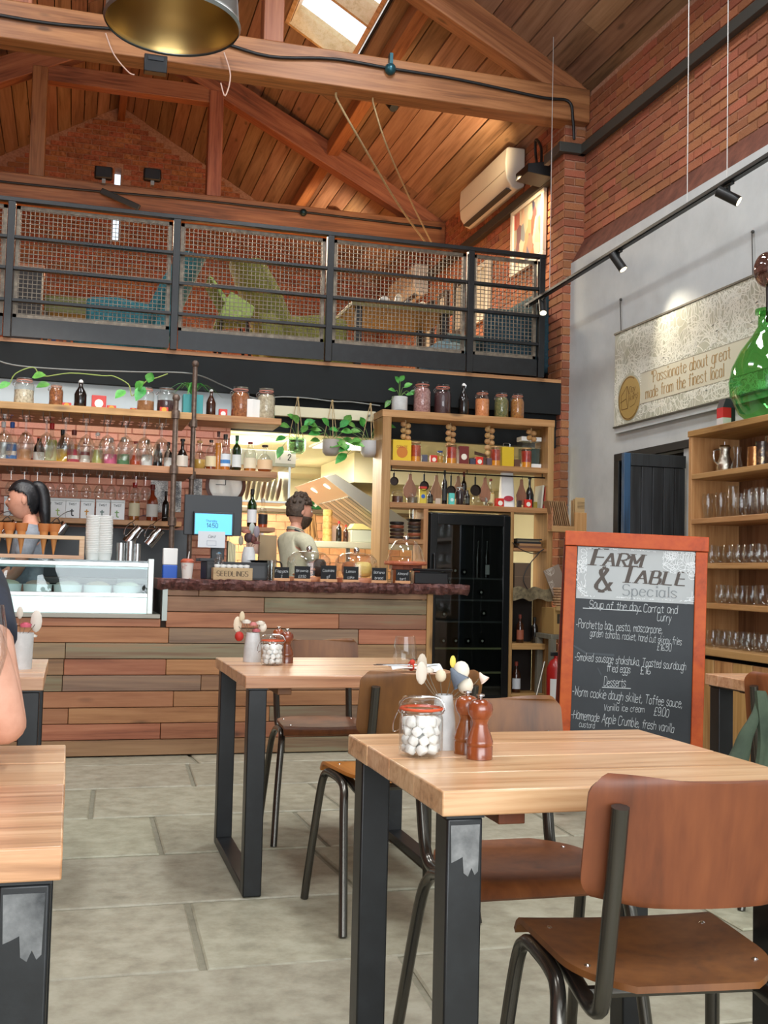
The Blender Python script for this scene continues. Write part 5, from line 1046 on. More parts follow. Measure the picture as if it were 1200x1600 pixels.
for x, lb in ((.10, None), (.2, 'd0d4d4')):
    q = T('wine_bottle', 'upright dark wine bottle with %s inside the black fridge' % ('a pale label' if lb else 'no label'), 'bottle', ((fx0+fx1)/2+x*.8, YU+.01, 1.094))
    B().lathe([(.033, 0), (.034, .16), (.03, .2), (.013, .24), (.013, .31)], n=12).obj('body', M_DARKG, q, smooth=.7).scale = (.6, .25, 1)
    if lb: B().box(-.018, .018, -.0105, -.0095, .03, .11).obj('label_wrap', plain(lb, .6), q)
# on top of the unit
YU1 = YU+.12; ZU = 2.46
p = spt(624, YU1, ZU); s = ppm(p); t = T('potted_plant', 'pothos in a white mug pot on top of the pine shelving', 'potted plant', p); r = 12.5*s
B().lathe([(r*.85, 0), (r, .015), (r, 24*s), (r*.9, 24*s), (r*.9, 20*s), (.001, 20*s)], n=18, cap=False).obj('pot', M_POT, t, smooth=.8)
B().lathe([(r*.5, -.0), (r*1.1, .004), (r*1.15, .01), (r*.5, .006)], n=18).obj('saucer', plain('2a2624', .5), t, smooth=.8)
def plant(t, c, lst, lw=.6):
    c = V(c)
    for dx, dz, l, a in lst:
        e = c+V((dx, R_.uniform(-.05, .03), dz)); st = B().tube(smooth_line([c, c*.4+e*.6+V((0, 0, .03)), e], 4), .0022, 5).obj('stem', plain('6a8a48', .6), t)
        b = B(); leaf(b, e, (math.cos(math.radians(a)), -.35, math.sin(math.radians(a))), l, l*lw, .25); b.obj('leaf', M_LEAF, st, smooth=1.2)
plant(t, (0, 0, 22*s), [(-.05, .05, .08, 160), (-.02, .12, .09, 120), (.03, .09, .09, 40), (.09, .06, .09, 10), (-.09, -.03, .08, 220), (.05, .03, .07, 20), (0, .14, .08, 70)])
jar(659, YU1, ZU, 50, 28, M_RICE, .8, 'b06a58', 'tall jar of pinkish grains right of the pothos pot'); jar(691, YU1, ZU, 48, 28, '3a1418', .75, 'c0705c', 'jar of dark red preserve with a clip lid on the pine shelving')
bottle(724, YU1, ZU, 52, 17, 'swing', 'dark', None, 0, None, None, 'dark swing-top bottle between the jars on the pine shelving')
jar(753, YU1, ZU, 42, 23, M_LENT, .68, 'b06a50', 'jar of orange lentils on the pine shelving'); jar(783, YU1, ZU, 41, 23, M_HERB, .8, 'b06a50', 'jar of dried green herb leaves on the pine shelving'); jar(808, YU1, ZU, 41, 22, M_MIX, .8, 'b06a50', 'jar of mixed pulses, rightmost on the pine shelving')
# strings of garlic
M_GAR = speck('garlic_skin', ['a87a48', 'c49a68', 'd4b084'], 14, .6, .08, .01, .15)
for k, (px, n, z0) in enumerate(((634, 4, 2.395), (704, 4, 2.395), (765, 6, 2.395), (830, 2, 2.395))):
    p = spt(px, YU+.13, z0); t = T('garlic_string', ['first', 'second', 'third and longest', 'short fourth'][k]+' plaited string of bulbs from the left under the top pine board', 'garlic', (p.x, YU+.13, z0+.004))
    B().tube([(0, 0, 0), (0, 0, -.055*n-.02)], .006, 6).obj('cord', M_ROPE, t)
    for i in range(n):
        for sx in (-1, 1): B().sph((0, 0, 0), (.026, .026, .024), 10, 7).obj('bulb', M_GAR, t, smooth=1.2, loc=(sx*.02, R_.uniform(-.015, .0), -.035-.052*i-.012*(sx > 0)))
# first shelf: tins and red jars
Y3, z3 = YU+.10, 2.045; W3 = ' on the upper pantry shelf'
tin(625, Y3, z3, 30, 33, 'd8b41c', 'big yellow tin with red scrollwork, leftmost'+W3, 'c07018', (('CORATE', .1, .62, 'a04018'),))
M_TOM = '9a2a18'
def redjar(px, label):
    p = spt(px, Y3-.02, z3); s = ppm(p); t = T('preserve_jar', label, 'jar', p); r = 8.5*s; h = 31*s
    B().lathe([(r, 0), (r, h*.85), (r*.9, h*.92), (r*.9, h*.95)], n=16, cap=False).obj('glass_body', M_CLEAR, t, smooth=.8); B().lathe([(r*.94, .003), (r*.94, h*.28)], n=16).obj('oil', plain('d88a20', .15), t, smooth=.8)
    B().lathe([(r*.94, h*.285), (r*.94, h*.84)], n=16).obj('peppers', speck('red_pepper', ['7a1c12', 'a83220', 'c04a30'], 25, .3), t, smooth=.8); B().lathe([(r*.93, h*.93), (r*.93, h)], n=16).obj('lid', plain('b08a5a', .4, .3), t, smooth=.8)
for px, l in ((649, 'jar of red peppers in oil beside the big yellow tin'), (705, 'jar of red peppers in oil left of the dark red carton'), (774, 'jar of red peppers in oil left of the yellow handled tin'), (822, 'jar of red peppers in front of the white-lidded canister')): redjar(px, l)
for k, (px, w_, h_, c, l) in enumerate(((663, 9, 12, '4a4a5a', 'little blue-grey spice jar right of the first pepper jar'), (677, 11, 12, 'c02a1c', 'small red tin left of the mustard jar'), (723, 16, 29, '6a1c18', 'tall dark red carton with a pale emblem'), (738, 9, 10, '3a3a4a', 'little dark spice tin right of the dark red carton'), (738+10, 12, 13, 'c82c1c', 'small red tin with white emblem before the brown pot'), (766-2, 8, 12, '5a4a50', 'little grey spice tin beside the brown pot'), (807, 10, 12, '5a3a28', 'little brown spice tin right of the yellow handled tin'))):
    tin(px, Y3-.03 if h_ < 20 else Y3, z3, w_, h_, c, l+W3, 'e0d8c8' if c[0] == 'c' or h_ == 29 else None)
jar(687, Y3, z3, 20, 11, 'b8862a', .6, '2a4a8a', 'small mustard jar with a blue lid'+W3, False)
p = spt(755, Y3+.02, z3); t = T('cooking_pot', 'small brown lidded pot with dried sticks on the upper pantry shelf', 'pot', p); B().lathe([(.04, 0), (.05, .03), (.05, .06), (.052, .062), (.03, .075), (.001, .078)], n=16).obj('body', plain('5a4034', .5), t, smooth=.8)
for k in range(3): B().tube([(-.08, 0, .1+.01*k), (.03, 0, .08+.008*k)], .005, 6).obj('stick', plain('4a3424', .8), t)
yt = tin(791, Y3, z3, 20, 31, 'c8a81c', 'plain yellow oil tin with a wire handle'+W3); s = ppm(yt.location); B().tube(smooth_line([(-5*s, 0, 31*s), (-5*s, 0, 37*s), (5*s, 0, 37*s), (5*s, 0, 31*s)], 3), .003, 5).obj('handle', M_STEEL, yt)
p = spt(826, Y3+.08, z3); s = ppm(p); t = T('canister', 'tall glass canister with white lid and base, rightmost on the upper pantry shelf', 'canister', p); q = 17*s
B().box(-q, q, -q*.6, q*.6, 0, 8*s).obj('base', M_WHITEP, t, .004); B().box(-q*.94, q*.94, -q*.56, q*.56, 8*s, 43*s).obj('body', M_CLEAR, t, .004); B().box(-q*.85, q*.85, -q*.5, q*.5, 8*s, 32*s).obj('contents', plain('2e4038', .6), t, .004); B().box(-q, q, -q*.6, q*.6, 43*s, 50*s).obj('lid', M_WHITEP, t, .004)
# rail with pans and boards
rl = T('hanging_rail', 'black iron rail under the upper pantry shelf with pans and boards', 'rail', (0, YU+.06, 1.965)); B().tube([(UL+.075, 0, 0), (UR-.055, 0, 0)], .006, 8).obj('bar', plain('1c1c1c', .4, .6), rl)
for x in (UL+.1, (UL+UR)/2, UR-.08): B().tube([(x, 0, 0), (x, 0, .036)], .004, 6).obj('bracket', plain('1c1c1c', .4), rl)
M_BRD = wood('chopping_board', ['5a3a26', '7c5438', '8c6244'], 2, .5, 4, .12, .012, .03)
def hook(t): B().tube(smooth_line([(0, 0, .006), (0, -.012, .0), (0, -.008, -.02), (0, .004, -.03)], 4), .002, 5).obj('hook', plain('2a2a2a', .4, .7), t)
for k, (px, w_, h_) in enumerate(((641, 22, 42), (682, 19, 44), (716, 18, 40), (758, 19, 42), (815, 17, 44))):
    p = spt(px, YU+.06, 1.9); s = ppm(p); t = T('serving_board', '%s round-ended wooden board from the left on the pantry rail' % ORD[k], 'serving board', (p.x, YU+.055, 1.965)); hook(t); W_, H_ = w_*s/2, h_*s
    out = [(-.012, -.022), (-.016, -H_*.3), (-W_*.6, -H_*.45), (-W_, -H_*.65), (-W_*.92, -H_*.88), (-W_*.5, -H_), (W_*.5, -H_), (W_*.92, -H_*.88), (W_, -H_*.65), (W_*.6, -H_*.45), (.016, -H_*.3), (.012, -.022)]
    B().prism([(a, .0, c) for a, c in out], (0, .016, 0)).obj('board', M_BRD, t, .003, smooth=.3)
for k, (px, r_, y_) in enumerate(((615, 7, 752), (662, 7.5, 757), (704, 7.5, 762), (742, 9, 760))):
    p = spt(px, YU+.06, 1.9); s = ppm(p); t = T('frying_pan', '%s small black frying pan from the left on the pantry rail' % ORD[k], 'pan', (p.x, YU+.05, 1.965)); hook(t); zc_ = -(y_-735)*s; R = r_*s
    B().box(-.007, .007, -.004, .004, zc_+R*.8, -.02).obj('handle', plain('18181a', .4, .4), t, .002); B().lathe([(.001, 0), (R*.85, 0), (R, .02), (R*.96, .02), (R*.82, .004), (.001, .004)], n=20, cap=False).obj('pan', plain('30241e', .35, .5), t, smooth=.7).matrix_local = Matrix.Translation((0, .008, zc_)) @ Matrix.Rotation(PI/2, 4, 'X')
# lower pantry shelf row
Y4, z4 = YU+.07, 1.70; W4 = ' on the lower pantry shelf'
jar(621, Y4, z4, 20, 18, '5a3426', .5, None, 'squat glass jar of brown spice, leftmost'+W4); jar(644, Y4, z4, 17, 18, '6a5a44', .55, None, 'squat glass jar of seeds below the first wooden board')
tin(660, Y4, z4, 11, 27, 'c8b23a', 'yellow and blue carton with a red top'+W4, '2a5aa8', None, None, .6, 'c02a1c'); bottle(672, Y4, z4, 21, 9, 'squat', 'dark', None, 0, '3a3a30', '1a1a1a', 'small dark sauce bottle right of the yellow carton'); tin(684, Y4-.02, z4, 8, 9, 'b8a898', 'tiny pale spice pot left of the tall black bottle')
bottle(694, Y4, z4, 54, 9, 'wine', 'dark', None, 0, '2a2a28', '141414', 'tall black bottle with dark label'+W4); tin(705, Y4-.02, z4, 9, 18, '5ac0b4', 'turquoise tin between two dark bottles'+W4, 'c8e0dc'); jar(718, Y4-.02, z4, 30, 13, '2a1416', .8, 'b8c0b8', 'clip jar of dark preserve'+W4)
bottle(724, Y4+.1, z4, 54, 10, 'wine', 'dark', None, 0, '30181a', '7a1c18', 'tall dark bottle with a red neck'+W4); bottle(730, Y4-.02, z4, 24, 8, 'squat', 'dark', None, 0, '404038', '101010', 'small black bottle left of the lying glass jar')
t = T('storage_jar', 'round glass jar lying on its side on the lower pantry shelf', 'jar', spt(748, Y4, z4)+V((0, 0, .045)), 0, None, (0, PI/2, 0)); B().lathe([(.03, -.06), (.044, -.05), (.044, .02), (.03, .045), (.03, .06)], n=16).obj('glass_body', M_CLEAR, t, smooth=.8); B().lathe([(.033, .05), (.033, .065)], n=16).obj('lid', plain('b0b4b4', .3, .8), t)
bottle(766, Y4+.04, z4, 44, 12, 'flask', 'clear', 'c8a050', .5, 'd8c890', '7a2018', 'slim pale yellow oil bottle'+W4); t = T('glass_bowl', 'small glass bowl beside the red tin on the lower pantry shelf', 'bowl', spt(764, YU+.04, z4)); B().lathe([(.02, 0), (.035, .02), (.038, .035), (.034, .02), (.001, .004)], n=14, cap=False).obj('bowl', M_CLEAR, t, smooth=.9)
tin(780, YU+.05, z4, 13, 13, 'c42818', 'small red tin with white emblem before the white flour bag', 'e8e0d0'); tin(824, YU+.05, z4, 12, 13, 'c42818', 'small red tin with white emblem before the dark bottle at right', 'e8e0d0'); tin(811, YU+.05, z4, 7, 11, '3a2a24', 'tiny dark spice jar between the bag and right red tin'); tin(836, YU+.05, z4, 6, 10, '8a7a30', 'tiny brown spice jar right of the right red tin')
p = spt(791, Y4+.08, z4); s = ppm(p); t = T('flour_bag', 'big white paper flour bag with a red oval label', 'bag', p); b = B()
def bagf(u, v): a = 2*PI*u; w_ = (12.5-2.5*v)*s; return (w_*math.copysign(abs(math.cos(a))**.5, math.cos(a)), .05*(1-.6*v)*math.copysign(abs(math.sin(a))**.5, math.sin(a)), v*55*s)
B().grid(bagf, 24, 6).obj('bag', M_WHITEP, t, smooth=1); B().lathe([(.001, 0), (8*s, 0)], n=18, cap=False).obj('label_oval', plain('b03040', .6), t).matrix_local = Matrix.Translation((0, -.052, 14*s)) @ Matrix.Rotation(PI/2, 4, 'X') @ Matrix.Diagonal((1, .55, 1, 1))
bottle(827, Y4+.05, z4, 50, 14, 'flask', 'dark', None, 0, None, '1a1a1a', 'dark rounded bottle below the last wooden board')
for k in range(4): t = T('cook_book', '%s thin book from the left at the right end of the lower pantry shelf' % ORD[k], 'book', spt(840+k*4.5, YU+.12, z4), 0, 'thin books at the end of the lower pantry shelf', (0, math.radians(5), 0)); B().box(-.008, .008, -.08, .08, 0, .2-.012*k).obj('cover', plain(['b8b4a4', 'a03a30', 'd8d4c8', 'c4c0b4'][k], .6), t, .001)
# niche left of the fridge
for j, (px, n) in enumerate(((620, 5), (647, 5))):
    for i in range(n): p = spt(px, YU+.12, 1.40+.03*i); t = T('slate_plate', '%s from the bottom of the %s stack of serving boards left of the fridge' % (ORD[i], ['left', 'right'][j]), 'plate', p, 0, 'serving boards stacked left of the fridge'); B().lathe([(.001, 0), (.055, 0), (.06, .008), (.06, .022), (.05, .025), (.001, .024)], n=16).obj('plate', plain(['2e2622', '4a3026', '3a2c26', '8a4a30', '241e1c'][(i+j*2) % 5], .5), t, smooth=.7)
p = spt(647, YU+.12, 1.55); t = T('black_pan', 'shallow black pan on top of the right stack left of the fridge', 'pan', p); B().lathe([(.05, 0), (.07, .02), (.066, .02), (.045, .004), (.001, .004)], n=16, cap=False).obj('pan', plain('141414', .4), t, smooth=.8)
p = spt(645, YU+.13, 1.572); t = T('glass_vase', 'clear ribbed glass vase above the stacked boards left of the fridge', 'vase', p); B().lathe([(.03, 0), (.034, .08), (.03, .08), (.028, .004)], n=14, cap=False).obj('body', M_CLEAR, t, smooth=.8)
# right of the fridge: folders, cardboard, firewood-like bottles
xm = (XB_+.03+UR-.055)/2
t = T('folder', 'open black folder lying on brown books right of the fridge', 'folder', (xm, YU+.13, 1.395)); B().box(-.11, .11, -.1, .1, .0, .016).box(-.11, .12, -.1, .1, .032, .042).obj('cover', plain('141416', .6), t); B().box(-.10, .10, -.09, .1, .016, .032).obj('pages', plain('8a7a60', .8), t)
t = T('book_stack', 'brown hardback books under the black folder right of the fridge', 'books', (xm, YU+.13, 1.355)); B().box(-.1, .12, -.11, .1, 0, .018).obj('book', plain('6a4a34', .7), t, .002); B().box(-.09, .11, -.11, .1, .019, .0395).obj('book', plain('9a7048', .7), t, .002)
t = T('cardboard_box', 'brown cardboard box on the middle shelf right of the fridge', 'box', (xm-.07, YU+.12, 1.01)); B().box(-.06, .09, -.1, .12, 0, .22).obj('carton', plain('5e4a38', .8), t, .003); B().box(-.06, .09, -.102, .122, .1, .105).obj('tape', plain('7a6248', .6), t)
t = T('black_cable', 'black cable looping down in front of the shelves right of the fridge', 'cable', (0, 0, 0)); B().tube(smooth_line([spt(800, YU-.01, 1.40), spt(815, YU-.02, 1.34), spt(835, YU-.02, 1.31), spt(850, YU-.01, 1.35)], 6)+smooth_line([spt(846, YU-.012, 1.34), spt(825, YU-.02, 1.2), spt(818, YU-.02, 1.08), spt(828, YU-.015, .98)], 6), .004, 6).obj('cable', plain('161616', .5), t)
t = T('sack', 'crumpled brown cloth sack laid along the shelf right of the fridge', 'sack', (xm, YU+.05, 1.01)); rr = random.Random(8); t.location.z = .93; t.location.y = YU-.02
B().grid(lambda u, v: (-.17+.36*u, -.03-.02*math.sin(9*u), .09-.1*v+.012*math.sin(14*u+5*v)), 20, 6, .012).obj('cloth', speck('sackcloth', ['4a4030', '6e6148', '857659'], 30, .9), t, smooth=1)
bottle(812, YU+.12, .55, 44, 12, 'wine', 'brown', None, 0, 'a05a40', '8a4030', 'brown wine bottle with a coppery label beside the fridge'); bottle(835, YU+.12, .55, 40, 11, 'wine', 'dark', None, 0, None, '181818', 'dark wine bottle in the gloom beside the fridge')
bottle(806, YU+.12, .13, 48, 14, 'wine', 'brown', None, 0, 'c8ccd0', '8a3a2a', 'wine bottle with a long pale label on the lowest shelf beside the fridge')
t = T('umbrella', 'slim steel rod leaning against the lowest pantry shelf', 'rod', (0, 0, 0)); B().tube([spt(832, YU-.14, .0), spt(851, YU-.012, .40)], .008, 8).obj('rod', plain('9a948a', .3, .8), t)
# side of the shelving: leaflet rack, boxes, basket, extinguisher
lr = T('leaflet_rack', 'rustic wooden wall rack stuffed with slanting brown menus', 'rack', spt(862, 8.62, 1.50)); s = ppm(lr.location); m_ = wood('rack_wood', ['7a5030', 'a5754a', 'b98a5c'], 0, .6, 5, .06)
B().box(0, 78*s, 0, .16, 0, .02).obj('base', m_, lr, .002); B().box(38*s, 78*s, -.012, 0, .0, .17).obj('front_board', wood('knotty_board', ['8a5630', 'b8814e', 'c99662'], 2, .6, 5, .03, .01, .05, 0, False, True), lr, .002); B().box(0, .012, 0, .16, .02, .2).obj('end_board', m_, lr, .002); B().box(0, 40*s, -.01, .0, .0, .05).obj('front_rail', m_, lr, .002); B().box(78*s-.012, 78*s, 0, .16, .02, .2).obj('end_board', m_, lr, .002)
for k in range(9):
    o = B().box(-.003, .003, .01, .15, 0, .25).obj('menu_board', plain(['9a7450', 'b08a62', 'a67e56'][k % 3], .7), lr, .001); o.location = (.035+k*.0185, 0, .02); o.rotation_euler = (0, math.radians(-14), 0)
for k in range(3): o = B().box(.0, 30*s, .03+k*.04, .034+k*.04, .02, .30-.01*k).obj('menu_card', plain(['c0a070', 'b08c5c', 'a8845a'][k], .7), lr, .001); o.location = (42*s, 0, 0)
ob = B(); [ob.box(46*s, 68*s, .0285, .0292, .21+.012*k, .213+.012*k) for k in range(5)]; ob.obj('print_lines', plain('5a4430', .8), lr, kind='stuff')
bx = spt(884, 8.55, .9); wt_ = T('side_table', 'grey wooden stand beside the pantry shelving behind the chalkboard', 'stand', (bx.x, 8.6, 0)); m_g = wood('grey_stand', ['4a463c', '6a6456', '7a7464'], 2, .7, 5, .05)
B().box(-.16, .2, -.12, .2, .60, .64).obj('top', m_g, wt_, .003)
for sx in (-.14, .17):
    for sy in (-.1, .17): B().box(sx-.025, sx+.025, sy-.025, sy+.025, 0, .6).obj('leg', m_g, wt_, .003)
t = T('cardboard_box', 'tan cardboard carton with a black printed mark on the grey stand', 'box', (bx.x, 8.6, .64)); B().box(-.13, .17, -.1, .15, 0, .22).obj('carton', plain('a8844c', .8), t, .003); B().box(-.1, -.03, -.1015, -.1, .09, .17).obj('printed_mark', plain('3a3020', .7), t)
B().box(-.12, .18, -.13, -.1005, .2, .235).obj('flap', plain('b08c58', .8), t)
t = T('wicker_basket', 'wicker basket standing on the tan carton behind the chalkboard', 'basket', (bx.x+.03, 8.6, .876)); bw = speck('wicker', ['7a5838', 'a88460', 'c09c74'], 40, .8)
for k in range(7): B().lathe([(.11+.002*k, k*.022), (.118+.002*k, k*.022+.011), (.11+.002*k, k*.022+.021)], n=22, cap=False).obj('weave', bw, t, smooth=.8)
B().lathe([(.001, .003), (.11, .003)], n=22, cap=False).obj('base', bw, t)
for k, (px, a, c, l) in enumerate(((868, -24, '8a7868', 'pale patterned menu board leaning in the wicker basket'), (878, 26, '1c1a18', 'black clip board leaning in the wicker basket'))):
    p = spt(px, 8.6, .9); t = T('menu_board', l, 'board', (bx.x+.02+k*.05, 8.6-.02*k, .885), 0, None, (0, math.radians(a), 0)); B().box(-.075, .075, -.005, .005, 0, .34).obj('board', plain(c, .7), t, .002)
    if not k: b = B(); motifs(b, V((-.075, -.0058, 0)), V((1, 0, 0)), V((0, 0, 1)), .15, .34, 14, random.Random(4), .03, .002); b.obj('line_drawing', plain('d0c4b4', .7), t, smooth=0)
p = spt(868, 8.28, .0); t = T('fire_extinguisher', 'red fire extinguisher with a white label on the floor behind the chalkboard', 'extinguisher', p); B().lathe([(.07, 0), (.078, .02), (.078, .38), (.05, .44), (.02, .46), (.02, .48)], n=18).obj('cylinder', plain('9a1c18', .3), t, smooth=.8); arc(B(), .079, .1, .3, 60).obj('label_wrap', plain('d0d0cc', .6), t, smooth=1); B().box(-.05, .05, -.01, .01, .48, .51).obj('valve', plain('1a1a1a', .4), t, .004)
B().tube(smooth_line([(.03, -.02, .49), (.09, -.04, .4), (.09, -.03, .2)], 5), .01, 8).obj('hose', plain('141414', .5), t)
# ---------------------------------------------------------------- plank door, ajar
dz = 2.0; a = at(975, 707, 7.0); c = V((XW-.02, 7.03, 0)); dl = c.x-a.x
dj = S('door_1'); B().box(XW+.01, XW+.04, 7.0, 7.06, 0, 2.1).box(XW+.01, XW+.04, 8.02, 8.08, 0, 2.1).box(XW-.015, XW+.02, 6.98, 8.10, 2.06, 2.12).box(XW-.015, XW+.02, 8.02, 8.10, 0, 2.06).obj('frame', plain('1c1e20', .5), dj, .003)
B().box(XR-.02, XR-.005, 7.06, 8.02, 0, 2.06).obj('doorway_shade', plain('0c0c0c', .9), dj)  # near-black panel paints the shade inside the doorway
M_DOOR = wood('black_door_board', ['101112', '1c1e20', '2a2d30'], 2, .45, 5, .1, .01, .06); n = 5
for k in range(n): B().box(a.x+.052+(dl-.052)*k/n+.002, a.x+.052+(dl-.052)*(k+1)/n-.003, 7.0, 7.028, .02, dz-.09).obj('board', M_DOOR, dj, .003)
B().box(a.x, a.x+.05, 6.992, 7.035, .01, dz).obj('edge_stile', wood('lit_blue_door_edge', ['0e1820', '1c344a', '2a4a68'], 2, .45, 6, .03), dj, .003); B().box(a.x+.051, c.x, 6.992, 7.035, dz-.088, dz).obj('top_rail', M_DOOR, dj, .003)  # blue of the light on the door edge put into its colour
# ---------------------------------------------------------------- glass shelving on the right wall
gs = T('glassware_shelving', 'pine glassware shelving with planked cupboard against the white right wall', 'shelving unit', (3.85, 0, 0)); X1 = XW-3.85-.004; ye, yn = 6.38, 4.6
zs_ = [2.045, 1.765, 1.475, 1.19, .94]
B().box(0, X1, ye-.035, ye, .70, 2.0449).obj('upright', M_SHELFZ, gs, .003); B().box(-.006, X1, yn, ye+.006, 2.045, 2.085).obj('shelf_board', M_SHELFY, gs, .004)
for z in zs_[1:]: B().box(0, X1-.012, yn, ye-.036, z, z+.035).obj('shelf_board', M_SHELFY, gs, .004)
for k in range(10): B().box(X1-.012, X1, yn+(ye-.036-yn)*k/10+.001, yn+(ye-.036-yn)*(k+1)/10-.001, .70, 2.044).obj('back_board', wood('back_board', ['5a3c26', '7a5538', '8c6646'], 2, .6, 4, .1) if k == 0 else bpy.data.materials['back_board'], gs, .001)
B().box(-.06, X1, yn, ye+.03, .655, .70).obj('worktop', M_SHELFY, gs, .004); B().box(-.03, X1, yn, ye+.01, .0, .63).obj('cupboard', plain('2a1c12', .8), gs)
for k in range(9): B().box(-.05, -.03, yn+(ye+.01-yn)*k/9+.004, yn+(ye+.01-yn)*(k+1)/9-.004, .03, .63).obj('cupboard_board', M_SHELFZ, gs, .003)
B().box(-.05, X1, ye+.0105, ye+.025, .03, .63).obj('cupboard_end', M_SHELFZ, gs, .003)
def onX(px, py, X): return atX(px, py, X)
def gx_(px, X, z):
    Y = 6
    for _ in range(5): Y = atX(px, proj((X, Y, z))[1], X).y
    return V((X, Y, z))
p = gx_(1132, 3.98, 1.80); t = T('silver_jug', 'hammered silver water jug on the top glassware shelf', 'jug', p); B().lathe([(.04, 0), (.052, .02), (.05, .06), (.032, .11), (.034, .15), (.04, .165), (.036, .165), (.03, .11), (.045, .05), (.001, .01)], n=18, cap=False).obj('body', speck('hammered', ['8a8478', 'c8c2b4', 'dcd6c8'], 40, .18, 0, 0, .5, metal=.95), t, smooth=.9)
B().tube(smooth_line([(-.03, 0, .15), (-.075, 0, .14), (-.075, 0, .08), (-.045, 0, .05)], 5), .006, 8).obj('handle', M_CHROME, t, smooth=1); B().lathe([(.038, .166), (.03, .178), (.004, .182), (.004, .2), (.001, .2)], n=14).obj('lid', M_CHROME, t, smooth=.8)
t = T('glass_carafe', 'slim waisted clear carafe right of the silver jug', 'carafe', gx_(1152, 4.0, 1.80)); B().lathe([(.035, 0), (.04, .03), (.02, .1), (.03, .16), (.028, .16), (.018, .1), (.036, .03)], n=16, cap=False).obj('body', M_CLEAR, t, smooth=.9)
for k, (px, c, l) in enumerate(((1178, 'a8784a', 'amber glass jug at the right of the top glassware shelf'), (1190, '5a5450', 'dark pewter mug at the right of the top glassware shelf'), (1205, '6a645c', 'grey metal mug cut by the right edge of the picture'))):
    t = T('metal_mug', l, 'mug', gx_(px, 3.96+.03*k, 1.80)); B().lathe([(.04, 0), (.042, .02), (.038, .13+.03*k), (.034, .13+.03*k), (.036, .01)], n=16, cap=False).obj('body', speck('mug'+c, [c, c, 'd0b890'], 20, .25, 0, 0, .3, metal=.8), t, smooth=.9); B().tube(smooth_line([(.036, 0, .11), (.07, 0, .1), (.07, 0, .05), (.038, 0, .03)], 4), .005, 6).obj('handle', M_STEEL, t)
def row(z, items, grp, fmt):
    for k, (px, X, h, r, fl) in enumerate(items): tumbler(gx_(px, X, z), h, r, fmt % ORD[k], grp, fl)
row(1.51, [(1106, 3.95, .165, .032, 1.25), (1126, 3.96, .165, .032, 1.25), (1146, 3.97, .2, .034, 1.1), (1158, 3.92, .14, .034, 1.1), (1171, 3.95, .165, .033, 1.15), (1182, 4.02, .18, .033, 1.15), (1191, 3.93, .165, .033, 1.15), (1201, 4.0, .165, .033, 1.15)], 'tall glasses on the second glassware shelf', '%s tall glass from the left on the second glassware shelf')
row(1.225, [(1111, 3.9, .115, .042, .98), (1122, 4.03, .115, .042, .98), (1139, 3.97, .115, .042, .98), (1152, 3.92, .115, .042, .98), (1163, 4.04, .115, .042, .98), (1172, 3.95, .115, .042, .98), (1185, 3.9, .115, .042, .98), (1196, 4.0, .115, .042, .98)], 'stemless glasses on the third glassware shelf', '%s stemless glass from the left on the third glassware shelf')
row(.975, [(1126, 3.9, .115, .036, .95), (1137, 3.96, .115, .036, .95), (1150, 4.05, .11, .036, .95), (1159, 3.93, .115, .036, .95), (1175, 3.95, .115, .036, .95), (1190, 3.9, .12, .042, 1.05)], 'tumblers on the fourth glassware shelf', '%s tumbler from the left on the fourth glassware shelf')
row(.70, [(1113, 3.88, .105, .036, 1.05), (1121, 4.02, .105, .036, 1.05), (1131, 3.9, .105, .036, 1.05), (1140, 4.05, .105, .036, 1.05), (1148, 3.92, .105, .036, 1.05), (1160, 4.0, .105, .036, 1.05), (1168, 3.9, .105, .036, 1.05), (1178, 4.04, .105, .036, 1.05), (1188, 3.92, .105, .036, 1.05), (1198, 4.0, .105, .036, 1.05)], 'small tumblers on the glassware cupboard', '%s small tumbler from the left on the cupboard top under the glassware shelves')
# on top: demijohn, carton
p = gx_(1199, 4.0, 2.085); t = T('demijohn', 'huge green glass demijohn on top of the glassware shelving', 'demijohn', p); k = .225
B().lathe([(.001, .01), (k*.55, .004), (k*.75, .04), (k*.97, .15), (k, .23), (k*.93, .32), (k*.72, .42), (k*.42, .51), (k*.26, .57), (k*.24, .66)], n=32, cap=False).obj('body', M_GREENG, t, smooth=1.2); B().lathe([(k*.25, .645), (k*.33, .65), (k*.33, .675), (k*.25, .68)], n=24).obj('neck_ring', M_GREENG, t, smooth=.8)
B().tube([(0, 0, .6), (0, 0, .83)], .012, 8).obj('lamp_stem', plain('1c1818', .4), t); B().sph((0, 0, .92), (.085, .085, .11), 20, 12).obj('smoked_bulb', M_SMOKE, t, smooth=1.3)
p = gx_(1131, 3.97, 2.085); t = T('carton', 'dark carton with red and white label beside the green demijohn', 'carton', p); B().box(-.03, .03, -.035, .035, 0, .065).obj('white_band', plain('c8c6c4', .5), t); B().box(-.03, .03, -.035, .035, .0652, .13).obj('red_band', plain('c01c24', .5), t); B().box(.0305, .06, -.035, .035, 0, .13).obj('dark_side', plain('1c1c28', .4), t)
B().prism([(-.03, -.035, .1302), (.06, -.035, .1302), (.045, -.02, .19), (-.0, -.02, .19)], (0, .07, 0)).obj('gable_top', plain('22222c', .4), t); b = B(); text(b, 'mmm', (-.0305, .022, .03), (0, -1, 0), (0, 0, 1), .018, .1); b.obj('lettering', plain('6a6a6a', .6), t, smooth=0) if False else None
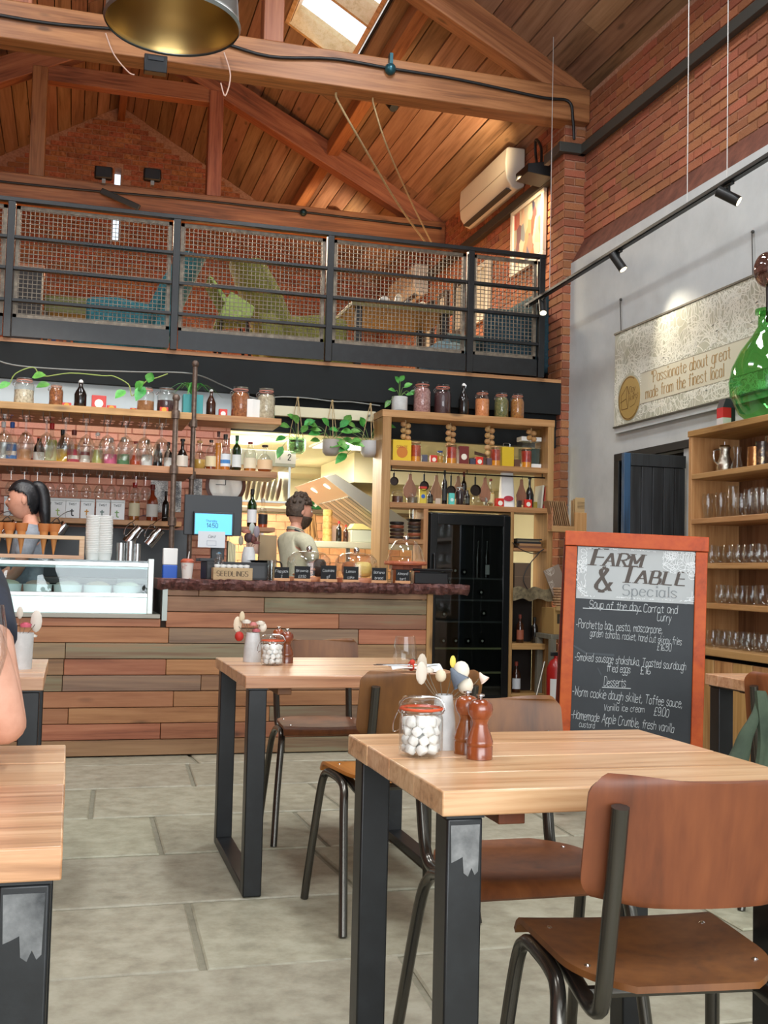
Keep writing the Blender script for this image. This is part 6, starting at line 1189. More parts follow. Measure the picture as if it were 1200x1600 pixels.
# ---------------------------------------------------------------- wall sign
sx = XW-.03; A, Bq = atX(962, 524, sx), atX(962, 667, sx); sy0 = A.y; sy1 = 5.95; sh_ = A.z-Bq.z; sg = T('wall_sign', 'long pale sign with white line drawings and a gold quotation hung on the white wall', 'sign', (sx, sy0, Bq.z)); SWd = sy0-sy1
B().box(-.004, .012, -SWd, 0, 0, sh_).obj('panel', speck('sign_ground', ['a4a693', 'b0b09f', 'bab8a8'], 3, .6, .01, 0, .01), sg)
B().box(-.012, .018, -SWd-.01, .01, sh_, sh_+.014).obj('top_bar', plain('5a5850', .4, .5), sg); B().box(-.012, .018, -SWd-.01, .01, -.012, 0).obj('bottom_bar', plain('5a5850', .4, .5), sg); B().box(.0, .02, -SWd, 0, -.055, -.012).obj('lower_panel', M_WHITE, sg)
U_, W_ = V((0, -1, 0)), V((0, 0, 1)); b0, b1 = .26, .66
b = B(); motifs(b, V((-.0040, 0, 0)), U_, W_, SWd, sh_, 260, random.Random(31), .12, .0065, lambda x, y: (x > .44 and .13 < y < .36) or (x-.25)**2+(y-.2)**2 < .036)
b.obj('line_drawing', plain('e0e0d4', .6), sg, smooth=0, kind='stuff')
B().box(-.0055, -.004, -SWd, -.42, .125, .365).obj('quote_band', plain('c4c0ac', .6), sg); B().box(-.0062, -.0056, -SWd, -.42, .362, .366).obj('band_line', plain('8a8474', .6), sg); B().box(-.0062, -.0056, -SWd, -.42, .124, .128).obj('band_line', plain('8a8474', .6), sg)
b = B(); gold = plain('9a7a44', .5); text(b, '"Passionate about great', (-.0066, -.60, .265), U_, W_, .088, .11, .65, .75, 0, 0, .8, 0, 1.3); text(b, 'made from the finest local', (-.0066, -.51, .155), U_, W_, .088, .11, .65, .75, 0, 0, .72, 0, 1.2); b.obj('lettering', gold, sg, smooth=0)
em = B().lathe([(.175, 0), (.175, .003), (.001, .003)], n=32).obj('emblem', plain('b09458', .45, .2), sg); em.matrix_local = Matrix.Translation((-.0045, -.25, .2)) @ Matrix.Rotation(-PI/2, 4, 'Y')
dk = plain('6a4a20', .5); b = B()
def ln(pts, wd=.006):
    for p_, q_ in zip(pts, pts[1:]): p_, q_ = V((*p_, 0)), V((*q_, 0)); d_ = (q_-p_).normalized(); n_ = V((-d_.y, d_.x, 0))*wd/2; b.add([V((-.0082, -.25-v.x, .2+v.y)) for v in (p_+n_, p_-n_, q_-n_, q_+n_)], [(0, 1, 2, 3)])
ln([(.165*math.cos(t_), .165*math.sin(t_)) for t_ in [math.radians(60+300*i/30) for i in range(28)]], .008); ln([(-.13, .03), (-.03, .1), (.0, .03), (-.02, -.08), (-.12, -.08), (-.13, .03)]); ln([(-.03, .1), (-.045, .0), (-.02, -.08)]); ln([(-.14, -.02), (-.045, .0)]); ln([(.02, -.075), (.09, -.06), (.13, -.01)], .004)
text(b, 'Day', (-.0084, -.245, .235), V((0, -.97, .1)).normalized(), W_, .05, .1, .4, 0, .3); text(b, 'Kilns', (-.0084, -.26, .175), V((0, -.97, .1)).normalized(), W_, .05, .1, .4, 0, .3); b.obj('emblem_drawing', dk, sg, smooth=0)
for px, py0, py1 in ((970, 468, 518), (1176, 362, 425)): q = atX(px, py1, sx+.004); t0 = atX(px-1, py0, sx+.015); B().tube([V((.006, q.y-sy0, sh_+.01)), V((.014, t0.y-sy0, t0.z-Bq.z))], .004, 6).sph(V((.02, t0.y-sy0, t0.z-Bq.z)), .012, 8, 6).obj('hanger', plain('3a3834', .5), sg)
# ---------------------------------------------------------------- track lighting
tr = T('track_light', 'black suspended lighting track with three cylinder spots along the white wall', 'track light', (3.85, 0, 0)); Xt = 3.85; ta, tb_ = V((0, 9.1, 3.54)), V((0, 4.6, 3.625)); zt_ = lambda y: tb_.z+(ta.z-tb_.z)*(y-tb_.y)/(ta.y-tb_.y)
B().obox(ta, tb_, .036, .034).obj('rail', plain('1e2020', .4), tr); B().obox(ta+V((-.03, 0, -.004)), tb_+V((-.03, 0, -.004)), .008, .02).obj('cable', plain('2a2a2a', .5), tr)
def tspot(px, py, d, l=.15):
    q = atX(px, py, Xt); y = q.y; z = zt_(y)-.02; c = V((0, y, z-.075)); d = V(d).normalized()
    B().box(-.012, .012, y-.05, y+.05, z-.012, z+.003).obj('adapter', plain('161818', .4), tr, .002); B().box(-.008, .008, y-.012, y+.012, z-.075, z-.01).obj('arm', plain('161818', .4), tr)
    h_ = B().tube([c-d*l*.5, c+d*l*.5], .034, 16).obj('lamp_head', plain('1c1e1e', .4), tr, smooth=.6); B().tube([c+d*l*.5, c+d*(l*.5+.002)], .029, 16).obj('lamp_lens', plain('fff0c8', .3, 0, 2.2), h_)
    spot('track_spot_light', (Xt+c.x+d.x*.1, c.y+d.y*.1, c.z+d.z*.1), tuple(V((Xt, c.y, c.z))+d*3), 34, 80, (1, .88, .68), .03, 1.0)
tspot(1138, 285, (.55, -.45, -.45)); tspot(966, 390, (.35, -.35, -.75)); tspot(848, 470, (-.15, .1, -.8) if False else (-.1, -.35, -.6))
for px in (863, 1074, 1136): q = atX(px, 300, Xt); y = q.y if px != 863 else 8.62; t = B().tube([(Xt, y, zt_(y)+.015), (Xt, y, roofz(Xt)+.02)], .0035, 6); t.obj('suspension_wire', plain('c8c8c4', .4, .5), None, label={863: 'thin steel suspension wire at the far end of the lighting track', 1074: 'thin steel suspension wire above the middle of the lighting track', 1136: 'thin steel suspension wire above the track spot at upper right'}[px], cat='wire')
# ---------------------------------------------------------------- pendant lamp
pc = V((.296, 4.17, 3.165)); t = T('pendant_lamp', 'large dome pendant lamp with brass inside hanging at the top', 'pendant lamp', pc); R = .25
pr = [(R, 0), (R*1.03, .012), (R, .03), (R*.97, .12), (R*.86, .22), (R*.6, .30), (R*.3, .35), (.06, .37), (.06, .45), (.03, .47)]
B().lathe(pr, n=48, cap=False).obj('shade', plain('8a8f8c', .3, .85), t, smooth=.9); B().lathe([(a*.975, z) for a, z in pr[1:7]]+[(.001, .36)], n=48, cap=False).obj('shade_lining', plain('b89a62', .32, .9), t, smooth=.9)
B().sph((0, 0, .2), (.05, .05, .07), 14, 9).obj('bulb', plain('fff0d8', .4, 0, .8), t, smooth=1.2); B().tube([(0, 0, .46), (0, 0, roofz(.296)-3.2-.16)], .005, 6).obj('cord', plain('1a1a1a', .5), t)
# ---------------------------------------------------------------- cables, strings and fixtures on the trusses
cb_ = plain('16181a', .5)
def cable(pts, r, label, mat=cb_, cat='cable', n=5): o = B().tube(smooth_line(pts, n), r, 6).obj(cat.replace(' ', '_'), mat, None, label=label, cat=cat, smooth=1.2); return o
q = lambda px, py, Y: at(px, py, Y)
cable([q(-10, 22, 8.87), q(90, 38, 8.875), q(240, 50, 8.87), q(330, 62, 8.87), q(420, 88, 8.87), q(520, 92, 8.87), q(610, 107, 8.87), q(720, 125, 8.87), q(845, 152, 8.87), q(888, 158, 8.87), q(895, 185, 8.87), q(897, 218, 8.87)], .013, 'thick black cable run along the near tie beam to the pier')
cable([q(-5, 283, 12.87), q(120, 296, 12.87), q(300, 312, 12.87), q(470, 331, 12.87), q(560, 342, 12.87), q(690, 357, 12.87)], .014, 'thick black cable run along the far tie beam above the railing')
for a in ([q(165, 52, 8.85), q(178, 85, 8.83), q(200, 112, 8.83), q(210, 117, 8.84)], [q(350, 82, 8.85), q(360, 118, 8.83), q(352, 150, 8.83), q(345, 130, 8.86)]): cable(a, .006, 'loose pink-white wire dangling from the near tie beam, %s of the pendant' % ('left' if a[0].x < .5 else 'right'), plain('c8a898', .6))
cable([V((at(525, 152, 9).x, 9.0, 5.188)), q(528, 158, 9.02), q(560, 215, 9.2), q(610, 300, 9.9), q(640, 345, 10.4), q(668, 383, 10.8)], .010, 'pale rope slung from the near tie beam down behind the railing, left strand', M_ROPE, 'rope'); cable([V((at(582, 162, 9).x, 9.0, 5.188)), q(585, 168, 9.02), q(605, 230, 9.2), q(640, 310, 10), q(676, 383, 10.8)], .008, 'pale rope slung from the near tie beam down behind the railing, right strand', M_ROPE, 'rope')
t = T('junction_box', 'black junction box fixed under the near tie beam left of centre', 'junction box', q(243, 101, 8.83)); B().box(-.09, .09, -.03, .05, -.07, .07).obj('case', plain('14181c', .4), t, .006); B().box(-.06, .06, -.04, -.03, .02, .05).obj('terminal_cover', plain('2a3036', .4), t)
t = T('beam_clip', 'teal metal clip on the near tie beam beside the roof window', 'clip', q(610, 108, 8.86)); B().sph((0, 0, 0), .05, 12, 8).obj('boss', plain('2a5a66', .3, .5), t, smooth=1.2); B().box(-.014, .014, -.03, .03, .02, .13).obj('hook', plain('2a5a66', .3, .5), t)
t = T('beam_clip', 'dark round cable clip on the far tie beam', 'clip', q(474, 332, 12.86)); B().sph((0, 0, 0), .045, 12, 8).obj('boss', plain('1c3a40', .3, .5), t, smooth=1.2); B().box(-.02, .02, -.02, .03, -.03, .03).obj('plate', plain('1c3a40', .3, .5), t)
for px, py, l in ((163, 274, 'black floodlight on the far tie beam left of the slit window'), (239, 277, 'black floodlight on the far tie beam right of the slit window')):
    c = q(px, py, 12.85); t = T('floodlight', l, 'floodlight', c); B().box(-.11, .09, -.06, .04, -.05, .09).obj('housing', plain('15181b', .4), t, .02); B().box(-.09, .07, -.065, -.06, -.035, .075).obj('lens', plain('2a2e33', .15), t); B().box(-.025, .015, -.03, .04, -.10, -.05).obj('bracket', plain('8a8a88', .4, .6), t)
beam('arm', q(158, 298, 12.84), q(218, 325, 12.7), .04, .07, plain('3a3c3c', .5), None, .01, label='grey steel bracket arm slanting from the far tie beam', cat='bracket').name = 'bracket_arm'
t = T('spotlight', 'black spotlight under the roof boards beside the ropes', 'spotlight', V((3.05, 11.0, roofz(3.05)-.02))); B().tube([(0, 0, 0), (0, 0, -.12)], .012, 8).obj('stem', cb_, t); B().tube([(-.04, .06, -.06), (.03, -.08, -.24)], .05, 14).obj('housing', cb_, t, smooth=.6)
t = T('spotlight', 'small black spotlight under the roof boards of the far bay', 'spotlight', V((3.3, 14.6, roofz(3.3)-.02))); B().tube([(0, 0, 0), (0, 0, -.12)], .012, 8).obj('stem', cb_, t); B().tube([(-.04, .06, -.06), (.0, -.08, -.24)], .05, 14).obj('housing', cb_, t, smooth=.6)
p = atX(848, 252, 4.2); t = T('wall_washer', 'black wedge-shaped wall light on the trunking beside the pier', 'wall light', (4.28, 9.62, 4.92)); B().prism([(-.02, -.12, -.02), (-.26, -.08, .02), (-.26, -.08, .1), (-.02, -.12, .14)], (0, .3, 0)).obj('housing', cb_, t, .005)
B().tube(smooth_line([(-.05, .1, .12), (-.04, .12, .34), (-.02, .3, .5), (.0, .34, .34), (-.02, .2, .12)], 5), .014, 8).obj('cable_loop', cb_, t)
spot('gallery_wall_light', (3.9, 9.9, 5.02), (3.3, 11.3, 6.0), 130, 100, (1, .72, .4), .06, .9); spot('gallery_wall_light', (4.0, 9.75, 4.95), (4.4, 10.4, 3.4), 160, 140, (1, .72, .4), .06, .9)
area('gallery_fill', (1.5, 12.4, 4.9), (1.5, 12.4, 0), 2.4, 1.4, 400, (1, .84, .62))  # added area lamp that brightens the gallery; no pendant hangs here
spot('gallery_up_light', (3.2, 14.4, 5.2), (3.4, 14.8, 6.4), 60, 120, (1, .75, .45), .06, .9)
# ---------------------------------------------------------------- gallery furniture and wall things
def acunit(y0, y1, z0, z1, label):
    t = T('air_conditioner', label, 'air conditioner', (XR, (y0+y1)/2, z0)); h = z1-z0; L_ = (y1-y0)/2
    pr = [(-.02, .04), (-.10, .0), (-.16, .02), (-.22, .11), (-.235, h*.6), (-.225, h-.015), (-.20, h), (-.02, h)]
    B().prism([(x, -L_, z) for x, z in pr], (0, 2*L_, 0)).obj('casing', plain('d8d4c8', .4), t, .012, smooth=.5)
    B().box(-.2, -.11, -L_+.06, L_-.06, .012, .03).obj('outlet_slot', plain('4a4844', .6), t); B().box(-.239, -.234, -L_+.02, L_-.02, h*.42, h*.43).obj('panel_seam', plain('8a867c', .6), t)
acunit(10.35, 11.75, 5.06, 5.5, 'white air conditioner high on the brick wall above the gallery'); acunit(13.5, 14.7, 4.72, 5.12, 'farther white air conditioner on the gallery wall behind the mesh')
def framed(y0, y1, z0, z1, label, art, fc='ddd8cc', sd=1):
    t = T('framed_picture', label, 'picture', (XR-.022, (y0+y1)/2, z0)); w, h = (y1-y0)/2, z1-z0; f = plain(fc, .5); k = .06
    for q in ((-w, w, 0, k), (-w, w, h-k, h), (-w, -w+k, k, h-k), (w-k, w, k, h-k)): B().box(-.04, -.002, q[0], q[1], q[2], q[3]).obj('frame', f, t, .003)
    B().box(-.02, -.008, -w+k, w-k, k, h-k).obj('print', art, t)
    return t
m, nt, bs = newmat('abstract_print')
vo = mk(nt, 'ShaderNodeTexVoronoi', i_Vector=coords(nt, (1, 1, .6), False), i_Scale=11.); n_ = mk(nt, 'ShaderNodeTexNoise', i_Scale=14.)
cl = ramp(nt, mk(nt, 'ShaderNodeSeparateColor', i_0=vo.outputs['Color']).outputs[0], ['b9b09c', 'c8c0ac', '3a4668', 'd07a3a', 'a8a898', 'b8483a', 'd0c6b0', '6a7a8a']); nt.links.new(cl, bs.inputs['Base Color'])
framed(9.78, 10.62, 4.22, 4.92, 'white-framed abstract city print on the brick wall beside the pier', m)
for k, (y, w_, c, f) in enumerate(((11.5, .5, 'b4ac98', 'cfc8b8'), (12.25, .34, '8a8070', '2a2420'), (12.85, .34, 'b8b0a0', '4a4038'), (13.4, .34, 'a89c88', '2a2420'))): framed(y-w_/2, y+w_/2, 3.95, 4.6, '%s small framed picture behind the gallery mesh, counting from the pier' % ORD[k], plain(c, .6), f)
B().box(-.03, 0, -.05, .05, 0, .14).obj('wall_thermostat', plain('e0dcd0', .5), None, .004, loc=(XR-.018, 10.1, 5.03), label='small white thermostat on the brick beside the near air conditioner', cat='thermostat'); B().box(-.03, 0, -.05, .05, 0, .12).obj('wall_socket', plain('e0dcd0', .5), None, .004, loc=(XR-.018, 9.98, 4.06), label='white socket plate on the brick below the abstract print', cat='socket')
def wing_chair(px, Y, mat, label, flip, s=1.0):
    t = T('wing_chair', label, 'armchair', (at(px, 480, Y).x, Y, ZM), 0 if not flip else PI); q = .012
    B().prism([(-.52, -.3, .16), (.1, -.3, .12), (.3, -.3, .22), (.3, -.3, .40), (-.5, -.3, .42)], (0, .6, 0)).obj('seat', mat, t, .05, smooth=.8)
    def bk(u, v): v2 = 2*v-1; return (.22+.34*u+(.05*v2*v2)*-1.2-.16*abs(v2)**3*(1-.3*u), v2*(.40-.10*max(0, u-.75)*4*.5), .32+.85*u-.09*abs(v2)*max(0, u-.6)*2)
    B().grid(bk, 12, 12, .09).obj('back', mat, t, smooth=1.2)
    for sy in (-1, 1): B().prism([(-.42, sy*.36-.05, .34), (.34, sy*.36-.05, .30), (.42, sy*.36-.05, .60), (.12, sy*.36-.05, .58), (-.15, sy*.36-.05, .62), (-.42, sy*.36-.05, .60)], (0, .1, 0)).obj('arm', mat, t, .045, smooth=.8)
    for sx in (-.4, .22):
        for sy in (-.24, .24): B().tube([(sx, sy, .2), (sx*1.1, sy*1.1, 0)], .016, 8).obj('leg', plain('2a2018', .5), t)
    return t
wing_chair(208, 10.3, speck('teal_wool', ['1f4c54', '2f6b74', '3f7f86'], 60, .9, .02, 0, .2), 'teal wool wing armchair behind the gallery mesh', False)
wing_chair(462, 10.3, speck('olive_wool', ['5c5a28', '7d7a3a', '918c48'], 60, .9, .02, 0, .2), 'olive green wing armchair behind the gallery mesh', True)
p = at(345, 480, 9.6); t = T('lime_chair', 'small lime green side chair between the two wing armchairs', 'chair', (p.x, 9.55, ZM)); ml = speck('lime_wool', ['8aa050', 'a8be68', 'b8cc78'], 60, .9)
B().prism([(-.14, -.2, .74), (-.10, -.2, .72), (.14, -.2, .40), (.08, -.2, .38)], (0, .4, 0)).obj('back', ml, t, .02); B().prism([(-.05, -.22, .36), (.24, -.22, .40), (.26, -.22, .50), (.05, -.22, .62), (-.02, -.22, .46)], (0, .44, 0)).obj('seat', ml, t, .02)
for sx in (-.02, .2):
    for sy in (-.17, .17): B().tube([(sx, sy, .38), (sx*1.2, sy, 0)], .014, 8).obj('leg', plain('2a2018', .5), t)
p = at(126, 470, 10.6); t = T('sideboard', 'low olive-topped sideboard with books at the left of the gallery', 'sideboard', (p.x, 11.3, ZM)); B().box(-.34, .34, -.2, .2, .70, .86).obj('top_cabinet', plain('6a6a30', .6), t, .01); B().box(-.34, .34, -.2, .2, .32, .36).obj('shelf', plain('8a6a3c', .6), t); B().box(-.34, -.3, -.2, .2, 0, .7).obj('side', plain('4a3a28', .6), t); B().box(.3, .34, -.2, .2, 0, .7).obj('side', plain('4a3a28', .6), t)
for k in range(7): q_ = T('book', '%s book from the left on the low shelf of the olive sideboard' % ORD[k], 'book', (p.x-.24+.07*k, 11.22, ZM+.36), 0, 'books in the gallery sideboard'); B().box(-.02, .02, -.07, .07, 0, .2+.01*(k % 3)).obj('cover', plain(['2a3a6a', '6a3a28', '3a3a38', '8a7a4a', '28404a', '7a2a24', 'a09880'][k], .6), q_, .002)
p = at(36, 470, 10.6); t = T('bookcase', 'dark bookcase beside the olive sideboard in the gallery', 'bookcase', (p.x, 10.85, ZM)); B().box(-.16, .16, -.15, .15, .0, .98).obj('case', plain('241e1a', .6), t, .006); B().box(-.2, .17, -.17, .17, .98, 1.04).obj('top', plain('9a5a30', .5), t, .004)
t = T('gallery_table', 'wide olive-brown table with cups standing behind the gallery mesh', 'table', (at(610, 500, 10.3).x, 10.3, ZM)); B().box(-.5, .5, -.45, .45, .72, .76).obj('tabletop', plain('6a6030', .5), t, .004)
for sx in (-.42, .42):
    for sy in (-.38, .38): B().box(sx-.03, sx+.03, sy-.03, sy+.03, 0, .72).obj('leg', plain('1c1c1c', .5), t)
for k, (dx, h_, r_, c, l) in enumerate(((-.12, .14, .06, 'c0c0bc', 'silver teapot on the gallery table'), (.02, .18, .04, 'b8ac98', 'tall pale jar on the gallery table'), (.12, .13, .04, '3a3c48', 'dark mug on the gallery table'), (.26, .12, .05, 'd0c8b8', 'white cup on the gallery table'))):
    q_ = T('tableware', l, 'tableware', t.location+V((dx, -.2, .76))); B().lathe([(r_*.7, 0), (r_, h_*.3), (r_*.9, h_*.75), (r_*.5, h_*.9), (.001, h_)], n=14).obj('body', plain(c, .35), q_, smooth=.9)
p = at(800, 530, 9.75); t = T('sofa', 'dark blue sofa against the gallery wall behind the mesh', 'sofa', (3.96, 9.95, ZM)); ms = speck('blue_wool', ['18303a', '264450', '34545e'], 60, .9); B().box(-.42, .3, -.62, .55, .12, .42).obj('seat', ms, t, .05); B().box(.1, .34, -.62, .55, .42, .9).obj('back', ms, t, .06); B().box(-.42, .3, -.66, -.54, .12, .68).obj('arm', ms, t, .05); B().box(-.42, .3, .5, .62, .12, .68).obj('arm', ms, t, .05)
for sx in (-.36, .24):
    for sy in (-.56, .5): B().box(sx-.02, sx+.02, sy-.02, sy+.02, 0, .12).obj('foot', plain('201812', .5), t)
p = at(697, 545, 9.6); t = T('bean_bag', 'pale blue crumpled bean bag on the gallery floor', 'bean bag', (p.x, 9.6, ZM)); rr = random.Random(2); B().sph((0, 0, .19), (.26, .22, .2), 18, 10, fn=lambda d, p_: p_*(1+.06*math.sin(9*d.x+5*d.z))).obj('bag', speck('pale_blue_cloth', ['5a7c90', '7a9cae', '8cacbc'], 40, .9), t, smooth=1.2); B().sph((0, 0, .385), (.05, .05, .03), 10, 6).obj('tuft', plain('6a8ca0', .9), t, smooth=1.2)
# ---------------------------------------------------------------- wire with vine, hanging pots
t = T('hanging_wire', 'thin wire slung along the fascia above the bar shelves', 'wire', (0, 0, 0)); ww = [(-20, 556), (20, 570), (100, 577), (210, 581), (300, 584), (352, 604), (398, 622), (440, 620), (480, 622), (520, 627), (550, 628), (594, 634)]
B().tube(smooth_line([at(x, y, 8.955 if x > 340 else 8.5) for x, y in ww], 5), .005, 6).obj('wire', plain('8a8c88', .5, .3), t)
for x in (1.32, 2.38): B().box(x-.006, x+.006, 8.96, 9.03, 2.435, 2.447).obj('wire_pin', plain('8a8c88', .5, .3), t)
t = T('trailing_vine', 'trailing green pothos vine draped along the jars on the top bar shelf', 'vine', (0, 0, 0)); vp = [at(x, y, 7.99) for x, y in ((-20, 590), (10, 604), (24, 584), (52, 574), (66, 588), (110, 583), (160, 587), (178, 588), (200, 600), (204, 612), (208, 618), (228, 596), (246, 590), (262, 584))]
B().tube(smooth_line(vp, 4), .004, 5).obj('stem', plain('8a9a50', .6), t)
for px, py, dx, dz, l in ((16, 598, -1, -.5, .09), (50, 590, 1, .4, .11), (78, 600, -1, -.2, .1), (196, 610, -.7, -.5, .1), (212, 610, .5, .8, .11), (226, 604, -.6, -.9, .12), (232, 598, .2, 1, .1)): b = B(); leaf(b, at(px, py, 7.965), (dx, -.5, dz), l, l*.7, .2); b.obj('leaf', M_LEAF, t, smooth=1.2)
for k, (px, py, g, l) in enumerate(((463, 697, True, 'hanging green glass pot of pothos, left of three over the kitchen pass'), (517, 700, False, 'hanging grey ceramic pot of pothos, middle of three over the kitchen pass'), (577, 702, False, 'hanging white ceramic pot with long trailing leaves, right of three over the kitchen pass'))):
    c = at(px, py+12, 8.955); s = ppm(c); t = T('hanging_pot', l, 'hanging plant', c); r = 14.5*s; h = 25*s
    pr = [(.001, .002), (r*.6, 0), (r*.92, h*.2), (r, h*.55), (r*.93, h), (r*.86, h), (r*.9, h*.55), (r*.8, h*.2), (.001, .01)]
    B().lathe(pr, n=20, cap=False).obj('pot', glass('pale_green_glass', 'd2e8d8', .35, .03, .97) if g else plain('a8a098' if k == 1 else 'b8b6b4', .6), t, smooth=1)
    B().lathe([(r*.86, h*.8), (.001, h*.82)], n=16, cap=False).obj('soil', plain('3a2a1c', .9), t)
    if g:
        for j in range(6): B().tube(smooth_line([(0, 0, h*.9), (.02*math.cos(j), .02*math.sin(j), h*.5), (.045*math.cos(2*j), .045*math.sin(2*j), h*.12)], 3), .002, 5).obj('root', plain('4a3a28', .8), t)
    zt_p = at(px+2, (622, 627, 632)[k], 8.955).z-c.z
    for j in range(3): a = 2*PI*j/3+.5; B().tube([(r*.9*math.cos(a), r*.9*math.sin(a), h*.95), (.004*math.cos(a), .004*math.sin(a), zt_p)], .003, 5).obj('cord', M_ROPE, t)
    B().sph((0, 0, zt_p), .012, 8, 6).obj('peg', M_ROPE, t)
    L1 = [(-.09, .02, .10, 190), (-.07, .10, .11, 165), (0, .13, .12, 120), (.05, .12, .12, 40), (.10, .09, .10, 10), (-.12, -.06, .1, 240), (.03, .06, .1, 60), (-.03, .16, .1, 140)]
    if k == 1: L1 = [(-.1, .06, .12, 175), (-.13, .12, .11, 160), (-.03, .13, .12, 130), (.06, .12, .12, 50), (.12, .16, .12, 70), (.1, .04, .11, 340), (.03, .03, .13, 320), (-.1, -.0, .1, 170), (.16, .0, .12, 0), (.15, .09, .1, 20)]
    if k == 2: L1 = [(-.16, .08, .12, 170), (-.12, .13, .1, 150), (-.05, .14, .12, 110), (.05, .13, .13, 40), (.10, .15, .12, 10), (-.18, -.03, .12, 200), (-.24, -.01, .13, 190), (-.2, -.10, .13, 210), (-.08, .02, .1, 180), (-.27, .09, .1, 160)]
    plant(t, (0, 0, h*.85), L1, .62)
# ---------------------------------------------------------------- kitchen beyond the pass
st = plain('b8b8b2', .3, .85)
t = T('extraction_hood', 'stainless steel extraction hood with slanted baffle filters in the kitchen', 'extraction hood', (2.34, 10.5, 0)); L_ = 1.5
B().prism([(0, 0, 2.04), (.12, 0, 2.07), (.94, 0, 1.60), (.94, 0, 1.50), (.70, 0, 1.56), (.66, 0, 1.585)], (0, L_, 0)).obj('canopy', st, t, .004); B().box(.30, 1.9, 0, L_, 2.0, 2.296).obj('duct_box', M_CREAM, t)
for k in range(9): y = .12+k*.15; B().obox((.26, y, 1.86), (.64, y, 1.605), .12, .016, (.55, 0, 1)).obj('baffle_filter', st if k % 2 else plain('8e8e88', .35, .85), t, .002)
for y in (.3, .9): B().lathe([(.04, 0), (.04, .006), (.001, .006)], n=14).obj('hood_lamp', plain('fff4d8', .3, 0, 4), t).matrix_local = Matrix.Translation((.10, y, 1.965)) @ Matrix.Rotation(math.radians(30), 4, 'Y')
for k, (x, y, l) in enumerate(((2.42, 9.9, 'right'), (1.95, 11.6, 'far left'), (1.35, 9.9, 'near left'))): t = T('ceiling_panel_light', '%s square white panel light in the kitchen ceiling' % l, 'ceiling light', (x, y, 2.3)); B().box(-.3, .3, -.3, .3, -.02, -.001).obj('frame', M_WHITEP, t, .002); B().box(-.27, .27, -.27, .27, -.024, -.0201).obj('diffuser', plain('fff8e8', .4, 0, 3.0), t)
t = T('ceiling_vent', 'small white air vent in the kitchen ceiling', 'vent', (1.72, 9.7, 2.3)); B().box(-.12, .12, -.12, .12, -.012, -.001).obj('plate', M_CREAM, t)
for k in range(4): B().box(-.1, .1, -.09+.05*k, -.07+.05*k, -.02, -.012).obj('louvre', plain('a8a08a', .6), t)
kc = T('kitchen_counter', 'steel kitchen counter with gantry shelf behind the pass', 'counter', (2.0, 10.4, 0)); B().box(.1, 2.2, .3, .9, .86, .9).obj('worktop', st, kc, .004); B().box(.12, 2.18, .32, .88, .1, .86).obj('cupboard', plain('9a9a94', .4, .6), kc); B().box(.1, 2.2, .35, .7, 1.36, 1.42).obj('gantry_shelf', plain('c4c0ac', .4, .3), kc, .004)
for x in (.12, .7, 1.4, 2.18): B().box(x-.02, x+.02, .5, .54, .9, 1.36).obj('gantry_post', st, kc)
kx = lambda px: spt(px, 10.9, 1.42)
p = kx(511); t = T('bamboo_steamer', 'tall tan woven basket on the kitchen gantry shelf', 'basket', p)
for k in range(5): B().lathe([(.045, .065*k), (.05, .065*k+.03), (.045, .065*k+.063)], n=16).obj('weave', speck('bamboo', ['a87a40', 'c8985a', 'd8ac70'], 40, .7), t, smooth=.8)
p = kx(489); t = T('dried_herbs', 'hanging bunch of brown dried herbs beside the chef', 'dried herbs', (p.x, 10.93, 1.42)); rr = random.Random(6)
for k in range(26): a = rr.uniform(0, 6.3); r_ = rr.uniform(.01, .055); B().tube(smooth_line([(.02*math.cos(a), .02*math.sin(a), .27), (r_*math.cos(a), r_*math.sin(a), .15), (r_*1.2*math.cos(a+.4), r_*1.2*math.sin(a+.4), .0+rr.uniform(0, .05))], 3), .009, 5).obj('sprig', plain(['6a4a28', '8a6438', '7a5630'][k % 3], .9), t, smooth=1)
for px, h, w, c, l in ((529, 60, 9, 'dark', 'dark oil bottle on the kitchen gantry shelf left of the white tub'), (540, 50, 8, 'brown', 'brown sauce bottle on the kitchen gantry shelf')): bottle(px, 10.9, 1.42, h*.55, w, 'wine', c, None, 0, None, 'b0302a', l)
p = kx(560); t = T('plastic_tub', 'pale plastic tub with yellow lid on the kitchen gantry shelf', 'tub', p); B().box(-.1, .12, -.08, .08, 0, .13).obj('tub', plain('b8bcae', .3), t, .01); B().prism([(-.11, -.09, .131), (.13, -.09, .131), (.02, -.09, .19), (-.07, -.09, .19)], (0, .18, 0)).obj('lid', plain('d8cc88', .4), t, .005)
p = kx(525); t = T('recipe_card', 'pinkish paper propped behind the bottles on the kitchen gantry', 'paper', p+V((.02, .1, 0))); B().box(-.11, .06, 0, .006, 0, .17).obj('sheet', plain('d8b8a8', .7), t)
es = T('exit_sign', 'green and white emergency exit sign on the far kitchen wall', 'exit sign', at(493, 789, 12.97)+V((0, 0, -.05))); B().box(-.09, .07, -.004, .02, 0, .1).obj('plate', plain('1c6a34', .5), es); B().box(-.085, -.05, -.008, -.0045, .01, .09).obj('white_panel', M_WHITEP, es)
B().add([(.0, -.0055, .02), (.03, -.0055, .05), (.012, -.0055, .05), (.012, -.0055, .085), (-.012, -.0055, .085), (-.012, -.0055, .05), (-.03, -.0055, .05)], [tuple(range(7))]).obj('down_arrow', M_WHITEP, es, smooth=0)
pr_ = T('plate_rack', 'steel plate rack shelf on the kitchen wall holding upright plates', 'plate rack', (XP+.01, 9.75, 1.72)); B().box(.0, .62, -.25, .25, .30, .44).obj('ticket_hood', plain('b4b29c', .4, .4), pr_, .004); B().box(.0, .58, -.25, .25, -.02, .0).obj('shelf', st, pr_, .003)
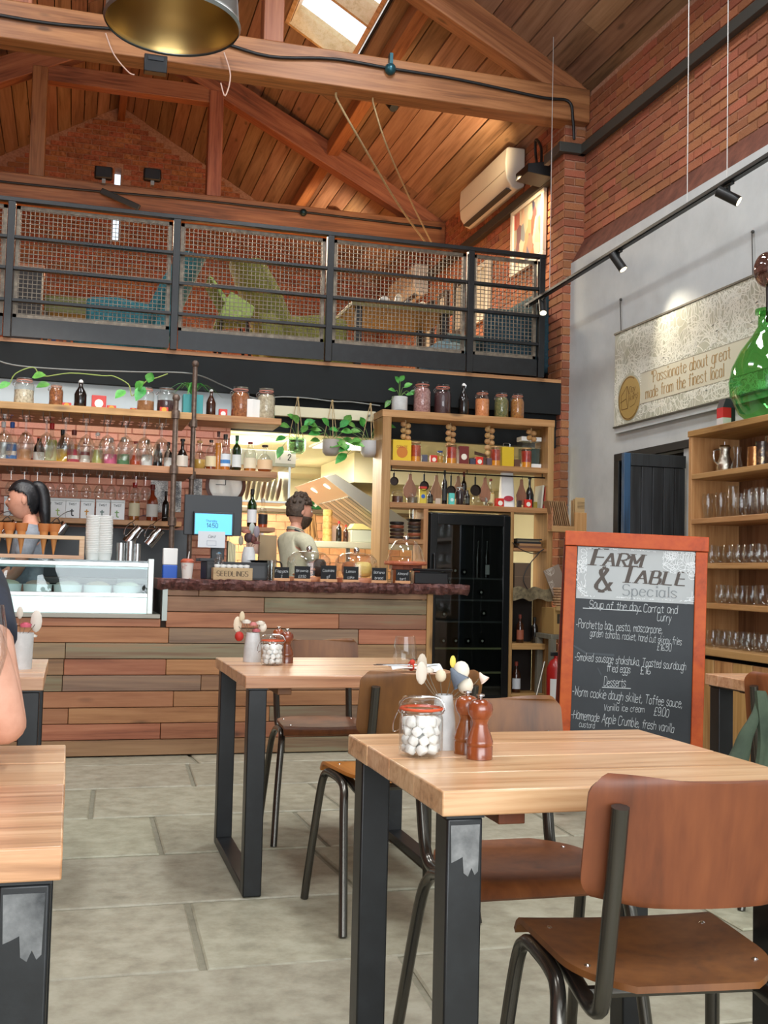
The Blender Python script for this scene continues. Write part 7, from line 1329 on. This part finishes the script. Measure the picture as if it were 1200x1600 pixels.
for x in (.01, .57): B().box(x-.01, x+.01, -.25, .25, 0, .30).obj('side', st, pr_)
for k in range(11): q_ = T('plate', '%s upright plate from the left in the kitchen rack' % ORD[k], 'plate', pr_.location+V((.05+.046*k, 0, .115)), 0, 'upright plates in the kitchen rack', (0, math.radians(98), 0)); B().lathe([(.001, 0), (.075, 0), (.11, .012), (.108, .016), (.07, .005), (.001, .005)], n=22, cap=False).obj('plate', plain(['d8d0b8', 'b08a70', 'cfc8b0'][k % 3], .4), q_, smooth=.8)
nb = T('number_sign', 'white card numbered 1 and 2 on the plate rack hood', 'sign', pr_.location+V((.53, -.252, .33))); B().box(-.09, .09, -.006, 0, 0, .1).obj('card', M_WHITEP, nb); b = B(); text(b, '1', (-.06, -.0075, .03), (1, 0, 0), (0, 0, 1), .04, .12); text(b, '2', (.02, -.0075, .03), (1, 0, 0), (0, 0, 1), .05, .14); b.obj('lettering', plain('2a2a2a', .6), nb, smooth=0)
p = spt(400, 8.86, 1.05); t = T('recipe_poster', 'pink and white notice fixed under the small wine shelf', 'notice', at(398, 850, 8.92)); B().box(-.07, .07, -.004, 0, -.08, .1).obj('sheet', plain('d8b4a0', .7), t); B().box(.05, .07, -.006, -.0045, -.08, .1).obj('edge', M_WHITEP, t)
B().box(1.46, 1.6, 8.86, 8.93, 0, 1.4).obj('rear_bracket', plain('b09a78', .6), None, 0, label='tan backing board under the small wine shelf', cat='board')
# ---------------------------------------------------------------- people
def skin(name, pts, edges, mat, par, sub=2):
    me = bpy.data.meshes.new(name); me.from_pydata([p[:3] for p in pts], edges, []); me.materials.append(mat); o = link(name, me, par)
    md = o.modifiers.new('skin', 'SKIN'); md.use_smooth_shade = True; sv = me.skin_vertices[0].data
    for i, p in enumerate(pts): sv[i].radius = (p[3], p[4] if len(p) > 4 else p[3])
    sv[0].use_root = True; s_ = o.modifiers.new('sub', 'SUBSURF'); s_.levels = s_.render_levels = sub; return o
def chain(pts, edges, start, seq):
    i = start
    for q_ in seq: pts.append(q_); edges.append((i, len(pts)-1)); i = len(pts)-1
    return i
def hand(pts, edges, w, W0, d, side, curl=.5):
    """palm and five unequal fingers from the wrist w at W0 along d"""
    W0, d = V(W0), V(d).normalized(); s = V(side).normalized(); n = d.cross(s).normalized(); P_ = W0+d*.05
    pi = chain(pts, edges, w, [(*P_, .026, .016)])
    for k, (o_, l) in enumerate(((-.028, .062), (-.01, .072), (.01, .068), (.027, .052))):
        a = P_+d*.04+s*o_; b_ = a+d*l*.5+n*l*.2*curl; c = b_+d*l*.35*(1-curl*.6)+n*l*.5*curl; chain(pts, edges, pi, [(*a, .010), (*b_, .0085), (*c, .007)])
    a = P_-s*.035+d*.0; chain(pts, edges, pi, [(*a, .011), (*(a-s*.018+d*.03+n*.01), .009), (*(a-s*.018+d*.055+n*.02), .0075)])
def head(par, c, rz, skinm, tilt=0):
    o = bpy.data.objects.new('head', None); COL.objects.link(o); o.parent = par; o.location = c; o.rotation_euler = (tilt, 0, rz)
    def fn(d, p_):
        x, y, z = p_; f = max(0, -d.y)
        if d.z < -.1: x *= 1-.32*(-d.z-.1); y -= .012*f*(-d.z)
        if f > .5: y += .010*(f-.5)
        g = math.exp(-((d.x/.13)**2+((d.z+.02)/.2)**2))*f; y -= .022*g*(1.2-(d.z+.2))
        e = sum(math.exp(-(((d.x-s*.36)/.16)**2+((d.z-.12)/.12)**2)) for s in (-1, 1))*f; y += .008*e
        m_ = math.exp(-((d.x/.25)**2+((d.z+.45)/.08)**2))*f; y -= .005*m_
        if d.y > .2: y *= 1.04
        return V((x, y, z))
    B().sph((0, 0, 0), (.075, .094, .118), 28, 20, fn=fn).obj('face', skinm, o, smooth=1.5)
    for s in (-1, 1):
        B().sph((s*.027, -.079, .014), (.012, .009, .008), 10, 7).obj('eye', plain('e8e4de', .3), o, smooth=1.2); B().sph((s*.027, -.0865, .014), (.005, .003, .005), 8, 6).obj('iris', plain('2a1c14', .3), o, smooth=1.2)
        B().sph((s*.076, .008, .0), (.009, .02, .03), 10, 8, fn=lambda d, p_: p_*(1-.2*(d.y < -.3))).obj('ear', skinm, o, smooth=1.2); B().tube([(s*.014, -.086, .036), (s*.028, -.087, .040), (s*.043, -.078, .034)], .0032, 6).obj('eyebrow', plain('2a1e18', .8), o)
    B().tube(smooth_line([(-.022, -.083, -.052), (-.008, -.09, -.049), (.008, -.09, -.049), (.022, -.083, -.052)], 3), .0045, 6).obj('mouth', plain('a05a50', .5), o, smooth=1.2)
    return o
def hair(par, mat, keep, r=(.083, .103, .128), c=(0, .006, .01), fn=None, name='hair'):
    b = B().sph(c, r, 56, 36, fn=fn); C_ = V(c); f2 = []
    for f in b.f:
        m_ = sum((V(b.v[i]) for i in f), V())/len(f)-C_; d = V((m_.x/r[0], m_.y/r[1], m_.z/r[2]))
        if keep(d): f2.append(f)
    b.f = f2; b.m = [0]*len(f2); o = b.obj(name, mat, par, smooth=1.5); s_ = o.modifiers.new('t', 'SOLIDIFY'); s_.thickness = .008; return o
def body(par, H, arms, shirt, trousers, skinm, lean=0, shirt_len=.93, short=True):
    """standing body facing -y: arms = (right elbow, wrist, hand dir), (left ...)"""
    k = H/1.72; P_ = [(0, 0, .95*k, .135, .10), (0, -.005, 1.08*k, .125, .095), (0, 0, 1.28*k, .145, .10), (0, .012, 1.41*k, .10, .07), (0, .008, 1.48*k, .05), (0, -.004, 1.56*k, .047)]; E_ = [(0, 1), (1, 2), (2, 3), (3, 4), (4, 5)]
    for s in (-1, 1): chain(P_, E_, 0, [(s*.09, 0, .86*k, .09), (s*.098, -.015, .48*k, .058), (s*.1, .02, .09*k, .04), (s*.105, -.07, .05*k, .042, .035), (s*.11, -.15, .035*k, .036, .025)])
    for s, (el, wr, hd) in zip((-1, 1), arms):
        w = chain(P_, E_, 3, [(s*.165, .012, 1.395*k, .052), (*((V((s*.165, .012, 1.395*k))+V(el))/2), .046), (*el, .036), (*((V(el)+V(wr))/2), .036), (*wr, .024)]); hand(P_, E_, w, wr, hd, (0, 0, 1) if abs(V(hd).normalized().z) < .7 else (0, 1, 0))
    skin('body', P_, E_, skinm, par)
    g = .010; S_ = [(0, 0, (shirt_len)*k, .135+g, .10+g+.012), (0, -.005, 1.08*k, .130+g, .10+g), (0, 0, 1.28*k, .147+g, .105+g), (0, .012, 1.405*k, .10+g, .072+g), (0, .01, 1.455*k, .055)]; SE = [(0, 1), (1, 2), (2, 3), (3, 4)]
    for s, (el, wr, hd) in zip((-1, 1), arms):
        sh_ = V((s*.165, .012, 1.395*k)); e_ = V(el); chain(S_, SE, 3, [(*sh_, .056+g), (*(sh_.lerp(e_, .35)), .052+g), (*(sh_.lerp(e_, .68)), .052+g)])
    skin('shirt', S_, SE, shirt, par)
    Q = [(0, 0, .96*k, .135+g, .102+g)]; QE = []
    for s in (-1, 1): chain(Q, QE, 0, [(s*.09, 0, .84*k, .092+g), (s*.098, -.015, .48*k, .062+g), (s*.1, .02, .12*k, .05+g)])
    skin('trousers', Q, QE, trousers, par); 
    for s in (-1, 1): B().sph((s*.105, -.05, .045), (.048, .13, .048), 14, 8, fn=lambda d, p_: V((p_.x, p_.y, max(p_.z, -.044)))).obj('shoe', plain('1a1a1c', .5), par, smooth=1)
M_GREYT = speck('grey_tee', ['6e747c', '8a9098', '9aa0a8'], 10, .9, .02, 0, .1); M_CREAMT = speck('cream_shirt', ['b0ac90', 'c8c4a8', 'd4d0b6'], 10, .9, .02, 0, .1); M_NAVY = speck('navy_cloth', ['12161f', '1a2130', '242c3c'], 10, .9, .02, 0, .1); M_DENIM = speck('dark_denim', ['1c222c', '2a323e'], 20, .9)
M_HAIRB = speck('black_hair', ['08080a', '121216', '1e2026'], 60, .35, .02, 0, .3); M_HAIRBR = speck('brown_hair', ['2a2018', '443528', '5a4636'], 50, .6, .02, 0, .6)
# barista, side on, facing left
ym = 7.50; hc_ = at(38, 784, ym); H_ = 1.66; t = T('person', 'person with black ponytail in a grey t-shirt behind the display case, facing left', 'person', (hc_.x+.035, ym, 0), -PI/2); zh = hc_.z
body(t, (zh-.06)/1.56*1.72, [((-.2, -.1, 1.08), (-.17, -.32, .93), (0, -1, -.35)), ((.2, -.05, 1.07), (.17, -.26, .89), (0, -1, -.5))], M_GREYT, M_DENIM, M_SKIN)
h = head(t, (0, -.045, zh+.005), 0, M_SKIN, .12)
hair(h, M_HAIRB, lambda d: (d.z > .5-.35*max(0, d.y+.6) or d.y > .12+.5*max(0, -d.z-.1) and d.z > -.75) and not (abs(d.x) > .55 and -.3 < d.y < .26 and -.4 < d.z < .16), (.084, .106, .13), (0, .008, .008), lambda d, p_: p_*(1+.015*math.sin(14*d.x)))
B().tube(smooth_line([(0, .07, .085), (0, .105, .085), (0, .128, .03), (.01, .13, -.08), (0, .128, -.19), (.01, .12, -.29)], 5), [.026+.016*math.sin(PI*min(1, i/20)) for i in range(20)]+[.034, .03, .025, .018, .01, .003], 12).obj('ponytail', M_HAIRB, h, smooth=1.5); B().tube([(0, .088+.014*math.sin(a), .088+.03*math.cos(a)) for a in [2*PI*i/10 for i in range(11)]], .008, 6).obj('hair_tie', plain('141418', .6), h); B().sph((-.079, .012, -.034), .007, 8, 6).obj('earring', M_CHROME, h, smooth=1)
# chef, three-quarter back view, facing right
yc_ = 8.3; hc_ = at(468, 800, yc_); t = T('person', 'bearded person in a cream polo shirt with dark collar trim in the kitchen pass', 'person', (hc_.x-.02, yc_, 0), math.radians(110)); zh = hc_.z
body(t, (zh-.06)/1.56*1.72, [((-.2, -.08, 1.1), (-.1, -.3, 1.02), (.3, -1, 0)), ((.2, -.08, 1.1), (.1, -.3, 1.02), (-.3, -1, 0))], M_CREAMT, M_DENIM, M_SKIN)
h = head(t, (0, -.03, zh), math.radians(-8), M_SKIN, .1)
def curl(d, p_): return p_*(1+.035*math.sin(17*d.x+3*d.z)*math.sin(15*d.z+11*d.y)+.05*max(0, d.z))
hair(h, M_HAIRBR, lambda d: d.z > .38 or (d.y > .02 and d.z > -.42), (.083, .105, .131), (0, .008, .012), curl)
for k in range(40):
    a = R_.uniform(0, 6.3); e = R_.uniform(.25, 1.4); d = V((math.cos(a)*math.cos(e), math.sin(a)*math.cos(e), math.sin(e)))
    if d.y > -.75: B().sph((d.x*.084, .008+d.y*.106, .012+d.z*.134), R_.uniform(.012, .02), 7, 5).obj('curl', M_HAIRBR, h, smooth=1.2)
hair(h, M_HAIRBR, lambda d: d.z < -.18 and d.y < .1, (.072, .097, .124), (0, -.008, -.012), lambda d, p_: p_*(1+.03*math.sin(20*d.x)*math.sin(16*d.z)), 'beard')
k_ = (zh-.06)/1.56
B().tube([(.062*math.cos(a), .006+.058*math.sin(a), 1.475*k_+.02*math.sin(a)) for a in [2*PI*i/22 for i in range(23)]], .013, 8, flat=1).obj('collar', M_CREAMT, t, smooth=1); B().tube([(.071*math.cos(a), .006+.067*math.sin(a), 1.478*k_+.02*math.sin(a)) for a in [2*PI*i/22 for i in range(23)]], .004, 6).obj('collar_trim', plain('1c2028', .8), t, smooth=1)
for sx in (-1, 1): B().tube(smooth_line([(sx*.055, .05, 1.48*k_), (sx*.085, .0, 1.45*k_), (sx*.09, -.09, 1.38*k_), (sx*.05, -.122, 1.2*k_)], 5), .009, 6).obj('apron_strap', plain('2a2e36', .8), t, smooth=1)
# diner at the left edge, elbow on the table
E1 = atZ(10, 1150, .806); t = T('person', 'seated person in a navy t-shirt at the left edge, bare elbow on the table', 'person', (-.43, 2.72, .07)); o_ = t.location; loc_ = lambda p_: (p_[0]-o_.x, p_[1]-o_.y, p_[2])
el = V((E1.x, E1.y, .806))-o_; sh0 = V((.225, -.03, 1.02)); wr = el+V((-.06, -.02, .24)); P_ = [(0, .02, .50, .14, .11), (0, .0, .66, .13, .10), (0, -.02, .90, .15, .10), (0, -.02, 1.06, .10, .07), (0, -.02, 1.13, .05), (0, -.03, 1.2, .047)]; E_ = [(i, i+1) for i in range(5)]
for s in (-1, 1): chain(P_, E_, 0, [(s*.1, -.05, .50, .088), (s*.12, -.40, .50, .06), (s*.12, -.40, .03, .042), (s*.12, -.5, -.03, .036, .026)])
w = chain(P_, E_, 3, [(*sh0, .055), (*sh0.lerp(el, .5), .05), (*el, .040), (*el.lerp(wr, .45), .042), (*wr, .026)]); hand(P_, E_, w, wr, (-.2, -.5, .9), (1, 0, 0), .8)
w = chain(P_, E_, 3, [(-.19, -.02, 1.05, .055), (-.25, -.05, .76, .042), (-.18, -.28, .76, .038), (-.1, -.42, .76, .026)]); hand(P_, E_, w, (-.1, -.42, .76), (.5, -.9, 0), (0, 0, 1), .3)
skin('body', P_, E_, speck('pale_skin', ['c08a72', 'd09c84', 'dcae98'], 9, .5, .02, 0, .02), t)
S_ = [(0, .02, .50, .155, .125), (0, 0, .66, .145, .115), (0, -.02, .90, .162, .115), (0, -.02, 1.055, .112, .085), (0, -.02, 1.10, .062)]; SE = [(i, i+1) for i in range(4)]; chain(S_, SE, 3, [(*sh0, .068), (*sh0.lerp(el, .3), .064), (*sh0.lerp(el, .52), .063)]); chain(S_, SE, 3, [(-.19, -.02, 1.05, .067), (-.21, -.03, .96, .063), (-.23, -.04, .89, .06)]); skin('shirt', S_, SE, M_NAVY, t)
Q = [(0, .02, .52, .15, .12)]; QE = []
for s in (-1, 1): chain(Q, QE, 0, [(s*.1, -.05, .51, .10), (s*.12, -.40, .51, .072), (s*.12, -.40, .05, .056)])
skin('trousers', Q, QE, M_DENIM, t); h = head(t, (0, -.06, 1.31), math.radians(-30), M_SKIN); hair(h, M_HAIRBR, lambda d: d.z > .4 or d.y > .0 and d.z > -.5)
dup(ca, (-.43, 2.80, 0), PI, 'plywood chair under the seated person at the left edge')
gp = t.location+wr+V((.02, -.10, .06)); g = tumbler(V((at(-33, 1020, gp.y).x, gp.y, at(-33, 1062, gp.y).z)), .125, .043, 'stemless wine glass held up at the left edge of the picture')
